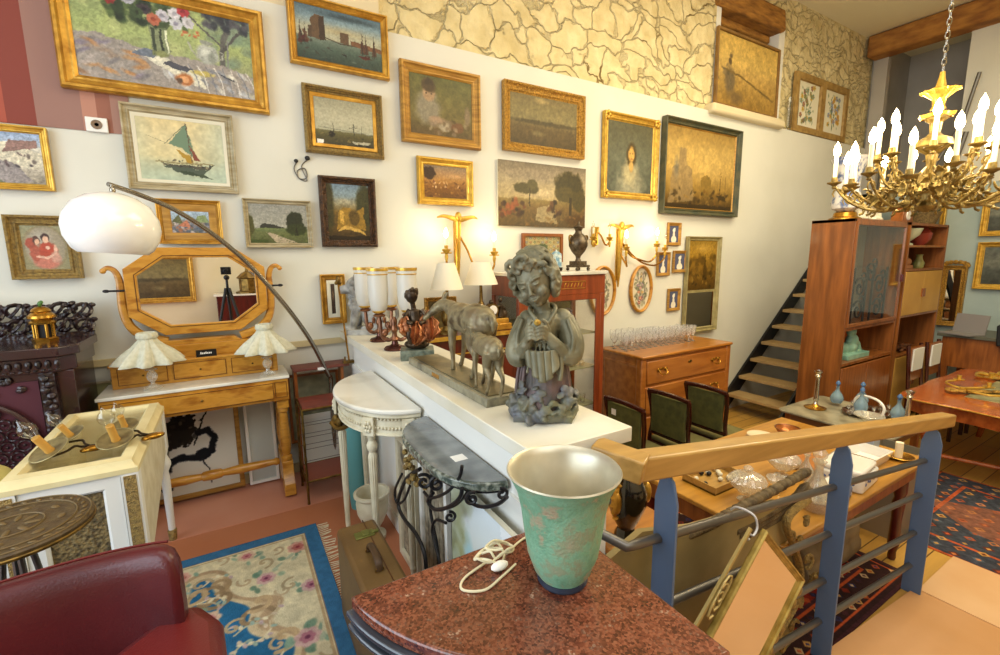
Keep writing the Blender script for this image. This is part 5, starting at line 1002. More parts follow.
for j,(ox,oy,oz,rz_,s) in enumerate(((.06,-.04,.09,.2,1),(.0,-.06,.08,-.4,.8),(-.05,-.03,.12,1.0,.7),(.07,.0,.14,.9,.75))):
    def f(u,v,s=s): w=.075*s*sin(PI*v)**.6*(2*u-1)*(1+.12*cos(9*v*2)); return (w,-.05*s*(1-(2*u-1)**2)-.012*sin(u*28),.16*s*v)
    lf.surf(f,24,12,M=T(ox,oy,oz)@RZ(rz_)@RX(-.35))
obj('copper_leaves',lf,mat('copper_gilt_leaf','b8794e',.35,.7,c2='7c4a2e',scale=30),t,sharp=80).modifiers.new('s','SOLIDIFY').thickness=.004
# doe and fawn
def quad(m,k,L,H,br,headdir,headdown,legs,neck):
    # k scale; forward +X; L body length; H shoulder height
    bz=H-br; m.tube(cat([(-L/2,0,bz+.004),(-L/4,0,bz+.006),(0,0,bz-.005),(L/4,0,bz+.0),(L/2,0,bz+.01)],4),[br*.8,br*.95,br*1.0,br*1.03,br*1.05,br*1.05,br*1.02,br*1.0,br*.97,br*.96,br*.97,br*.99,br*1.0,br*.98,br*.9,br*.8,br*.62],14)
    m.ell((-L/2,0,bz),(br*.8,br*.75,br*.95)); m.ell((L/2-.005,0,bz+.01),(br*.75,br*.62,br*.85))
    for (x,s,dx) in legs:
        if x>0: pts=[(x,s*br*.5,bz-br*.3),(x+dx*.3,s*br*.55,bz*.52),(x+dx*.6,s*br*.52,bz*.28),(x+dx,s*br*.5,.01)]; r=[br*.38,br*.26,br*.17,br*.15]
        else: pts=[(x,s*br*.5,bz-br*.1),(x+.012+dx*.3,s*br*.55,bz*.62),(x-.022+dx*.6,s*br*.52,bz*.4),(x+dx,s*br*.5,.01)]; r=[br*.62,br*.42,br*.2,br*.15]
        P=cat(pts,5); rr_=[float(np.interp(i/(len(P)-1),[0,.33,.66,1],r)) for i in range(len(P))]; m.tube(P,rr_,9); m.ell((x+dx+.006,s*br*.5,.009),(br*.26,br*.17,.012),8)
    P=cat(neck,5); m.tube(P,[float(np.interp(i/(len(P)-1),[0,.5,1],[br*.72,br*.46,br*.36])) for i in range(len(P))],12)
    h=Vector(neck[-1]); d=Vector(headdir).normalized(); hl=br*1.35
    m.tube([h-d*hl*.25,h+d*hl*.25,h+d*hl*.7,h+d*hl*1.05],[br*.34,br*.38,br*.24,br*.17],12); m.ell(tuple(h+d*hl*1.05),br*.19,8)
    sd=d.cross(Vector((0,0,1))).normalized()
    for s in(-1,1):
        m.tube([h-d*hl*.1+sd*s*br*.25+Vector((0,0,br*.2)),h-d*hl*.35+sd*s*br*.6+Vector((0,0,br*.45)),h-d*hl*.5+sd*s*br*.85+Vector((0,0,br*.6))],[br*.09,br*.2,br*.05],8,flat=.5)
        m.ell(tuple(h+d*hl*.25+sd*s*br*.32+Vector((0,0,br*.12))),br*.08,7)
    m.tube(cat([(-L/2-br*.6,0,bz+br*.5),(-L/2-br*1.0,0,bz+br*.2),(-L/2-br*1.05,0,bz-br*.5)],4),[br*.22]*6+[br*.16,br*.12,br*.06],8)
t=thing('deer_sculpture','bronze doe nursing her fawn on a long grey brown marble slab','sculpture',(.87,1.87,LZ))
obj('marble_slab',MB().box(-.095,.07,-.46,.38,0,.035),mat('veined_brown_marble','77705c',.35,c2='595446',scale=12,detail=8,bump=.3,c3='8c866e'),t,bevel=.003)
obj('inner_step',MB().box(-.075,.05,-.44,.36,.035,.04),mat('bronze_terrace','7a7052',.45,.4,c2='57503c',scale=12),t)
m_=MB(); quad(m_,1,.27,.31,.066,(.25,.72,-.62),0,[(.11,-1,.05),(.11,1,.0),(-.11,-1,-.02),(-.11,1,.03)],[(.13,0,.26),(.2,.01,.285),(.25,.03,.285)])
dm=obj('doe',m_,mat('bronze_deer','76674c',.45,.35,c2='4c3f2a',scale=14,c3='8c8060'),t,voxel=.005,smooth_it=2); dm.location=(.015,-.12,.04); dm.rotation_euler=(0,0,PI/2)
m_=MB(); quad(m_,1,.17,.215,.04,(.8,-.15,.4),0,[(.075,-1,.02),(.075,1,-.01),(-.075,-1,-.02),(-.075,1,.02)],[(.09,0,.185),(.14,0,.195),(.18,0,.205)])
fm_=obj('fawn',m_,bpy.data.materials['bronze_deer'],t,voxel=.0035,smooth_it=2); fm_.location=(-.05,-.385,.04); fm_.rotation_euler=(0,0,PI/2-.15)
obj('gold_plate',MB().box(-.0965,-.094,-.02,.06,.008,.026),M['brass'],t)
# child bust figure
t=thing('child_statue','large green grey bronze statue of a curly haired child cradling a bird in both hands','sculpture',(.905,1.24,LZ),rz=-math.atan2(.905,1.24)); t.scale=(.9,.93,1.0)
b=MB()
b.tube(cat([(0.01,.02,.1),(0.01,.02,.19),(.005,.015,.27),(.005,.01,.33),(.0,.005,.375)],4),[.088,.086,.083,.08,.077,.074,.072,.071,.071,.073,.076,.078,.078,.072,.06,.048,.038],20,flat=.72)
b.ell((-.06,.0,.338),(.034,.034,.034)); b.ell((.072,.01,.34),(.037,.036,.037)); b.ell((.0,.0,.325),(.078,.055,.05)); b.tube([(0,.0,.35),(-.01,-.008,.4)],[.034,.031],14)
Hm=T(-.035,-.03,.482)@RY(-.3)@RZ(-.32)@RX(.33)
b.ell((0,0,0),(.066,.072,.076),24,M=Hm); b.ell((0,-.016,-.042),(.052,.054,.048),20,M=Hm); b.ell((0,-.054,-.07),(.018,.016,.014),12,M=Hm)
for s in(-1,1): b.ell((s*.032,-.053,-.03),(.021,.017,.02),12,M=Hm); b.ell((s*.026,-.067,.003),(.0125,.008,.006),10,M=Hm); b.tube([Hm@Vector((s*.043,-.055,.018)),Hm@Vector((s*.027,-.068,.022)),Hm@Vector((s*.01,-.068,.016))],.005,7); b.ell((s*.0075,-.079,-.026),(.006,.005,.0045),8,M=Hm)
b.tube([Hm@Vector((0,-.069,.012)),Hm@Vector((0,-.079,-.01)),Hm@Vector((0,-.086,-.024))],[.005,.007,.0085],8)
b.tube([Hm@Vector((-.018,-.066,-.044)),Hm@Vector((-.007,-.075,-.048)),Hm@Vector((0,-.0765,-.047)),Hm@Vector((.007,-.075,-.048)),Hm@Vector((.018,-.066,-.044))],[.0025,.0045,.0045,.0045,.0025],7); b.tube([Hm@Vector((-.012,-.067,-.054)),Hm@Vector((0,-.074,-.058)),Hm@Vector((.012,-.067,-.054))],[.003,.0052,.003],7)
b.tube(cat([(-.066,.0,.338),(-.085,-.01,.29),(-.098,-.035,.225),(-.068,-.07,.218)],5),[.034,.034,.035,.036,.037,.039,.041,.043,.044,.044,.042,.04,.036,.032,.028,.025],16)
b.tube(cat([(.078,.005,.34),(.1,-.005,.29),(.108,-.03,.23),(.065,-.065,.225)],5),[.036,.037,.038,.04,.042,.044,.045,.046,.045,.043,.041,.038,.035,.031,.028,.025],16)
b.tube([(-.075,-.062,.232),(-.062,-.082,.265),(-.044,-.09,.298)],[.026,.022,.017],14); b.tube([(.07,-.06,.238),(.042,-.082,.27),(.014,-.09,.298)],[.026,.022,.017],14)
b.ell((-.062,-.08,.262),(.026,.024,.013),14); b.ell((.044,-.08,.266),(.026,.024,.013),14)
OX=-.016;OZ=.008
b.ell((-.03+OX,-.093,.3+OZ),(.021,.016,.025),12,rot=(0,.3,0)); b.ell((.018+OX,-.095,.298+OZ),(.022,.016,.025),12,rot=(0,-.3,0))
for k in range(4):
    z=.322-.012*k+OZ
    b.tube(cat([(.03-.002*k+OX,-.103,z-.01),(.015+OX,-.118,z+.002),(-.004+OX,-.121,z-.002),(-.013+OX,-.115,z-.008)],3),[.0062]*6+[.0052]*4,8)
    b.tube(cat([(-.044+OX,-.099,z-.016),(-.036+OX,-.115,z-.004),(-.022+OX,-.121,z+.0),(-.015+.004*k+OX,-.123,z-.006)],3),[.0062]*6+[.005]*4,8)
b.tube([(-.045+OX,-.088,.305+OZ),(-.034+OX,-.105,.33+OZ),(-.022+OX,-.11,.342+OZ)],[.009,.008,.006],8); b.tube([(.038+OX,-.088,.305+OZ),(.025+OX,-.103,.335+OZ),(.01+OX,-.11,.345+OZ)],[.009,.008,.006],8)
b.tube(cat([(-.05,-.03,.378),(-.032,-.058,.352),(0,-.066,.32),(.03,-.056,.352),(.045,-.025,.38),(.028,.03,.388),(-.032,.03,.388)],4,True),.008,8,closed=True)
for k in range(6): x=-.05+k*.019; b.tube(cat([(x*.8,-.06,.27),(x,-.078,.215),(x*1.15,-.085,.17)],4),.0055,6)
for s,cx_ in((-1,-.09),(1,.105)):
    for k in range(5): a=-.6+k*.5; b.tube(cat([(cx_*.85,-.01-.025*sin(a),.345),(cx_+s*.028*cos(a),-.012-.042*sin(a),.285),(cx_*.95,-.035-.035*sin(a),.23)],4),.0085,6)
b.tube(cat([(.05,-.06,.27),(.066,-.085,.2),(.06,-.097,.15)],4),.009,8)
body=obj('figure',b,M['patina'],t,voxel=.0032,smooth_it=1)
h=MB(); h.ell((0,.024,.02),(.073,.07,.068),24,M=Hm)
rr=random.Random(12)
for k in range(64):
    a=rr.uniform(-PI*.98,PI*.98)+PI/2; el=rr.uniform(-.55,1.3)
    d=Vector((cos(a)*cos(el),sin(a)*cos(el),sin(el)))
    if d.y<-.35 and el<.62: continue
    c=Vector((0,.016,.014))+Vector((d.x*.078,d.y*.076,d.z*.074)); s=rr.uniform(.014,.022); ph=rr.uniform(0,6)
    ax=d.orthogonal().normalized(); bx=d.cross(ax)
    pts=[Hm@(c+ (ax*cos(ph+q*.75)+bx*sin(ph+q*.75))*s*(1-q/10)+d*q*.0014) for q in range(8)]
    h.tube(pts,[.0095-.0006*q for q in range(8)],7)
for s in(-1,1):
    for k in range(9): 
        z=.0-.0105*k+.02; c=Vector((s*(.07+.014*math.sin(k*.5)),-.012+.005*(k%3),z)); ph=rr.uniform(0,6); pts=[Hm@(c+Vector((.3*s*.018*cos(ph+q*.8),.018*cos(ph+q*.8),.018*sin(ph+q*.8)))) for q in range(7)]; h.tube(pts,[.0105]*7,7)
for (x,z,r) in((-.05,.045,.02),(-.02,.066,.022),(.02,.062,.02),(.052,.04,.02),(-.066,.01,.016),(0,.085,.024),(-.045,.075,.022)): h.tube([Hm@Vector((x+r*cos(q*.8),-.056+.018*abs(x)/.05,z+r*.8*sin(q*.8))) for q in range(7)],[.0105]*7,7)
obj('curly_hair',h,M['patina'],t,voxel=.0034,smooth_it=1)
sk=MB(); sk.tube(cat([(0,.02,.0),(0.005,.015,.07),(0.01,.01,.15),(0.01,.01,.245)],4),[.11,.112,.113,.112,.11,.108,.105,.1,.095,.09,.085,.08,.075],24,flat=.85)
for k in range(12): a=-2.9+k*.5; sk.tube(cat([(.076*cos(a),.01+.062*sin(a),.24),(.098*cos(a),.01+.082*sin(a),.15),(.112*cos(a+.1),.01+.095*sin(a+.1),.04)],4),.008,7)
obj('skirt',sk,M['patinapurple'],t,voxel=.004,smooth_it=2)
ap=MB(); ap.surf(lambda u,v:(-.06+.105*u+.01*v,-.08-.022*sin(PI*u)-.004*sin(u*30)-.02*v,.25-.1*v*(.5+.5*sin(PI*u))),26,14); o=obj('apron_fold',ap,M['patina'],t,sharp=80); o.modifiers.new('s','SOLIDIFY').thickness=.012
bs=MB(); bs.ell((0,.0,.02),(.135,.105,.045),24); rr=random.Random(21)
bs.box(-.11,.11,-.08,.08,0,.02)
for k in range(60):
    a=rr.uniform(-PI,PI); r=rr.uniform(.7,1.02); z=rr.uniform(.015,.085)*(1.2-.3*r); c=(.125*r*cos(a),.1*r*sin(a)-.01,z); bs.ell(c,(rr.uniform(.018,.03),rr.uniform(.016,.024),rr.uniform(.008,.013)),9,rot=(rr.uniform(-1,1),rr.uniform(-1,1),a))
for k in range(70):
    a=rr.uniform(-PI,PI); z=rr.uniform(.03,.13); r=1.02-z*1.6+rr.uniform(-.05,.05); w=rr.uniform(.016,.026); bs.ell((.122*r*cos(a)+.01,.1*r*sin(a)-.01,z),(w,w*.7,w*.28),9,rot=(rr.uniform(.3,1.3),rr.uniform(-.5,.5),a+PI/2))
for v_ in range(len(bs.v)):
    x,y,z=bs.v[v_]; bs.v[v_]=(x,y,max(z,0))
obj('leafy_base',bs,M['patinagrey'],t,voxel=.004,smooth_it=1)
bd_=MB(); bd_.ell((-.02,-.112,.343),(.013,.012,.01),10); bd_.ell((-.022,-.124,.349),(.008,.008,.007),8); o=obj('bird',bd_,mat('ochre_bird','b8923c',.5,.2),t)
# ------------------------------------------------------------------ red bureau behind the ledge
t=thing('red_bureau','dark red mahogany bureau with gilt rim behind the marble ledge','bureau',(1.62,3.3,-.5))
obj('body',MB().box(-.5,.34,-.27,.28,.0,1.5),M['mahogany'],t,bevel=.005); obj('top',MB().box(-.52,.36,-.29,.28,1.5,1.525),M['mahogany'],t,bevel=.003)
obj('gilt_rim',MB().box(-.525,.365,-.296,-.29,1.497,1.528).box(-.5,.34,-.274,-.27,1.38,1.39),M['goldbright'],t)
for k in range(3):
    d=obj('drawer',MB().box(-.46,.3,-.285,-.27,.3+.36*k,.62+.36*k),M['mahogany'],t,bevel=.004)
    obj('handle',MB().tube(cat([(-.13,-.29,.47+.36*k),(-.12,-.315,.45+.36*k),(-.04,-.315,.45+.36*k),(-.03,-.29,.47+.36*k)],4),.006,6),M['brass'],d)
BT=1.026
def shade_lamp(l,x0,x1,py0,py1,Y,gm):
    a=BY(x0,py1,Y); b_=BY(x1,py1,Y); c=BY((x0+x1)/2,py0,Y); r=(b_.x-a.x)/2*.92; z0=a.z-BT; z1=c.z-BT
    t=thing('table_lamp',l,'lamp',((a.x+b_.x)/2,Y,BT),group='gilt table lamps with cream shades')
    obj('shade',MB().lathe([(r,z0),(r*.52,z1),(r*.51,z1),(r*.98,z0)],n=36,cap=False),M['shade'],t,sharp=60)
    obj('base',MB().lathe([(0,0),(.07,0),(.07,.015),(.04,.03),(.03,.06),(.045,.1),(.05,.14),(.03,.19),(.015,.22),(.012,z0)],n=24),gm,t)
    return t
shade_lamp('cream cone shaded table lamp, left one under the eagle sconce',430,463,263,290,3.15,M['oldbrass'])
shade_lamp('cream cone shaded table lamp, right one above the gilt mantel clock',464,497,262,285,3.28,M['oldbrass'])
t=thing('mantel_clock','gilt figural mantel clock under the right cream lamp shade','clock',(1.8,3.12,BT))
obj('plinth',MB().box(-.13,.13,-.05,.05,0,.05).box(-.11,.11,-.04,.04,.05,.09).ell((-.13,-.03,.012),(.02,.02,.012),8).ell((.13,-.03,.012),(.02,.02,.012),8),M['gold'],t,bevel=.004)
obj('clock_drum',MB().lathe([(0,-.03),(.048,-.03),(.052,-.02),(.05,.03),(0,.03)],n=28,M=T(-.03,0,.16)@RX(PI/2)).box(-.07,.01,-.03,.03,.09,.13),M['oldbrass'],t)
obj('dial',MB().lathe([(0,0),(.038,0),(.036,.004),(0,.004)],n=28,M=T(-.03,-.03,.16)@RX(PI/2)),M['porcelain'],t)
m_=MB(); m_.tube([(.05,0,.1),(.055,0,.16),(.05,-.005,.2)],[.03,.024,.02],10); m_.ell((.048,-.008,.235),(.018,.018,.022),10); m_.tube([(.05,0,.195),(.02,-.02,.18),(-.005,-.01,.2)],[.011,.01,.008],8); m_.tube([(.05,0,.195),(.085,-.01,.17),(.1,-.01,.13)],[.011,.009,.008],8); m_.ell((-.03,0,.22),(.022,.02,.02),8); m_.ell((.09,0,.12),(.03,.025,.035),8)
obj('figure',m_,M['brownbronze'],t,voxel=.005,smooth_it=1)
t=thing('easel_frame','small gilt table frame under the left cream lamp shade','frame',(1.4,3.28,BT)); obj('frame',MB().frame(-.13,.13,0,.27,PROF['scoop'](.035,.03)).box(-.13,.13,-.006,0,0,.27),M['goldorn'],t); obj('picture_sheet',MB().box(-.1,.1,-.012,-.008,.03,.24),mat('brown_picture','6c5a30',.5,c2='3c3018',scale=20),t)
t=thing('ornament','small gilt crowned ornament on the red bureau by the lamps','ornament',(1.58,3.1,BT)); obj('body',MB().lathe([(0,0),(.03,0),(.03,.01),(.012,.03),(.02,.06),(.025,.09),(.01,.12),(.016,.14),(0,.16)],n=16),M['gold'],t)
# ------------------------------------------------------------------ glazed display cabinet
vx0,vx1,vy0,vy1=1.99,2.92,3.06,3.5; vt=1.44; t=thing('glazed_cabinet','mahogany glazed display cabinet with white marble top behind the child statue','display cabinet',((vx0+vx1)/2,(vy0+vy1)/2,-.5)); hx=(vx1-vx0)/2;hy=(vy1-vy0)/2;H=vt+.5
redw=mat('orange_mahogany','8a3f1c',.32,c2='6a2c12',scale=5,stretch=(5,5,.6),coat=.35)
obj('marble_top',MB().box(-hx-.02,hx+.02,-hy-.02,hy,H,H+.03),M['marblewhite'],t,bevel=.005)
obj('frieze',MB().box(-hx,hx,-hy,hy,H-.17,H),redw,t,bevel=.004)
gm=MB()
for k in range(7): gm.ell((-.01+k*.035,-hy-.004,H-.085),(.006,.004,.022),8,rot=(0,.35,0))
gm.box(-.05,.24,-hy-.004,-hy-.001,H-.12,-.055+H)
obj('gilt_gallery',MB().tube([(-.04,-hy-.004,H-.115),(.23,-hy-.004,H-.115),(.23,-hy-.004,H-.055),(-.04,-hy-.004,H-.055)],.003,5,closed=True),M['gold'],t)
for k in range(6): obj('gilt_flute',MB().ell((.0+k*.037,-hy-.004,H-.085),(.005,.004,.022),8,rot=(0,.35,0)),M['gold'],t)
for sx in(-1,1):
    for sy in(-1,1): obj('corner_post',MB().box(sx*hx-(.05 if sx>0 else 0),sx*hx+(0 if sx>0 else .05),sy*hy-(.04 if sy>0 else 0),sy*hy+(0 if sy>0 else .04),.0,H-.17),redw,t,bevel=.004)
obj('bottom_box',MB().box(-hx+.01,hx-.01,-hy+.01,hy-.01,.12,.3),redw,t); obj('back_panel',MB().box(-hx+.04,hx-.04,hy-.02,hy-.01,.3,H-.17),M['greenvelvet'],t)
obj('door_frame',MB().frame(-hx+.05,hx-.05,.3,H-.17,[(0,0),(0,.012),(.045,.012),(.05,.006),(.05,0)],T(0,-hy+.014,0)),redw,t,sharp=30)
obj('door_glass',MB().box(-hx+.08,hx-.08,-hy+.006,-hy+.009,.34,H-.2),M['pane'],t)
for sx in(-1,1): obj('side_glass',MB().box(sx*(hx-.012)-.0015,sx*(hx-.012)+.0015,-hy+.04,hy-.04,.3,H-.17),M['pane'],t)
shz=(.72,1.08,1.4)
for z in shz: obj('glass_shelf',MB().box(-hx+.03,hx-.03,-hy+.05,hy-.03,z,z+.01),mat('pale_green_glass_shelf','b6b48c',.2,trans=.3),t)
cab=((vx0+vx1)/2,(vy0+vy1)/2)
def small(name,l,cat_,x,y,z,prof,m,n=20,group=None,cap=True,part='body'):
    t=thing(name,l,cat_,(x,y,z),group=group); obj(part,MB().lathe(prof,n=n,cap=cap),m,t); return t
bv=small('ginger_jar','blue and gilt porcelain jar inside the glazed cabinet','jar',2.62,3.22,-.5+1.411,[(0,0),(.05,0),(.06,.02),(.085,.08),(.08,.13),(.05,.17),(.04,.19),(.05,.2),(.03,.22),(0,.23)],mat('dark_blue_porcelain','3c3c6c',.2,c2='8c7c6c',scale=22,lo=.45,hi=.6))
small('plate','plain dark plate standing in the glazed cabinet beside the porcelain jar','plate',2.33,3.28,-.5+1.411,[(0,0),(.05,0),(.08,.02),(.09,.05),(.085,.06),(.04,.02),(0,.02)],M['blueporc'])
for k in range(7): t=thing('shell',('cream shell on the middle shelf of the glazed cabinet'),'shell',(2.45+.055*k,3.2+.03*(k%2),-.5+1.091),group='cream shells on the middle cabinet shelf'); obj('body',MB().ell((0,0,.022),(.026,.022,.022),10).ell((.015,0,.036),(.012,.012,.012),8),mat('shell_cream','cfc09a',.5),t)
for k in range(5): small('tumbler','small clear glass tumbler on the low shelf of the glazed cabinet','glass',2.5+.075*k,3.2+.04*(k%2),-.5+.731,[(0,.004),(.022,.004),(.028,.08),(.026,.08),(.02,.01),(0,.01)],M['glass'],14,'tumblers on the low cabinet shelf')
small('green_bottle','pale green glass bottle in the glazed cabinet behind the tumblers','bottle',2.73,3.3,-.5+.731,[(0,0),(.035,0),(.037,.12),(.02,.17),(.012,.2),(.012,.26),(.0,.26)],mat('bottle_green','7c8a5c',.15,trans=.6))
# on the marble top
TT=vt+.031
t=thing('bronze_urn','dark bronze two handled urn on the marble topped display cabinet','urn',(2.735,3.22,TT))
obj('plinth',MB().box(-.075,.075,-.075,.075,.03,.05).box(-.055,.055,-.055,.055,.05,.085).ell((-.065,-.065,.015),.016,8).ell((.065,-.065,.015),.016,8).ell((-.065,.065,.015),.016,8).ell((.065,.065,.015),.016,8),M['urnbronze'],t)
obj('body',MB().lathe([(.03,.085),(.02,.11),(.025,.13),(.06,.17),(.085,.22),(.088,.26),(.07,.3),(.035,.33),(.028,.35),(.035,.37),(.05,.385),(.03,.39),(.012,.4),(.008,.43),(0,.44)],n=28),M['urnbronze'],t)
hm=MB()
for s in(-1,1): hm.tube(cat([(s*.06,0,.3),(s*.1,0,.31),(s*.105,0,.27),(s*.085,0,.24)],5),.008,7)
obj('handles',hm,M['oldbrass'],t)
for x,l in((2.3,'small blue enamel carriage ornament, left of the pair beside the bronze urn'),(2.47,'small blue enamel carriage ornament, right of the pair beside the bronze urn')):
    t=thing('enamel_box',l,'ornament',(x,3.2,TT),group='blue enamel ornaments on the display cabinet')
    obj('case',MB().box(-.038,.038,-.03,.03,.03,.15).lathe([(.045,.15),(.03,.165),(.01,.175),(0,.19)],n=4,M=RZ(PI/4)),mat('blue_enamel_'+str(x),'6e93a8',.3,c2='c8d4d0',scale=26,lo=.45,hi=.55),t,bevel=.003)
    obj('feet',MB().ell((-.035,-.025,.015),.014,8).ell((.035,-.025,.015),.014,8).ell((-.035,.025,.015),.014,8).ell((.035,.025,.015),.014,8).box(-.045,.045,-.035,.035,.022,.034),M['brownbronze'],t)
a=BY(523,233,3.56); b_=BY(563,262,3.56); W=b_.x-a.x; t=thing('tapestry_frame','mosaic patterned needlework in thin brown frame hung behind the bronze urn','picture',((a.x+b_.x)/2,3.59,b_.z)); H_=a.z-b_.z
obj('frame',MB().frame(-W/2,W/2,0,H_,PROF['flat'](.03,.03)),M['walnut'],t); p=Paint(W-.055,H_-.055,90,seed=81); p_mosaic(p); o=p.mesh('needlework',M['canvasmat'],t); o.location=(0,-.012,.027)
# ------------------------------------------------------------------ chest of drawers
cx0,cx1,cy0,cy1=3.3,4.72,2.93,3.52; t=thing('chest_of_drawers','honey brown wooden chest of drawers with brass handles against the wall','chest of drawers',((cx0+cx1)/2,(cy0+cy1)/2,-.5)); hx=(cx1-cx0)/2;hy=(cy1-cy0)/2
cw=mat('cherry_wood','a8682a',.33,c2='8a4e1a',scale=4,stretch=(.6,4,4),coat=.3)
top=MB().box(-hx-.0,hx+.0,-hy,hy,1.12,1.15); obj('top',top,M['orangewood'],t,bevel=.01)
obj('carcass',MB().box(-hx+.03,hx-.03,-hy+.03,hy-.01,.1,1.12),cw,t,bevel=.004)
obj('side_panel',MB().frame(-.24,.24,.2,1.05,[(0,0),(0,.004),(.01,.008),(.03,.002),(.03,0)],T(-hx+.03,0,0)@RZ(-PI/2)),cw,t,sharp=30)
for sx in(-1,1): obj('corner_post',MB().box(sx*(hx-.045)-.035,sx*(hx-.045)+.035,-hy+.015,-hy+.09,.0,1.12),cw,t,bevel=.012)
for z0,z1 in((.86,1.09),(.56,.83),(.16,.53)):
    d=obj('drawer',MB().box(-hx+.085,hx-.085,-hy+.012,-hy+.04,z0,z1),cw,t,bevel=.008)
    zc=(z0+z1)/2
    for s in(-1,1):
        hd=MB().tube(cat([(s*.42-.05,-hy+.0,zc+.02),(s*.42-.045,-hy-.02,zc-.015),(s*.42,-hy-.025,zc-.025),(s*.42+.045,-hy-.02,zc-.015),(s*.42+.05,-hy+.0,zc+.02)],4),.005,6)
        for q in(-.05,.05): hd.ell((s*.42+q,-hy+.004,zc+.02),(.024,.006,.02),10)
        hd.ell((s*.42,-hy+.006,zc+.03),(.03,.004,.012),8); obj('brass_handle',hd,M['brass'],d)
    obj('escutcheon',MB().ell((0,-hy+.008,zc+.05),(.03,.005,.015),10),M['oldbrass'],d)
# glasses
gp=[(0,.0),(.024,.0),(.026,.003),(.005,.008),(.004,.055),(.012,.065),(.028,.09),(.032,.13),(.031,.165),(.0275,.165),(.0285,.13),(.0245,.094),(.01,.072),(0,.07)]
g0=None; rr=random.Random(6)
for j in range(4):
    for i in range(13):
        x=3.38+i*.087+(.042 if j%2 else 0)+rr.uniform(-.006,.006); y=3.22+j*.078+rr.uniform(-.006,.006)
        if g0 is None: g0=thing('wine_glass','clear stemmed glass in the massed rows on the chest of drawers','glass',(x,y,.65),group='clear stemmed glasses on the chest of drawers'); obj('goblet',MB().lathe(gp,n=16,cap=False),M['goblet'],g0)
        else: dup(g0,(x,y,.65),scale=(1,1,(1,.85,.95,1.1)[(i//4+j)%4]))
# ------------------------------------------------------------------ wall sconces
def bulb_flame(m,c,k=1): return m.lathe([(.004*k,0),(.012*k,.012*k),(.014*k,.025*k),(.01*k,.045*k),(.003*k,.06*k),(0,.066*k)],c,n=12)
def sconce(l,px,pyt,pyb,arms,wing=1):
    a=BY(px,pyt,3.54); b_=BY(px,pyb,3.54); H=a.z-b_.z; t=thing('wall_sconce',l,'lamp',(a.x,3.6,b_.z))
    obj('backplate',MB().box(-.02,.02,-.015,0,H*.1,H*.9).tube([(0,-.03,0),(0,-.035,H*.2),(0,-.04,H*.45),(0,-.045,H*.75),(0,-.05,H*.88)],[.008,.02,.028,.032,.036],12,flat=.8),M['goldbright'],t)
    if wing:
        w=MB()
        for s in(-1,1): w.tube(cat([(0,-.05,H*.9),(s*.07,-.07,H*.93),(s*.14,-.07,H*.95),(s*.19,-.05,H*.93)],5),[.026,.026,.024,.022,.02,.02,.018,.016,.015,.014,.013,.012,.01,.008,.006,.003],8,flat=.5)
        w.ell((0,-.06,H*.95),(.03,.03,.04),10); obj('spread_wings',w,M['goldbright'],t)
    dp=min(.17,H*.3)
    for dx,dz,dy,lit,tilt in arms:
        e=Vector((dx,dy,dz)); c=[(0,-.05,H*.72),(dx*.22,-.08,H*.5),(dx*.45,(dy-.06)/2-.03,dz-dp),(dx*.78,dy,dz-dp*1.15),(dx*.98,dy,dz-dp*.75),(dx,dy,dz-.06)]
        ar=obj('arm',MB().tube(cat(c,6),.0095,7),M['brass'],t)
        obj('candle_cup',MB().lathe([(.008,-.1),(.016,-.06),(.012,-.04),(.034,-.01),(.036,.0),(.014,.004),(.016,.03)],(dx,dy,dz),n=16).cyl((dx-.045,dy,dz-.03),(dx+.045,dy,dz-.03),.006),M['goldbright'],t)
        obj('candle_sleeve',MB().cyl((dx,dy,dz+.02),(dx,dy,dz+.09),.011),M['wax'],t)
        if lit: obj('flame_bulb',bulb_flame(MB(),(dx,dy,dz+.09),1.25),M['bulbbig'],t)
        else: obj('flame_bulb',bulb_flame(MB(),(dx,dy,dz+.09),1.0),M['clearbulb'],t)
sconce('gilt eagle winged sconce with two lit flame bulbs above the cream lamp shades',458,213,285,[(-.16,.3,-.16,1,0),(.3,.28,-.14,1,0)])
sconce('large gilt sconce with lit flame bulbs above the oval embroideries',622,222,287,[(-.07,.42,-.2,1,0),(.5,.46,-.1,1,0),(.66,.42,-.08,0,0)])
sconce('small gilt candle sconce with unlit candle arms beside the bronze urn',597,224,247,[(.16,.1,-.08,0,0),(-.1,.1,-.12,0,0)],wing=0)
# ------------------------------------------------------------------ railing
FL=-.5
RY0=.9; HZ=lambda x:1.012-(x-1.01)*.142
t=thing('ramp_railing','blue steel ramp railing with four grey bars and pale wooden handrail','railing',(1.0,RY0,-.2)); O=Vector((1.0,RY0,-.2))
def V3(x,y,z): return Vector((x,y,z))-O
hr=MB()
def beam(m,a,b,w,h,up=Vector((0,0,1))):
    a,b=Vector(a),Vector(b); d=(b-a).normalized(); s=d.cross(up).normalized()*w/2; u=s.cross(d).normalized()*h/2
    vs=[p+q for p in(a,b) for q in(-s-u,s-u,s+u,-s+u)]
    return m.add(vs,[(0,1,2,3)[::-1],(4,5,6,7),(0,1,5,4),(1,2,6,5),(2,3,7,6),(3,0,4,7)])
beam(hr,V3(1.003,.862,.981),V3(.925,1.0,1.006),.085,.07)
o=obj('handrail_return',hr,M['pine'],t,bevel=.006)
hr=MB(); beam(hr,V3(.965,RY0,HZ(.965)-.037),V3(3.72,RY0,HZ(3.72)-.037),.075,.076); obj('handrail',hr,M['pine'],t,bevel=.008)
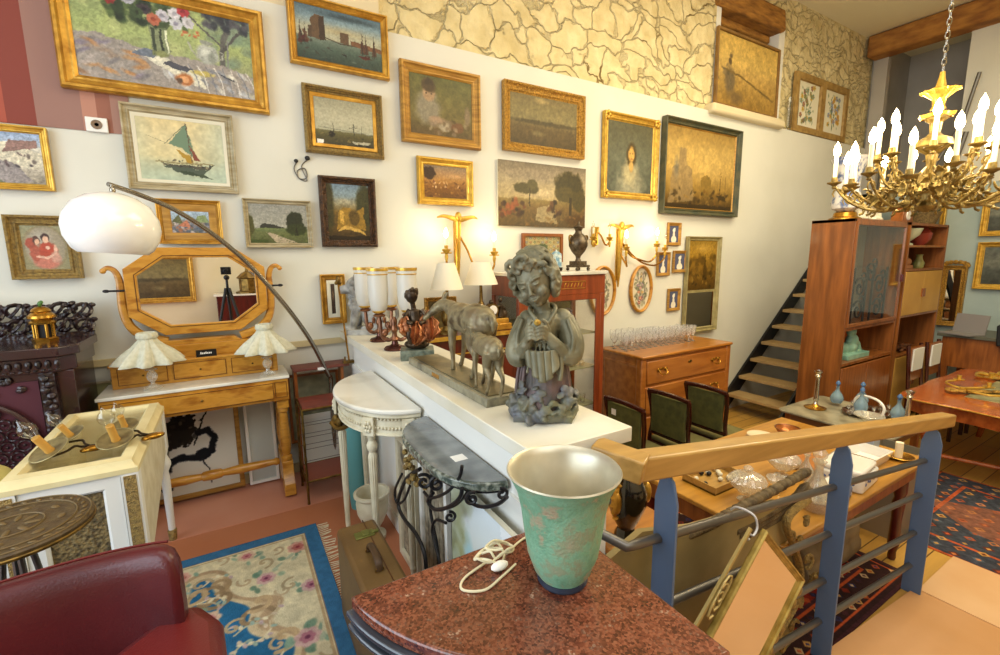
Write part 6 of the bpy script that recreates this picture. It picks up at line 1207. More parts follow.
for i,(x,zb) in enumerate(((1.15,-.26),(2.36,-.385),(3.5,-.5))):
    zt=HZ(x)-.07; pm=MB(); w=.085 if i<2 else .095; pts=[(-w/2,zb),(w/2,zb),(w/2,zt-.1),(w*.3,zt-.03),(0,zt-.005),(-w*.3,zt-.03),(-w/2,zt-.1)]
    pm.prism(pts,-.006,.006,T(x-1.0,.0,.2)@RZ(PI/2)@RX(PI/2)); obj('post',pm,M['bluepaint'],t,bevel=.002)
bz_=[(.70,.68,.37),(.44,.43,.15),(.2,.2,-.1),(-.02,-.03,-.32)]
for k,(za,_,zb) in enumerate(bz_):
    f_=lambda x:za+(zb-za)*(x-1.0)/2.5
    r_=obj('bar',MB().tube([V3(.90,1.14,f_(1.0)+.04),V3(1.0,RY0+.02,f_(1.0)),V3(1.03,RY0+.02,f_(1.03)),V3(3.52,RY0+.02,f_(3.52))],.016,10),M['steel'],t,sharp=50)
# ------------------------------------------------------------------ mirrors hanging on the rail
t=thing('hanging_mirror','narrow gilt framed mirror hanging tilted from the railing by a hook','mirror',(1.46,.8,.1)); O=Vector((1.46,.8,.1))
a,b_,c=BY(762,528,.8),BY(800,577,.8),BY(700,625,.8); ex=(b_-a).normalized(); ey=-(c-a).normalized(); ey=(ey-ex*ey.dot(ex)).normalized(); nrm=ex.cross(ey); 
Wd=(b_-a).length; Ln=(c-a).length*1.35
Mx=Matrix(((ex.x,-nrm.x*-1,ey.x,0),(ex.y,-nrm.y*-1,ey.y,0),(ex.z,-nrm.z*-1,ey.z,0),(0,0,0,1)))
ny=ey.cross(ex); Mx=Matrix(((ex.x,ny.x,ey.x,a.x-O.x),(ex.y,ny.y,ey.y,a.y-O.y),(ex.z,ny.z,ey.z,a.z-O.z),(0,0,0,1)))
obj('frame',MB().frame(0,Wd,-Ln,0,PROF['plain'](.028,.022),Mx).box(0,Wd,-.004,0,-Ln,0,Mx),mat('pale_gilt','b39a50',.4,.45,c2='8a7434',scale=20),t,sharp=25)
obj('mirror_glass',MB().box(.026,Wd-.026,-.009,-.007,-Ln+.026,-.026,Mx),M['mirror'],t)
cr=MB()
for k in range(9):
    z=-.05-.05*k; cr.ell((Wd+.012+.008*(k%2),-.01,z),(.018,.012,.024),8,M=Mx,rot=(0,.5*(-1)**k,0)); cr.tube([Mx@Vector((Wd+.01+.018*cos(q*.8),-.012,z+.018*sin(q*.8))) for q in range(6)],.005,6)
obj('carved_edge',cr,M['goldold'],t)
sl=MB(); beam(sl,Mx@Vector((-.045,.01,-.03)),Mx@Vector((-.06,.01,-Ln*.9)),.012,.01,up=Vector((0,1,0))); 
for k in range(3): sl.tube([Mx@Vector((-.03+.02*cos(q*.7),.0,-.25-.03*k+.05*sin(q*.7))) for q in range(9)],.004,6)
obj('side_slat',sl,mat('pale_gilt2','b8a46a',.4,.4),t)
hk=BY(745,518,.87)-O
obj('hook',MB().tube(cat([hk+Vector((.01,.06,.0)),hk+Vector((0,.03,.028)),hk+Vector((.02,-.02,.015)),hk+Vector((.03,-.03,-.03)),hk+Vector((.0,-.035,-.05)),hk+Vector((-.02,-.03,-.04)),hk+Vector((-.01,-.02,-.07)),hk+Vector((.02,-.01,-.085))],5),.004,8),mat('white_hook','d8d8dc',.3),t)
t=thing('carved_gilt_ornament','tall openwork carved gilt ornament standing behind the hanging mirror','ornament',(2.02,.985,FL)); O=Vector((2.02,.985,FL)); cr=MB(); rr=random.Random(31)
top=BY(806,500,.985)
for (px,py) in((790,512),(806,498)): pass
def W_(px,py): return BY(px,py,.985)-O
cr.tube(cat([W_(760,690),W_(775,640),W_(796,600),W_(800,570),W_(793,545),W_(786,525),W_(792,512),W_(808,500)],5),[.02]*36,8,flat=.6)
for (px,py,r) in((806,520,.03),(800,540,.03),(790,535,.025),(808,560,.04),(812,580,.045),(800,600,.035),(792,625,.035),(782,645,.03)):
    c=W_(px,py); cr.tube([c+Vector((r*(1-q*.07)*cos(q*.75+px),-.012+.002*q,r*(1-q*.07)*sin(q*.75+px))) for q in range(10)],.009,7); cr.ell(tuple(c),(.013,.01,.016),8)
for k in range(6): a_=k*PI/3; c=W_(812,578); cr.ell((c.x+.03*cos(a_),c.y-.02,c.z+.03*sin(a_)),(.018,.01,.014),8,rot=(0,-a_,0))
obj('carving',cr,M['goldold'],t)
# canvas screen with carved crest
t=thing('fabric_screen','tan fabric panel with scalloped carved crest behind the railing','screen',(1.55,1.03,FL)); O=Vector((1.55,1.03,FL))
def S_(px,py,Y=1.03): q=BY(px,py,Y)-O; return q
pts=[S_(604,560),S_(640,530),S_(690,525),S_(735,512),S_(775,500),S_(790,560),S_(790,640),S_(740,700),S_(620,700)]
pm=MB(); pm.prism([(p_.x,p_.z) for p_ in pts],-.012,.012,RX(PI/2)); obj('panel',pm,M['tan'],t)
cr=MB()
c1=cat([S_(690,533),S_(712,523),S_(740,508),S_(770,492),S_(806,472)],10)
for k,q in enumerate(c1): cr.ell((q.x,q.y,q.z),(.03,.024,.017+.006*(k%2)),8,rot=(0,-.3,0))
obj('carved_crest',cr,M['carvedtrim'],t)
cr=MB()
for dz,dx in((-.02,0),(-.045,.02),(-.065,.05)): cr.tube(cat([S_(735,527)+Vector((dx,0,dz)),S_(765,512)+Vector((dx,0,dz)),S_(790,498)+Vector((dx,-.01,dz+.02)),S_(806,484)+Vector((dx,-.01,dz+.03))],5),[.018]*8+[.016]*4+[.02,.022,.014,.006],8)
obj('carved_leaf',cr,M['carvedtrim'],t)
# black and gilt vase, wooden stand
q=BY(618,535,1.28); t=thing('wooden_stand','orange topped wooden stand behind the railing carrying the black vase','stand',(1.48,1.3,FL)); ht=.40-FL-.02
obj('top',MB().box(-.2,.2,-.16,.22,ht-.03,ht),M['orangewood'],t,bevel=.004); 
for sx in(-1,1):
    for sy in(-1,1): obj('leg',MB().box(sx*.17-.02,sx*.17+.02,sy*.14+.03-.02,sy*.14+.03+.02,0,ht-.03),M['walnut'],t,bevel=.003)
t=thing('black_vase','glossy black vase with gilt dragon handles behind the green metal vase','vase',(1.40,1.30,.38))
obj('body',MB().lathe([(0,0),(.05,0),(.05,.02),(.035,.05),(.06,.1),(.085,.17),(.085,.22),(.06,.28),(.035,.32),(.035,.36),(.055,.385),(.05,.385),(.03,.36),(0,.34)],n=32),M['blackgloss'],t)
hm=MB()
for s in(-1,1): hm.tube(cat([(s*.04,-.02,.35),(s*.075,-.02,.34),(s*.09,-.02,.29),(s*.07,-.02,.27),(s*.095,-.02,.23),(s*.1,-.02,.18),(s*.085,-.02,.13)],5),[.008+.006*(k%3==0) for k in range(31)],8); hm.ell((s*.09,-.03,.2),(.02,.02,.05),10)
obj('gilt_handles',hm,M['gold'],t)
# ------------------------------------------------------------------ carpets on the lower floor
def persian(p,fieldc,bord,cols,step=.09):
    W,H=p.w,p.h; m=1/H
    p.C[:]=srgb(bord); 
    def band(d0,d1,c): 
        du0,du1,dv0,dv1=d0/W,d1/W,d0/H,d1/H; e=np.minimum(np.minimum(p.U,1-p.U)*W,np.minimum(p.V,1-p.V)*H); p.mix(((e>=d0)&(e<d1)).astype(float),c)
    band(0,.02,cols[0]); band(.05,.06,cols[1]); band(.2,.215,cols[1]); band(.215,.24,cols[0]); e=np.minimum(np.minimum(p.U,1-p.U)*W,np.minimum(p.V,1-p.V)*H); p.mix((e>.24).astype(float),fieldc)
    n=int(W/step); k_=int(H/step)
    for i in range(n+1):
        for j in range(k_+1):
            u=(i+.5*(j%2))*step/W; v=j*step/H; ed=min(min(u,1-u)*W,min(v,1-v)*H)
            if ed<.03: continue
            c=cols[(i*5+j*3)%len(cols)]; r=step*.34
            p.mix((1-(abs(p.U-u)*W+abs(p.V-v)*H)/r)/.15,c,.9); p.mix((1-(abs(p.U-u)*W+abs(p.V-v)*H)/(r*.5))/.2,cols[(i+j+1)%len(cols)],.9)
    p.grain(.12,60)
p=Paint(2.4,1.35,420,seed=91); persian(p,'8a2c1e','3a2624',['4a2c2e','b8542c','34345c','cc9c54','8c3424','dcbc88','302c3c'],.085)
t=thing('red_persian_carpet','dark red oriental carpet on the floorboards beneath the glassware table','carpet',(2.5,1.62,FL+.007)); p.mesh('pile',M['carpet'],t,flat=True,solid=.006)
p=Paint(1.62,2.6,420,seed=92); persian(p,'3c3f46','3a3c44',['a8502c','3c3c48','b8703c','5c2a20','c09048','4c545c'],.11)
e=1
p.poly([(.3,.2),(.5,.05),(.7,.2),(.78,.5),(.7,.8),(.5,.95),(.3,.8),(.22,.5)],'a05a3a',.6,.05).poly([(.4,.35),(.5,.25),(.6,.35),(.62,.5),(.6,.65),(.5,.75),(.4,.65),(.38,.5)],'3f4450',.9,.03).grain(.15,50)
for q in((.16,.2),(.84,.2)): pass
t=thing('grey_persian_carpet','grey and rust oriental carpet at the foot of the ramp','carpet',(4.98,.10,FL+.007)); p.mesh('pile',M['carpet'],t,flat=True,solid=.006)
# ------------------------------------------------------------------ glassware table
tx0,tx1,ty0,ty1=2.12,3.9,1.0,1.95; t=thing('glassware_table','long yellow wooden table behind the railing covered with glassware','table',((tx0+tx1)/2,(ty0+ty1)/2,FL)); hx=(tx1-tx0)/2;hy=(ty1-ty0)/2
obj('tabletop',MB().box(-hx,hx,-hy,hy,.722,.75),M['tablewood'],t,bevel=.006); obj('apron',MB().box(-hx+.05,hx-.05,-hy+.05,hy-.05,.6,.722),M['walnut'],t,bevel=.003)
for sx in(-1,1):
    for sy in(-1,1): obj('leg',MB().lathe([(.02,0),(.025,.02),(.022,.06),(.034,.12),(.03,.3),(.038,.42),(.028,.46),(.04,.5),(.04,.6)],(sx*(hx-.1),sy*(hy-.1),0),n=16),M['mahogany'],t)
TZ=.25
def at(px,py,z=TZ): return BZ(px,py,z)
q=at(712,482); t=thing('felt_tray','open pale wooden tray holding small stones and trinkets','tray',(q.x,q.y,TZ),rz=.0)
obj('base',MB().box(-.13,.2,-.11,.11,0,.008),M['pine'],t); obj('rim',MB().frame(-.13,.2,-.11,.11,[(0,0),(0,.045),(.01,.045),(.01,0)],Matrix(((1,0,0,0),(0,0,1,0),(0,-1,0,0),(0,0,0,1)))),M['pine'],t,sharp=30)
rr=random.Random(17)
for k in range(14): 
    s=thing('trinket',('small cream stone trinket in the wooden tray','small black stone trinket in the wooden tray')[k%4==0],'trinket',(q.x-.1+.27*rr.random(),q.y-.08+.16*rr.random(),TZ+.009),group=('cream trinkets in the tray','black trinkets in the tray')[k%4==0]); obj('body',MB().ell((0,0,.014),(.018,.014,.014),8),(M['linen'],M['black'])[k%4==0],s)
def crystal_bowl(l,px,py,k=1,lid=1):
    q=at(px,py); t=thing('crystal_bowl',l,'bowl',(q.x,q.y,TZ)); t.scale=(k,)*3
    prof=[(0,.0),(.035,.0),(.04,.005),(.012,.015),(.012,.03),(.04,.045),(.07,.075),(.085,.105),(.08,.11),(.065,.08),(.035,.052),(0,.045)]
    obj('bowl',MB().lathe(prof,n=40,rad=lambda a,k_:1+(.05*cos(20*a) if k_>5 else 0),cap=False),M['crystal'],t,sharp=20)
    if lid: obj('lid',MB().lathe([(.08,.112),(.06,.13),(.03,.142),(.01,.146),(.02,.155),(.022,.165),(.012,.175),(0,.178)],n=40,rad=lambda a,k_:1+(.05*cos(20*a) if k_<3 else 0),cap=False),M['crystal'],t,sharp=20)
crystal_bowl('lidded cut crystal bowl on the table beside the wooden tray',746,500,1.15); crystal_bowl('cut crystal bowl near the handrail, second from the tray',782,476,1.1); crystal_bowl('small open cut crystal dish between the two larger crystal bowls',777,490,.7,0)
def dec(l,px,py,z,m,k=1,n='decanter',stop=1):
    q=at(px,py,z); t=thing(n,l,'decanter',(q.x,q.y,z)); t.scale=(k,)*3
    obj('body',MB().lathe([(0,0),(.055,0),(.062,.01),(.066,.05),(.05,.1),(.022,.14),(.016,.17),(.018,.2),(.028,.215),(.024,.215),(.014,.2),(.012,.17),(.045,.1),(.06,.05),(0,.012)],n=32,rad=lambda a,k_:1+(.03*cos(12*a) if 1<k_<5 else 0),cap=False),m,t)
    if stop: obj('stopper',MB().lathe([(.012,.2),(.014,.22),(.026,.235),(.028,.25),(.015,.268),(0,.272)],n=20),m,t)
dec('clear glass decanter with long neck standing on the table close to the middle railing post',815,508,TZ,M['crystal'],1.25)
dec('clear glass carafe behind the long necked decanter',805,478,TZ,M['crystal'],.7)
def bowl(l,px,py,z,r,h,m,n='bowl',m2=None):
    q=at(px,py,z); t=thing(n,l,n,(q.x,q.y,z)); obj('body',MB().lathe([(0,0),(r*.4,0),(r*.42,h*.12),(r*.8,h*.55),(r,h),(r*.96,h),(r*.74,h*.55),(0,h*.15)],n=36),m,t)
    if m2: obj('gilt_rim',MB().tube([(r*.98*cos(a),r*.98*sin(a),h) for a in np.linspace(0,2*PI,40)[:-1]],.004,6,closed=True),m2,t)
bowl('copper rimmed tea bowl on the far edge of the glassware table',787,437,TZ,.085,.07,mat('copper_lustre','a8642e',.25,.5),m2=M['copperbronze'])
bowl('pale pink plate beside the copper rimmed bowl',761,438,TZ,.095,.025,mat('pale_pink_china','d8c6a4',.25),n='plate')
bowl('round wooden platter under the crystal on the far side of the table',800,462,TZ,.15,.02,mat('reddish_platter','a86a30',.3),n='platter')
bowl('small cream ashtray left of the middle railing post',776,507,TZ,.03,.02,M['porcelain'],n='dish')
# porcelain
q=at(846,480); t=thing('porcelain_tureen','white rectangular porcelain tureen with blue flowers behind the middle post','tureen',(q.x,q.y,TZ),rz=.1)
obj('body',MB().prism([(-.15,-.1),(-.13,-.12),(.13,-.12),(.15,-.1),(.15,.1),(.13,.12),(-.13,.12),(-.15,.1)],.0,.09),M['porcelain'],t,bevel=.012); obj('lid',MB().prism([(-.14,-.09),(-.12,-.11),(.12,-.11),(.14,-.09),(.14,.09),(.12,.11),(-.12,.11),(-.14,.09)],.09,.125),M['porcelain'],t,bevel=.02)
m_=MB(); 
for k in range(7): m_.ell((-.1+.035*k,-.121,.05+.012*(k%2)),(.012,.003,.01),8)
for k in range(5): m_.ell((-.151,-.07+.035*k,.05+.012*(k%2)),(.003,.012,.01),8)
obj('blue_flowers',m_,mat('cobalt','3c5490',.3),t)
q=at(862,462); t=thing('porcelain_dish','open white rectangular porcelain dish standing right of the tureen','dish',(q.x+.05,q.y,TZ)); obj('body',MB().frame(-.13,.13,-.1,.1,[(.02,0),(0,.07),(.01,.07),(.03,.01),(.1,.01)],Matrix(((1,0,0,0),(0,0,1,0),(0,-1,0,0),(0,0,0,1)))).box(-.11,.11,-.08,.08,0,.012),M['porcelain'],t,sharp=30)
q=at(852,505,TZ); t=thing('porcelain_box','white flowered porcelain box near the table edge','box',(q.x,max(q.y,1.1),TZ)); obj('body',MB().box(-.1,.1,-.06,.06,0,.07),M['blueporc'],t,bevel=.015); obj('lid',MB().box(-.095,.095,-.055,.055,.07,.09),M['porcelain'],t,bevel=.01)
q=at(898,458); t=thing('brass_candlestick','low brass candle holder with cream sleeve near the right railing post','candlestick',(q.x,q.y,TZ)); obj('pan',MB().lathe([(0,.0),(.05,.0),(.085,.02),(.08,.022),(.05,.008),(0,.008)],n=32),M['brass'],t); obj('candle_sleeve',MB().cyl((0,0,.008),(0,0,.11),.022),M['wax'],t)
q=at(870,447); t=thing('jar','small light blue and white carton on the far side of the table','box',(q.x,q.y,TZ)); obj('body',MB().box(-.05,.05,-.035,.035,0,.075),mat('light_blue_card','a4b4c8',.6),t,bevel=.002)
# things under the table
t=thing('fabric_roll','rolled grey brown fabric bundle under the glassware table','bundle',(3.25,1.3,FL+.0075)); m_=MB()
for k,(z,r) in enumerate(((.11,.11),(.3,.1),(.21,.09))): m_.tube([(-.35,.08*(k%2),z),(-.1,.08*(k%2)+.01,z+.01),(.15,.08*(k%2),z-.005),(.35,.08*(k%2),z)],[r*.9,r,r*.97,r*.9],16)
obj('cloth',m_,mat('grey_brown_cloth','8c7a5c',.85,c2='6e5e44',scale=5),t,voxel=.015,smooth_it=2)
# ------------------------------------------------------------------ marble topped low table and its silver
t=thing('marble_side_table','low side table with grey marble top behind the glassware table','side table',(4.95,1.86,FL)); 
obj('marble_top',MB().prism([(-.42,-.42),(-.38,-.46),(.38,-.46),(.42,-.42),(.42,.42),(.38,.46),(-.38,.46),(-.42,.42)],.58,.6),M['marblegrey'],t,bevel=.006); obj('apron',MB().box(-.36,.36,-.4,.4,.47,.58),mat('brown_carcass','7a5430',.5),t)
for sx in(-1,1):
    for sy in(-1,1): obj('leg',MB().box(sx*.34-.025,sx*.34+.025,sy*.38-.025,sy*.38+.025,0,.58),M['walnut'],t,bevel=.004)
MZ=.101
def candlestick(l,px,py,h,k=1):
    q=at(px,py,MZ); x=min(max(q.x,4.6),5.3); t=thing('silver_candlestick',l,'candlestick',(x,q.y,MZ),group='silver candlesticks on the marble side table'); k*=1.12; t.scale=(k,k,k)
    obj('base',MB().lathe([(0,0),(.08,0),(.085,.008),(.05,.018),(.025,.03),(.02,.04)],n=32),M['brass'] if k>=1.1 else M['silver'],t)
    obj('stem',MB().lathe([(.02,.04),(.014,.06),(.022,.08),(.018,.1),(.014,h-.07),(.024,h-.05),(.014,h-.035),(.03,h-.015),(.032,h),(.016,h),(.012,h-.02),(0,h-.02)],n=24,),M['silver'],t)
candlestick('tall silver candlestick on brass foot at the left corner of the marble side table',815,408,.34); candlestick('silver candlestick half hidden by the handrail beside the blue decanters',906,426,.3,.95)
q=at(868,414,MZ); t=thing('glass_tray','scalloped silver tray with white handle carrying blue decanters','tray',(q.x,q.y,MZ),rz=-.35)
m_=MB().lathe([(0,.02),(.2,.02),(.24,.028),(.245,.034),(.235,.034),(.2,.026),(0,.026)],n=60,rad=lambda a,k_:1+(.03*cos(14*a) if k_>1 else 0),M=Matrix.Diagonal((1,.65,1,1)))
for k in range(6): a=k*PI/3; m_.ell((.2*cos(a),.13*sin(a),.01),.01,8)
obj('dish',m_,M['silver'],t); obj('handle',MB().tube(cat([(0,-.13,.03),(0,-.14,.1),(0,-.09,.15),(0,0,.165),(0,.09,.15),(0,.14,.1),(0,.13,.03)],6),.012,10),M['porcelain'],t)
tq=q
def bluedec(l,px,py,k=.8):
    p_=at(px,py,MZ); p_.x=min(p_.x,5.28); z=MZ+.0275; t=thing('blue_decanter',l,'decanter',(p_.x,p_.y,z),group='pale blue glass decanters on the marble side table'); k*=1.2; t.scale=(k,k,k)
    obj('body',MB().lathe([(0,0),(.045,0),(.055,.02),(.06,.05),(.045,.09),(.018,.13),(.014,.16),(.02,.175),(0,.175)],n=24),M['bluebody'],t); obj('stopper',MB().lathe([(.01,.175),(.012,.185),(.022,.2),(.02,.215),(.008,.232),(0,.236)],n=16),mat('dark_blue_stopper','4c6c98',.2),t)
bluedec('pale blue glass decanter, first from the silver candlestick',836,405); bluedec('pale blue glass decanter under the white tray handle',860,413); bluedec('pale blue glass decanter behind the white tray handle',873,402); bluedec('pale blue glass decanter beside the half hidden candlestick',897,421)
for k,(px,py) in enumerate(((848,414),(873,417),(880,412),(888,414),(852,409),(884,419))):
    p_=at(px,py,MZ); t=thing('liqueur_glass','tiny pale blue liqueur glass among the decanters','glass',(p_.x,p_.y,MZ+.0275),group='tiny liqueur glasses among the decanters'); obj('body',MB().lathe([(0,0),(.015,0),(.016,.003),(.004,.008),(.004,.025),(.015,.04),(.017,.06),(.015,.06),(.012,.04),(0,.03)],n=12,cap=False),M['thinglass'],t)
t=thing('crystal_centrepiece','cut crystal centrepiece on the near corner of the marble side table','bowl',(4.66,1.62,MZ)); obj('bowl',MB().lathe([(0,0),(.05,0),(.05,.01),(.015,.03),(.02,.07),(.06,.09),(.11,.12),(.105,.125),(.05,.1),(0,.09)],n=40,rad=lambda a,k_:1+(.06*cos(16*a) if k_>5 else 0),cap=False),M['crystal'],t)
t=thing('metal_box','open grey metal box under the handrail near the right post','box',(4.25,1.3,FL)); obj('box',MB().frame(-.2,.2,-.14,.14,[(0,0),(0,.62),(.008,.62),(.008,.02)],Matrix(((1,0,0,0),(0,0,1,0),(0,-1,0,0),(0,0,0,1)))).box(-.19,.19,-.13,.13,.0,.45),mat('grey_tin','9a9280',.4,.6),t,sharp=30)
# ------------------------------------------------------------------ green velvet chairs
def vchair(l,x,y,group):
    t=thing('dining_chair',l,'chair',(x,y,FL),group=group); w=.205
    # faces +X ; back plane at x=0
    for s in(-1,1):
        obj('back_post',MB().tube(cat([(-.05,s*w*.95,0),(-.015,s*w*.95,.3),(0,s*w,.47),(.01,s*w*.92,.6),(.0,s*w*.97,.75),(-.03,s*w*1.02,.9)],5),[.02]*26,8,flat=.8),M['chairwood'],t)
        obj('front_leg',MB().tube(cat([(.36,s*.19,.42),(.375,s*.2,.25),(.355,s*.19,.0)],5),[.026-.001*k for k in range(11)],8),M['chairwood'],t)
    obj('top_rail',MB().tube([(-.03,-w*1.04,.9),(-.035,-w*.5,.912),(-.035,0,.915),(-.035,w*.5,.912),(-.03,w*1.04,.9)],.022,8,flat=.8),M['chairwood'],t); obj('lower_rail',MB().tube([(0,-w,.52),(0,w,.52)],.02,8,flat=.8),M['chairwood'],t)
    obj('back_cushion',MB().prism([(-w*.86,.54),(w*.86,.54),(w*.84,.7),(w*.9,.88),(-w*.9,.88),(-w*.84,.7)],-.018,.012,Matrix(((0,0,1,-.012),(1,0,0,0),(0,1,0,0),(0,0,0,1)))),M['greenvelvet'],t,bevel=.006)
    obj('seat_frame',MB().box(0,.39,-.215,.215,.38,.43),M['chairwood'],t,bevel=.006); obj('seat',MB().box(.01,.385,-.205,.205,.43,.475),M['oliveseat'],t,bevel=.018); return t
g='green velvet chairs in a row before the chest of drawers'
c1=vchair('green velvet dining chair with white price tag, nearest the display cabinet',2.72,2.57,g); obj('price_tag',MB().box(-.034,-.032,.08,.13,.78,.83),M['paper'],c1)
vchair('green velvet dining chair in the middle of the row of three',3.2,2.52,g); vchair('green velvet dining chair at the right end of the row of three',3.68,2.5,g)
# ------------------------------------------------------------------ open staircase
t=thing('open_staircase','open staircase with black steel strings and pale wooden treads beside the long wall','staircase',(5.55,3.2,FL))
for y in(.375,-.4):
    sm=MB(); beam(sm,(0,y,.02),(3.3,y,2.91),.03,.2); obj('string',sm,M['black'],t)
for k in range(13):
    z=.23+k*.212; x=.17+k*.242; obj('tread',MB().box(x-.05,x+.22,-.385,.36,z-.02,z+.02),mat('pale_tread','b79a6a',.5,c2='a58658',scale=5) if k==0 else bpy.data.materials['pale_tread'],t,bevel=.004)
# ------------------------------------------------------------------ wall unit
def wall_unit(l,x0,x1,z1):
    y0,y1=2.18,2.58; W=x1-x0; t=thing('wall_unit_cabinet',l,'cabinet',((x0+x1)/2,y0,FL)); H=z1-FL; return t,W/2,H,y1-y0
RW=M['rosewood']
t,h,H,D=wall_unit('rosewood cabinet with glass door and lower cupboard, left half of the wall unit',5.42,6.70,1.95)
obj('side_panel',MB().box(-h,-h+.03,0,D,.02,H),RW,t,bevel=.002); obj('side_panel',MB().box(h-.03,h,0,D,.02,H),RW,t,bevel=.002); obj('top_panel',MB().box(-h,h,0,D,H-.03,H),RW,t); obj('back_panel',MB().box(-h+.03,h-.03,D-.02,D,.02,H-.03),mat('grey_backing','8c8878',.6),t)
obj('bottom_panel',MB().box(-h+.03,h-.03,.01,D-.02,.05,.08),RW,t); obj('shelf',MB().box(-h+.03,h-.03,.005,D-.02,.92,.95),RW,t); obj('shelf',MB().box(-h+.03,h-.03,.005,D-.02,1.30,1.33),RW,t); obj('glass_shelf',MB().box(-h+.04,h-.04,.04,D-.03,1.95,1.958),M['pane'],t)
obj('niche_lining',MB().box(-h+.031,h-.031,D-.03,D-.021,.95,1.3),mat('orange_veneer','a4542a',.4),t)
dr=obj('glass_door',MB().frame(-h+.03,h-.03,1.34,H-.03,[(0,0),(0,.02),(.03,.02),(.035,.0)],T(0,.01,0)),RW,t,sharp=30); obj('door_glass',MB().box(-h+.06,h-.06,-.002,.002,1.37,H-.06),M['pane'],dr); obj('handle',MB().box(h-.07,h-.045,-.035,-.01,1.78,1.86),M['mahogany'],dr)
for s in(-1,1): d=obj('cupboard_door',MB().box(s*.305-.3,s*.305+.3,-.005,.02,.09,.9),M['walnut'],t,bevel=.003)
t,h,H,D=wall_unit('wall unit cabinet with open shelves and ochre doors, right half',6.78,7.98,1.95)
obj('side_panel',MB().box(-h,-h+.03,0,D,.02,H),RW,t); obj('side_panel',MB().box(h-.03,h,0,D,.02,H),RW,t); obj('top_panel',MB().box(-h,h,0,D,H-.03,H),RW,t); obj('back_panel',MB().box(-h+.03,h-.03,D-.02,D,.02,H-.03),mat('dark_plum_backing','3c1c18',.5),t)
for z in(.86,1.35,1.90,2.18): obj('shelf',MB().box(-h+.03,h-.03,.0,D-.02,z-.012,z+.012),RW,t)
for s in(-1,1):
    d=obj('ochre_door',MB().box(s*.285-.283,s*.285+.283,-.004,.016,1.365,1.88),M['ochredoor'],t,bevel=.003); obj('door_pull',MB().box(s*.03-.02,s*.03+.02,-.018,-.004,1.57,1.67),M['walnut'],d)
    d=obj('cupboard_door',MB().box(s*.285-.283,s*.285+.283,-.004,.016,.06,.845),M['ochredoor'],t,bevel=.003); obj('door_pull',MB().box(s*.03-.02,s*.03+.02,-.018,-.004,.45,.56),M['walnut'],d)
# contents
t=thing('white_statue','white figure sculpture behind the glass cabinet door','sculpture',(5.85,2.4,FL+1.331)); t.scale=(1.2,1,1.15); m_=MB(); m_.ell((0,0,.03),(.12,.08,.03)); m_.tube([(0,0,.03),(.02,0,.2),(-.02,0,.4)],[.09,.07,.06],12); m_.ell((-.02,0,.5),(.05,.05,.06)); m_.tube([(-.02,0,.4),(.08,-.03,.32),(.14,-.03,.2)],[.03,.025,.02],8); m_.ell((.16,0,.1),(.09,.06,.08)); obj('figure',m_,M['stonegrey'],t,voxel=.01,smooth_it=1)
t=thing('iron_grille','black wrought iron scroll grille standing behind the glass cabinet door','grille',(6.15,2.27,FL+1.331)); m_=MB()
for x in(-.4,-.1,.05,.4): m_.cyl((x,0,0),(x,0,.62),.011)
for (x,z) in((-.25,.15),(-.25,.4),(.22,.15),(.22,.42),(-.02,.55)):
    m_.tube(spiral((x,0,z),.02,.12,0,9,30),.011,6); m_.tube(spiral((x+.08,0,z+.1),.01,.07,2,9,20),.009,6)
m_.tube([(-.4,0,.01),(.42,0,.01)],.008,6); obj('scrolls',m_,M['black'],t)
t=thing('turquoise_figurine','turquoise glazed reclining figurine in the niche of the wall unit','figurine',(5.95,2.32,FL+.951)); t.scale=(1.5,1.2,1.1); m_=MB(); m_.box(-.17,.17,-.08,.08,0,.05); m_.ell((-.02,0,.1),(.1,.06,.06)); m_.ell((.02,0,.17),(.06,.05,.07)); m_.ell((.0,0,.26),(.04,.04,.05)); m_.tube([(.03,0,.2),(.12,0,.12),(.15,0,.05)],.025,8); m_.ell((-.1,0,.1),(.04,.04,.06)); obj('body',m_,M['turq'],t,voxel=.008,smooth_it=1)
def small2(name,l,cat_,x,y,z,prof,m): t=thing(name,l,cat_,(x,y,z)); obj('body',MB().lathe(prof,n=24),m,t); return t
small2('footed_bowl','celadon footed bowl on the top shelf of the wall unit','bowl',7.15,2.35,FL+2.193,[(0,0),(.09,0),(.09,.02),(.05,.04),(.14,.12),(.17,.2),(.16,.2),(.12,.12),(0,.08)],M['celadon'])
small2('red_vase','round dark red vase beside the celadon bowl','vase',7.6,2.35,FL+2.193,[(0,0),(.06,0),(.12,.08),(.13,.15),(.08,.22),(.05,.24),(0,.24)],M['redvase'])
t=thing('clay_figurine','small clay animal figurine on the second shelf of the wall unit','figurine',(7.25,2.35,FL+1.913)); m_=MB(); m_.ell((0,0,.08),(.13,.06,.06)); m_.ell((-.12,0,.12),(.05,.04,.05)); m_.box(-.12,.12,-.05,.05,0,.04); obj('body',m_,mat('terracotta_clay','a4714c',.6),t)
small2('small_jug','small olive jug on the second shelf of the wall unit','jug',7.7,2.35,FL+1.913,[(0,0),(.05,0),(.06,.06),(.035,.11),(.03,.15),(.04,.17),(0,.17)],mat('olive_glaze','8c8c54',.3))
t=thing('copper_tools','heap of copper coloured ornaments on the open middle shelf of the wall unit','ornament',(7.3,2.3,FL+.873)); m_=MB(); rr=random.Random(5)
for k in range(14): m_.tube([(-.2+.4*rr.random(),-.06+.12*rr.random(),.01+.06*rr.random()) for q in range(3)],.012,6)
obj('ornaments',m_,M['copperbronze'],t)
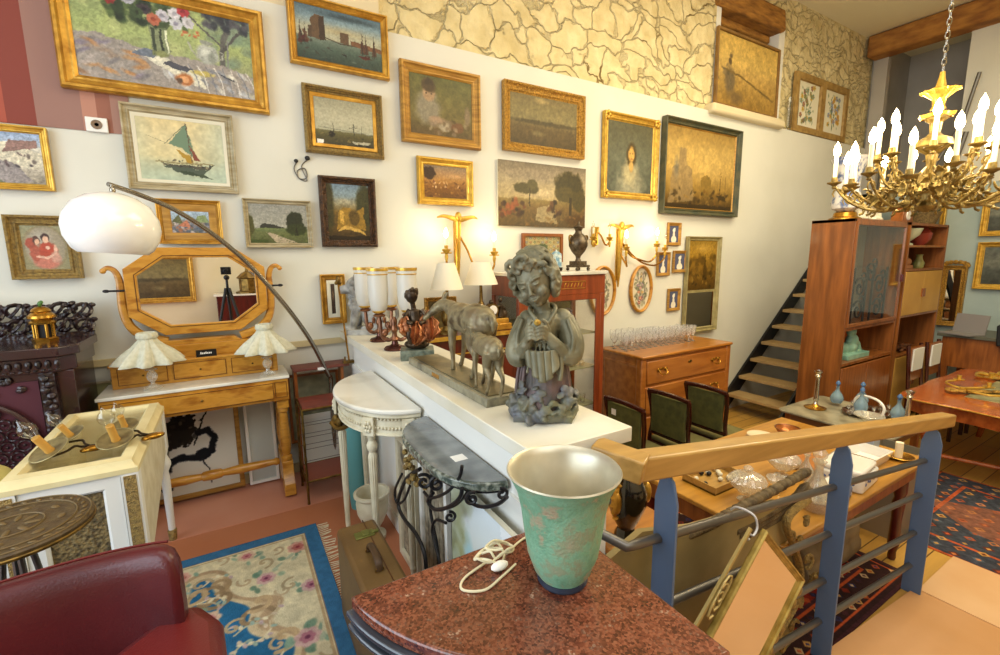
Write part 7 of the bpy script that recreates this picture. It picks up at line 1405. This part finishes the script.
# on top of the wall unit
t=thing('blue_white_vase','flared blue and white porcelain vase on brass foot on top of the wall unit','vase',(5.66,2.38,1.95)); t.scale=(1.45,1.45,1.5)
obj('body',MB().lathe([(.05,.06),(.085,.08),(.095,.12),(.075,.2),(.07,.26),(.085,.34),(.11,.4),(.12,.42),(.11,.42),(.08,.34),(0,.2)],n=32),M['blueporc'],t); obj('brass_foot',MB().lathe([(0,0),(.1,0),(.1,.012),(.075,.025),(.07,.05),(.055,.06),(0,.06)],n=24),M['brass'],t)
for x,h_,c_,l in((6.0,.2,'cfc8b8','white figurine group on the wall unit right of the porcelain vase'),(6.35,.3,'d8d0bc','tall white figurine group in the middle of the wall unit top')):
    t=thing('figurine_group',l,'figurine',(x,2.38,1.95)); m_=MB(); m_.ell((0,0,.03),(.13,.08,.03)); m_.tube([(-.04,0,.03),(-.04,0,h_)],[.05,.03],10); m_.ell((-.04,0,h_+.02),.03,10); m_.tube([(.06,0,.03),(.05,0,h_*.8)],[.05,.03],10); m_.ell((.05,0,h_*.85),.028,10); obj('figures',m_,mat('biscuit_'+c_,c_,.5,c2='8c8c74',scale=20,lo=.5,hi=.7),t,voxel=.01)
t=thing('wooden_clock','brown arched wooden clock case on the right end of the wall unit','clock',(7.1,2.38,1.95)); obj('case',MB().prism([(-.16,0),(.16,0),(.13,.14),(.06,.2),(-.06,.2),(-.13,.14)],-.06,.06,RX(PI/2)),M['walnut'],t,bevel=.006); obj('dial',MB().lathe([(0,0),(.06,0),(.055,.008),(0,.008)],n=24,M=T(0,-.061,.1)@RX(PI/2)),M['porcelain'],t)
t=thing('hanging_plant_basket','dark wicker basket on the far right end of the wall unit top','basket',(7.75,2.38,1.95)); obj('basket',MB().lathe([(0,0),(.12,0),(.18,.16),(.17,.16),(.11,.02),(0,.02)],n=28),M['wicker'],t)
lf=MB(); rr=random.Random(3)
for k in range(60): lf.ell((rr.uniform(-.2,.2),rr.uniform(-.15,.15),.17+rr.uniform(-.04,.1)),(.04,.02,.008),6,rot=(rr.random(),rr.random(),rr.random()*6))
obj('dry_foliage',lf,mat('dry_olive_leaf','4c4a24',.7),t)
# ------------------------------------------------------------------ inlaid dining table with brass lights, chairs, desk
t=thing('inlaid_table','reddish inlaid wooden table with shaped edge at the right edge of the photo','table',(6.45,.94,FL))
op=[]; a_,b_=1.02,.78
for k in range(72):
    a=k*2*PI/72; c,s=cos(a),sin(a); r=(abs(c)**9+abs(s)**9)**(-1/9)*(1+.015*cos(8*a)); op.append((a_*r*c,b_*r*s))
iw=mat('inlaid_mahogany','b05c28',.22,c2='8c4018',scale=4,stretch=(2,6,3),coat=.5)
obj('tabletop',MB().prism(op,.725,.75),iw,t,bevel=.008); obj('apron',MB().prism([(x*.93,y*.92) for x,y in op],.6,.725),iw,t)
obj('brass_banding',MB().tube([(x*1.003,y*1.003,.738) for x,y in op],.006,6,closed=True),M['gold'],t)
p=Paint(1.3,.8,60,seed=95); p.grad([(0,'7f7a58'),(1,'8c8662')]).grain(.2,6); o=p.mesh('baize_centre',M['canvasmat'],t,flat=True,solid=.002); o.location=(.1,0,.7525)
for sx in(-1,1):
    for sy in(-1,1): obj('leg',MB().tube(cat([(sx*.8,sy*.52,.62),(sx*.86,sy*.57,.45),(sx*.8,sy*.52,.2),(sx*.84,sy*.55,.0)],6),[.05-.0015*k for k in range(19)],10),iw,t)
obj('stretcher',MB().tube([(-.8,-.5,.2),(-.6,0,.18),(-.8,.5,.2)],.02,8).tube([(-.62,0,.18),(.62,0,.18)],.022,8).tube([(.8,-.5,.2),(.6,0,.18),(.8,.5,.2)],.02,8),iw,t)
def brass_light(l,x,y,rz,s=1):
    t=thing('brass_wall_light',l,'lamp',(x,y,.2545),rz=rz,group='gilt brass wall lights lying on the inlaid table'); t.scale=(s,s,s)
    m_=MB().ell((0,0,.02),(.05,.2,.02),12).ell((0,.18,.025),(.06,.05,.025),10).ell((0,-.2,.02),(.03,.05,.015),8); obj('backplate',m_,M['goldorn'],t)
    for k in(-1,0,1):
        c=[(0,.05,.03),(k*.12,.12,.05),(k*.24+.0,.05,.05),(k*.27,-.08-.05*(k==0),.06)]
        obj('arm',MB().tube(cat(c,6),.011,7).lathe([(0,0),(.04,.012),(.045,.02),(.015,.02),(.018,.06),(0,.06)],(c[-1][0],c[-1][1],.05),n=16),M['goldbright'],t)
brass_light('three armed gilt wall light lying at the left of the inlaid table',6.1,1.33,.9,1.0); brass_light('three armed gilt wall light lying farther right on the inlaid table',6.95,1.3,-.4,1.1)
def schair(l,x,y):
    t=thing('upholstered_chair',l,'chair',(x,y,FL),group='two upright chairs with white backs behind the inlaid table')
    for s in(-1,1): obj('back_post',MB().tube([(s*.2,.0,0),(s*.2,.0,.45),(s*.19,.05,1.02)],.02,8),M['chairwood'],t); obj('front_leg',MB().tube([(s*.19,-.4,0),(s*.19,-.4,.42)],.02,8),M['chairwood'],t)
    obj('back_panel',MB().box(-.18,.18,.015,.04,.6,1.0,T(0,0,0)),M['walnut'],t); obj('white_card',MB().box(-.15,.15,-.0,.014,.72,.98),M['white_sheet'],t); obj('seat',MB().box(-.21,.21,-.42,.01,.42,.48),M['linen'],t,bevel=.015)
q=BY(930,358,2.0); schair('white backed chair nearest the wall unit behind the inlaid table',min(q.x,7.0),2.02); schair('white backed chair second from the wall unit behind the inlaid table',7.5,2.0)
t=thing('desk','dark desk with grey top against the blue wall','desk',(8.55,1.3,FL)); obj('top',MB().box(-.4,.4,-1.2,.9,1.0,1.04),mat('grey_desk_top','5c5a4c',.4),t,bevel=.004); obj('carcass',MB().box(-.36,.38,-1.15,.85,.6,1.0),M['walnut'],t)
for sx in(-1,1):
    for sy in(-1.1,.8): obj('leg',MB().box(sx*.33-.03,sx*.33+.03,sy-.03,sy+.03,0,.6),M['walnut'],t)
t=thing('laptop','grey open laptop standing on the desk end by the wall unit','laptop',(8.35,1.95,.541),rz=-PI/2-.35); obj('base',MB().box(-.18,.18,-.25,0,0,.015),mat('grey_plastic','8c8684',.4),t); obj('screen',MB().box(-.18,.18,-.005,.01,.0,.26,RX(-.2)),bpy.data.materials['grey_plastic'],t)
t=thing('office_chair','black mesh office chair behind the desk under the framed pictures','chair',(8.12,1.38,FL)); mm=MB().prism([(-.25,.95),(.25,.95),(.27,1.2),(.22,1.24),(-.22,1.24),(-.27,1.2)],-.015,.015,RZ(PI/2)@RX(PI/2)); obj('mesh_back',mm,M['rubber'],t,bevel=.01); obj('seat',MB().box(-.5,-.02,-.24,.24,.5,.56),M['rubber'],t,bevel=.02)
obj('pedestal',MB().cyl((-.25,0,.06),(-.25,0,.5),.025).cyl((-.03,0,.5),(0,0,.97),.02),M['rubber'],t); 
for k in range(5): a=k*2*PI/5; obj('foot',MB().cyl((-.25,0,.1),(-.25+.26*cos(a),.26*sin(a),.04),.018).ell((-.25+.26*cos(a),.26*sin(a),.025),.025,8),M['rubber'],t)
# wall pictures on the blue wall
def rpic(l,y0,y1,z0,z1,fm,paint,seed,w=.07,name='framed_painting',mirror=False,group=None):
    W=y1-y0;H=z1-z0; t=thing(name,l,'mirror' if mirror else 'painting',(8.995,(y0+y1)/2,z0)); t.rotation_euler=(0,0,-PI/2)
    obj('frame',MB().frame(-W/2,W/2,0,H,PROF['scoop'](w,.06)),fm,t,sharp=25)
    if mirror: obj('mirror_glass',MB().box(-W/2+w*.9,W/2-w*.9,-.02,-.01,w*.9,H-w*.9),M['mirror'],t)
    else: p=Paint(W-2*w,H-2*w,50,seed=seed); paint(p); o=p.mesh('canvas',M['canvas'],t); o.location=(0,-.018,w)
    return t
rpic('dark painting in wide gilt frame, upper one at the right edge',1.45,2.13,1.82,2.4,M['goldbright'],p_dark,96); rpic('dark seascape in wide gilt frame, lower one at the right edge',1.3,2.12,1.1,1.74,M['goldbright'],p_dark,97)
t=rpic('small carved gilt mirror hung between wall unit and framed pictures',2.19,2.46,.55,1.42,M['goldorn'],None,0,.07,'carved_mirror',True); m_=MB()
for k in range(9): a=k*PI/8; m_.ell((-.13*cos(a),-.03,.87+.05*sin(a)),(.03,.02,.03),8)
obj('carved_crest',m_,M['goldorn'],t)
rpic('tall narrow gilt frame partly hidden behind the wall unit',2.5,2.76,1.5,2.5,M['goldbright'],p_dark,98)
# stair rails upstairs
t=thing('upper_stair_rail','grey diagonal steel handrails of the upper flight behind the chandelier','railing',(8.95,2.45,2.55)); m_=MB()
obj('rail',MB().tube([(-.02,.25,.28),(-.02,.0,.85),(-.02,-.1,1.45)],.022,8),M['steel'],t); obj('rail',MB().tube([(-.02,.08,.0),(-.02,-.05,.7)],.03,8),M['steel'],t)
# ------------------------------------------------------------------ chandelier
M['gilt2']=mat('old_gilt_bronze','a08848',.42,.5,c2='6c582c',scale=26,bump=.3)
CX,CY=3.92,1.2; t=thing('brass_chandelier','large gilt brass chandelier with two tiers of lit candle bulbs','chandelier',(CX,CY,1.75))
ch=MB(); z=.98; k=0
while z<3.1:
    a=(k%2)*PI/2; ch.tube([(.011*cos(q)*cos(a),.011*cos(q)*sin(a),z+.024*sin(q)) for q in np.linspace(0,2*PI,10)[:-1]],.0035,5,closed=True); z+=.038; k+=1
obj('chain',ch,M['chrome'],t)
crown=lambda a,k_:1+.18*cos(7*a)*(k_ in(0,1,2))
obj('upper_crown',MB().lathe([(.085,.84),(.095,.85),(.07,.835),(.035,.8),(.03,.76),(.04,.74),(.012,.74),(.012,.96),(.015,.93),(.03,.86)],n=42,rad=lambda a,k_:1+(.09*cos(12*a) if k_<3 else 0),cap=False),M['goldbright'],t)
obj('centre_stem',MB().lathe([(.012,.74),(.05,.7),(.055,.68),(.03,.66),(.025,.6),(.04,.58),(.08,.56),(.09,.52),(.07,.5),(.03,.47),(.022,.4),(.05,.36),(.09,.32),(.1,.27),(.06,.22),(.04,.18),(.06,.15),(.05,.13),(.03,.12),(0,.11)],n=36,rad=lambda a,k_:1+.06*cos(9*a)),M['gilt2'],t)
obj('crown_gallery',MB().lathe([(.075,.69),(.085,.71),(.07,.7)],n=40,rad=lambda a,k_:1+.1*cos(8*a),cap=False),M['goldbright'],t)
def arm(ang,r,z0,z1,col):
    c,s=cos(ang),sin(ang); P=[(.06,z0),(.14,z0-.07),(r*.55,z0-.1),(r*.8,z0-.04),(r*.95,z1-.1),(r,z1-.05)]
    P+= []; pts=cat([(x*c,x*s,z) for x,z in P],6); a=obj('arm',MB().tube(pts,[.0095-.003*abs(2*i/30-1) for i in range(len(pts))],7),col,t)
    for fr,sg in((.3,1),(.5,-1),(.62,1),(.8,-1)):
        p_=pts[int(fr*(len(pts)-1))]; w=fr*3; obj('scroll_leaf',MB().tube([p_+Vector((c*.028*cos(q*.8+w),s*.028*cos(q*.8+w),sg*(.03*sin(q*.8+w)+.02))) for q in range(7)],[.009-.0009*q for q in range(7)],6),col,a)
    e=Vector((r*c,r*s,z1-.05))
    obj('drip_pan',MB().lathe([(.006,-.04),(.014,-.03),(.01,-.02),(.022,-.01),(.042,.0),(.044,.006),(.02,.006),(.017,.04),(.014,.04),(.01,.01)],tuple(e),n=18,rad=lambda a,k_:1+(.08*cos(8*a) if 4<=k_<=5 else 0)),col,a)
    obj('candle_sleeve',MB().cyl(e+Vector((0,0,.03)),e+Vector((0,0,.175)),.0125),M['wax'],a)
    obj('flame_bulb',bulb_flame(MB(),tuple(e+Vector((0,0,.175))),1.55),M['bulb'],a)
for k in range(16): arm(k*2*PI/16+.1,.45+.045*(k%2),.24,.345+.04*(k%2),M['gilt2'])
for k in range(8): arm(k*2*PI/8+.3,.27,.36,.52,M['gilt2'])
lv=MB(); rr=random.Random(9)
for k in range(130):
    a=rr.uniform(0,6.28); r=rr.uniform(.06,.34); z=rr.uniform(.17,.27)+.12*(r<.2)*rr.random(); L_=rr.uniform(.06,.1); lv.surf(lambda u,v:((2*u-1)*.024*sin(PI*min(v+.06,1))**.7*(1+.3*cos(14*v)),.02*sin(PI*v)-.008*abs(2*u-1),L_*(v-.4)),4,9,M=T(r*cos(a),r*sin(a),z)@RZ(a+PI/2+rr.uniform(-.5,.5))@RX(rr.uniform(-1.1,.9)))
obj('acanthus_foliage',lv,M['gilt2'],t,sharp=80).modifiers.new('s','SOLIDIFY').thickness=.003
# ------------------------------------------------------------------ behind the camera: tripod and what the mirrors see
t=thing('camera_tripod','black tripod with camera seen in the octagonal mirror','tripod',(-.02,-.12,0))
for k in range(3): a=k*2*PI/3+.6; obj('leg',MB().tube([(.02*cos(a),.02*sin(a),1.22),(.14*cos(a),.14*sin(a),.75),(.3*cos(a),.3*sin(a),.01)],[.02,.016,.012],8),M['rubber'],t)
obj('centre_column',MB().cyl((0,0,1.0),(0,0,1.38),.016).ell((0,0,1.36),(.035,.035,.035),12),M['rubber'],t); obj('camera_body',MB().box(-.06,.06,-.05,.02,1.40,1.5).lathe([(0,0),(.03,0),(.03,.04),(0,.04)],n=16,M=T(0,.02,1.45)@RX(-PI/2)),M['rubber'],t,bevel=.006)
t=thing('marble_topped_cabinet','white marble topped dark cabinet reflected in the octagonal mirror','cabinet',(.35,-2.7,0)); obj('marble_top',MB().box(-.6,.6,-.25,.25,.95,.98),M['marblewhite'],t,bevel=.004); obj('body',MB().box(-.56,.56,-.22,.22,0,.95),M['mahogany'],t,bevel=.006)
t=thing('crucifix_plaque','arched golden wooden crucifix plaque reflected in the octagonal mirror','plaque',(.18,-2.98,1.72)); obj('plaque',MB().prism([(-.2,0),(.2,0),(.2,.35)]+[(.2*cos(a),.35+.16*sin(a)) for a in np.linspace(.1,PI-.1,12)]+[(-.2,.35)],-.02,.02,RX(PI/2)),M['honeyframe'],t); obj('cross',MB().box(-.015,.015,.021,.04,.06,.44).box(-.1,.1,.021,.04,.3,.33),M['linen'],t)
t=thing('brass_lantern','large brass lantern shaped clock reflected in the octagonal mirror','clock',(.3,-2.65,.981)); obj('body',MB().lathe([(0,0),(.2,0),(.2,.03),(.14,.05),(.14,.26),(.18,.28),(.1,.36),(.03,.4),(.02,.46),(0,.47)],n=8),M['oldbrass'],t,sharp=20)
t=thing('dark_candelabra','dark bronze candelabra reflected at the right of the octagonal mirror','candelabra',(.72,-2.6,.981)); obj('stem',MB().lathe([(0,0),(.08,0),(.07,.03),(.02,.06),(.03,.2),(.015,.3),(.02,.5),(0,.52)],n=16),M['brownbronze'],t)
for k in range(4): a=k*PI/2; obj('branch',MB().tube(cat([(0,0,.3),(.08*cos(a),.08*sin(a),.28),(.13*cos(a),.13*sin(a),.36),(.13*cos(a),.13*sin(a),.5)],5),.009,7),M['brownbronze'],t)
def backpic(l,x,z,w,h,seed,fn,fm): 
    t=thing('framed_painting',l,'painting',(x,-2.99,z),rz=PI); obj('frame',MB().frame(-w/2,w/2,0,h,PROF['scoop'](.09,.06)),fm,t,sharp=25); p=Paint(w-.18,h-.18,80,seed=seed); fn(p); o=p.mesh('canvas',M['canvas'],t); o.location=(0,-.02,.09)
backpic('gilt framed painting reflected at the left of the octagonal mirror, lower one',-1.15,.85,1.25,.85,101,p_moor,M['gold']); backpic('gilt framed painting reflected at the upper left of the octagonal mirror',-1.0,1.85,1.0,.8,102,p_harvest,M['gold'])
# ------------------------------------------------------------------ light
W=bpy.data.worlds.new('world'); bpy.context.scene.world=W; W.use_nodes=True; W.node_tree.nodes['Background'].inputs[0].default_value=(.85,.93,1,1); W.node_tree.nodes['Background'].inputs[1].default_value=1.0
def area(name,loc,size,rot,e,c,sy=None):
    l=bpy.data.lights.new(name,'AREA'); l.energy=e; l.color=c; l.size=size
    if sy: l.shape='RECTANGLE'; l.size_y=sy
    o=bpy.data.objects.new(name,l); COL.objects.link(o); o.location=loc; o.rotation_euler=rot; return o
def point(name,loc,e,c,r=.03):
    l=bpy.data.lights.new(name,'POINT'); l.energy=e; l.color=c; l.shadow_soft_size=r; o=bpy.data.objects.new(name,l); COL.objects.link(o); o.location=loc; return o
area('window_daylight',(-2.9,.5,1.95),2.8,(0,R_(-90),0),130,(.74,.88,1),4)
area('fill_light_left',(-.6,.2,4.6),2.6,(0,0,0),40,(.93,.97,1))  # soft overhead fill added for the left side, no visible lamp
area('fill_light_right',(4.6,.8,4.6),4,(0,0,0),190,(1,.89,.62),2.5)  # large warm fill added above the right half, no lamp of the room
area('fill_light_rear',(1.2,-2.2,4.2),3,(R_(25),0,0),75,(.93,.97,1))  # unseen fill added behind the viewpoint
for q,e in((BY(437,228,3.42),1.2),(BY(491,228,3.42),1.2),(BY(625,232,3.42),1.2),(BY(657,232,3.42),1.2)): point('sconce_glow',q,e,(1,.80,.46))
for k in range(4): point('chandelier_glow',(3.92+.6*cos(k*PI/2+.8),1.2+.6*sin(k*PI/2+.8),2.45),22,(1,.86,.6),.1)
S=bpy.context.scene; S.cycles.transparent_max_bounces=32; S.cycles.transmission_bounces=24; S.cycles.max_bounces=24; S.view_settings.view_transform='Standard'; S.view_settings.look='None'; S.view_settings.gamma=1; S.view_settings.use_curve_mapping=False; S.view_settings.exposure=.16
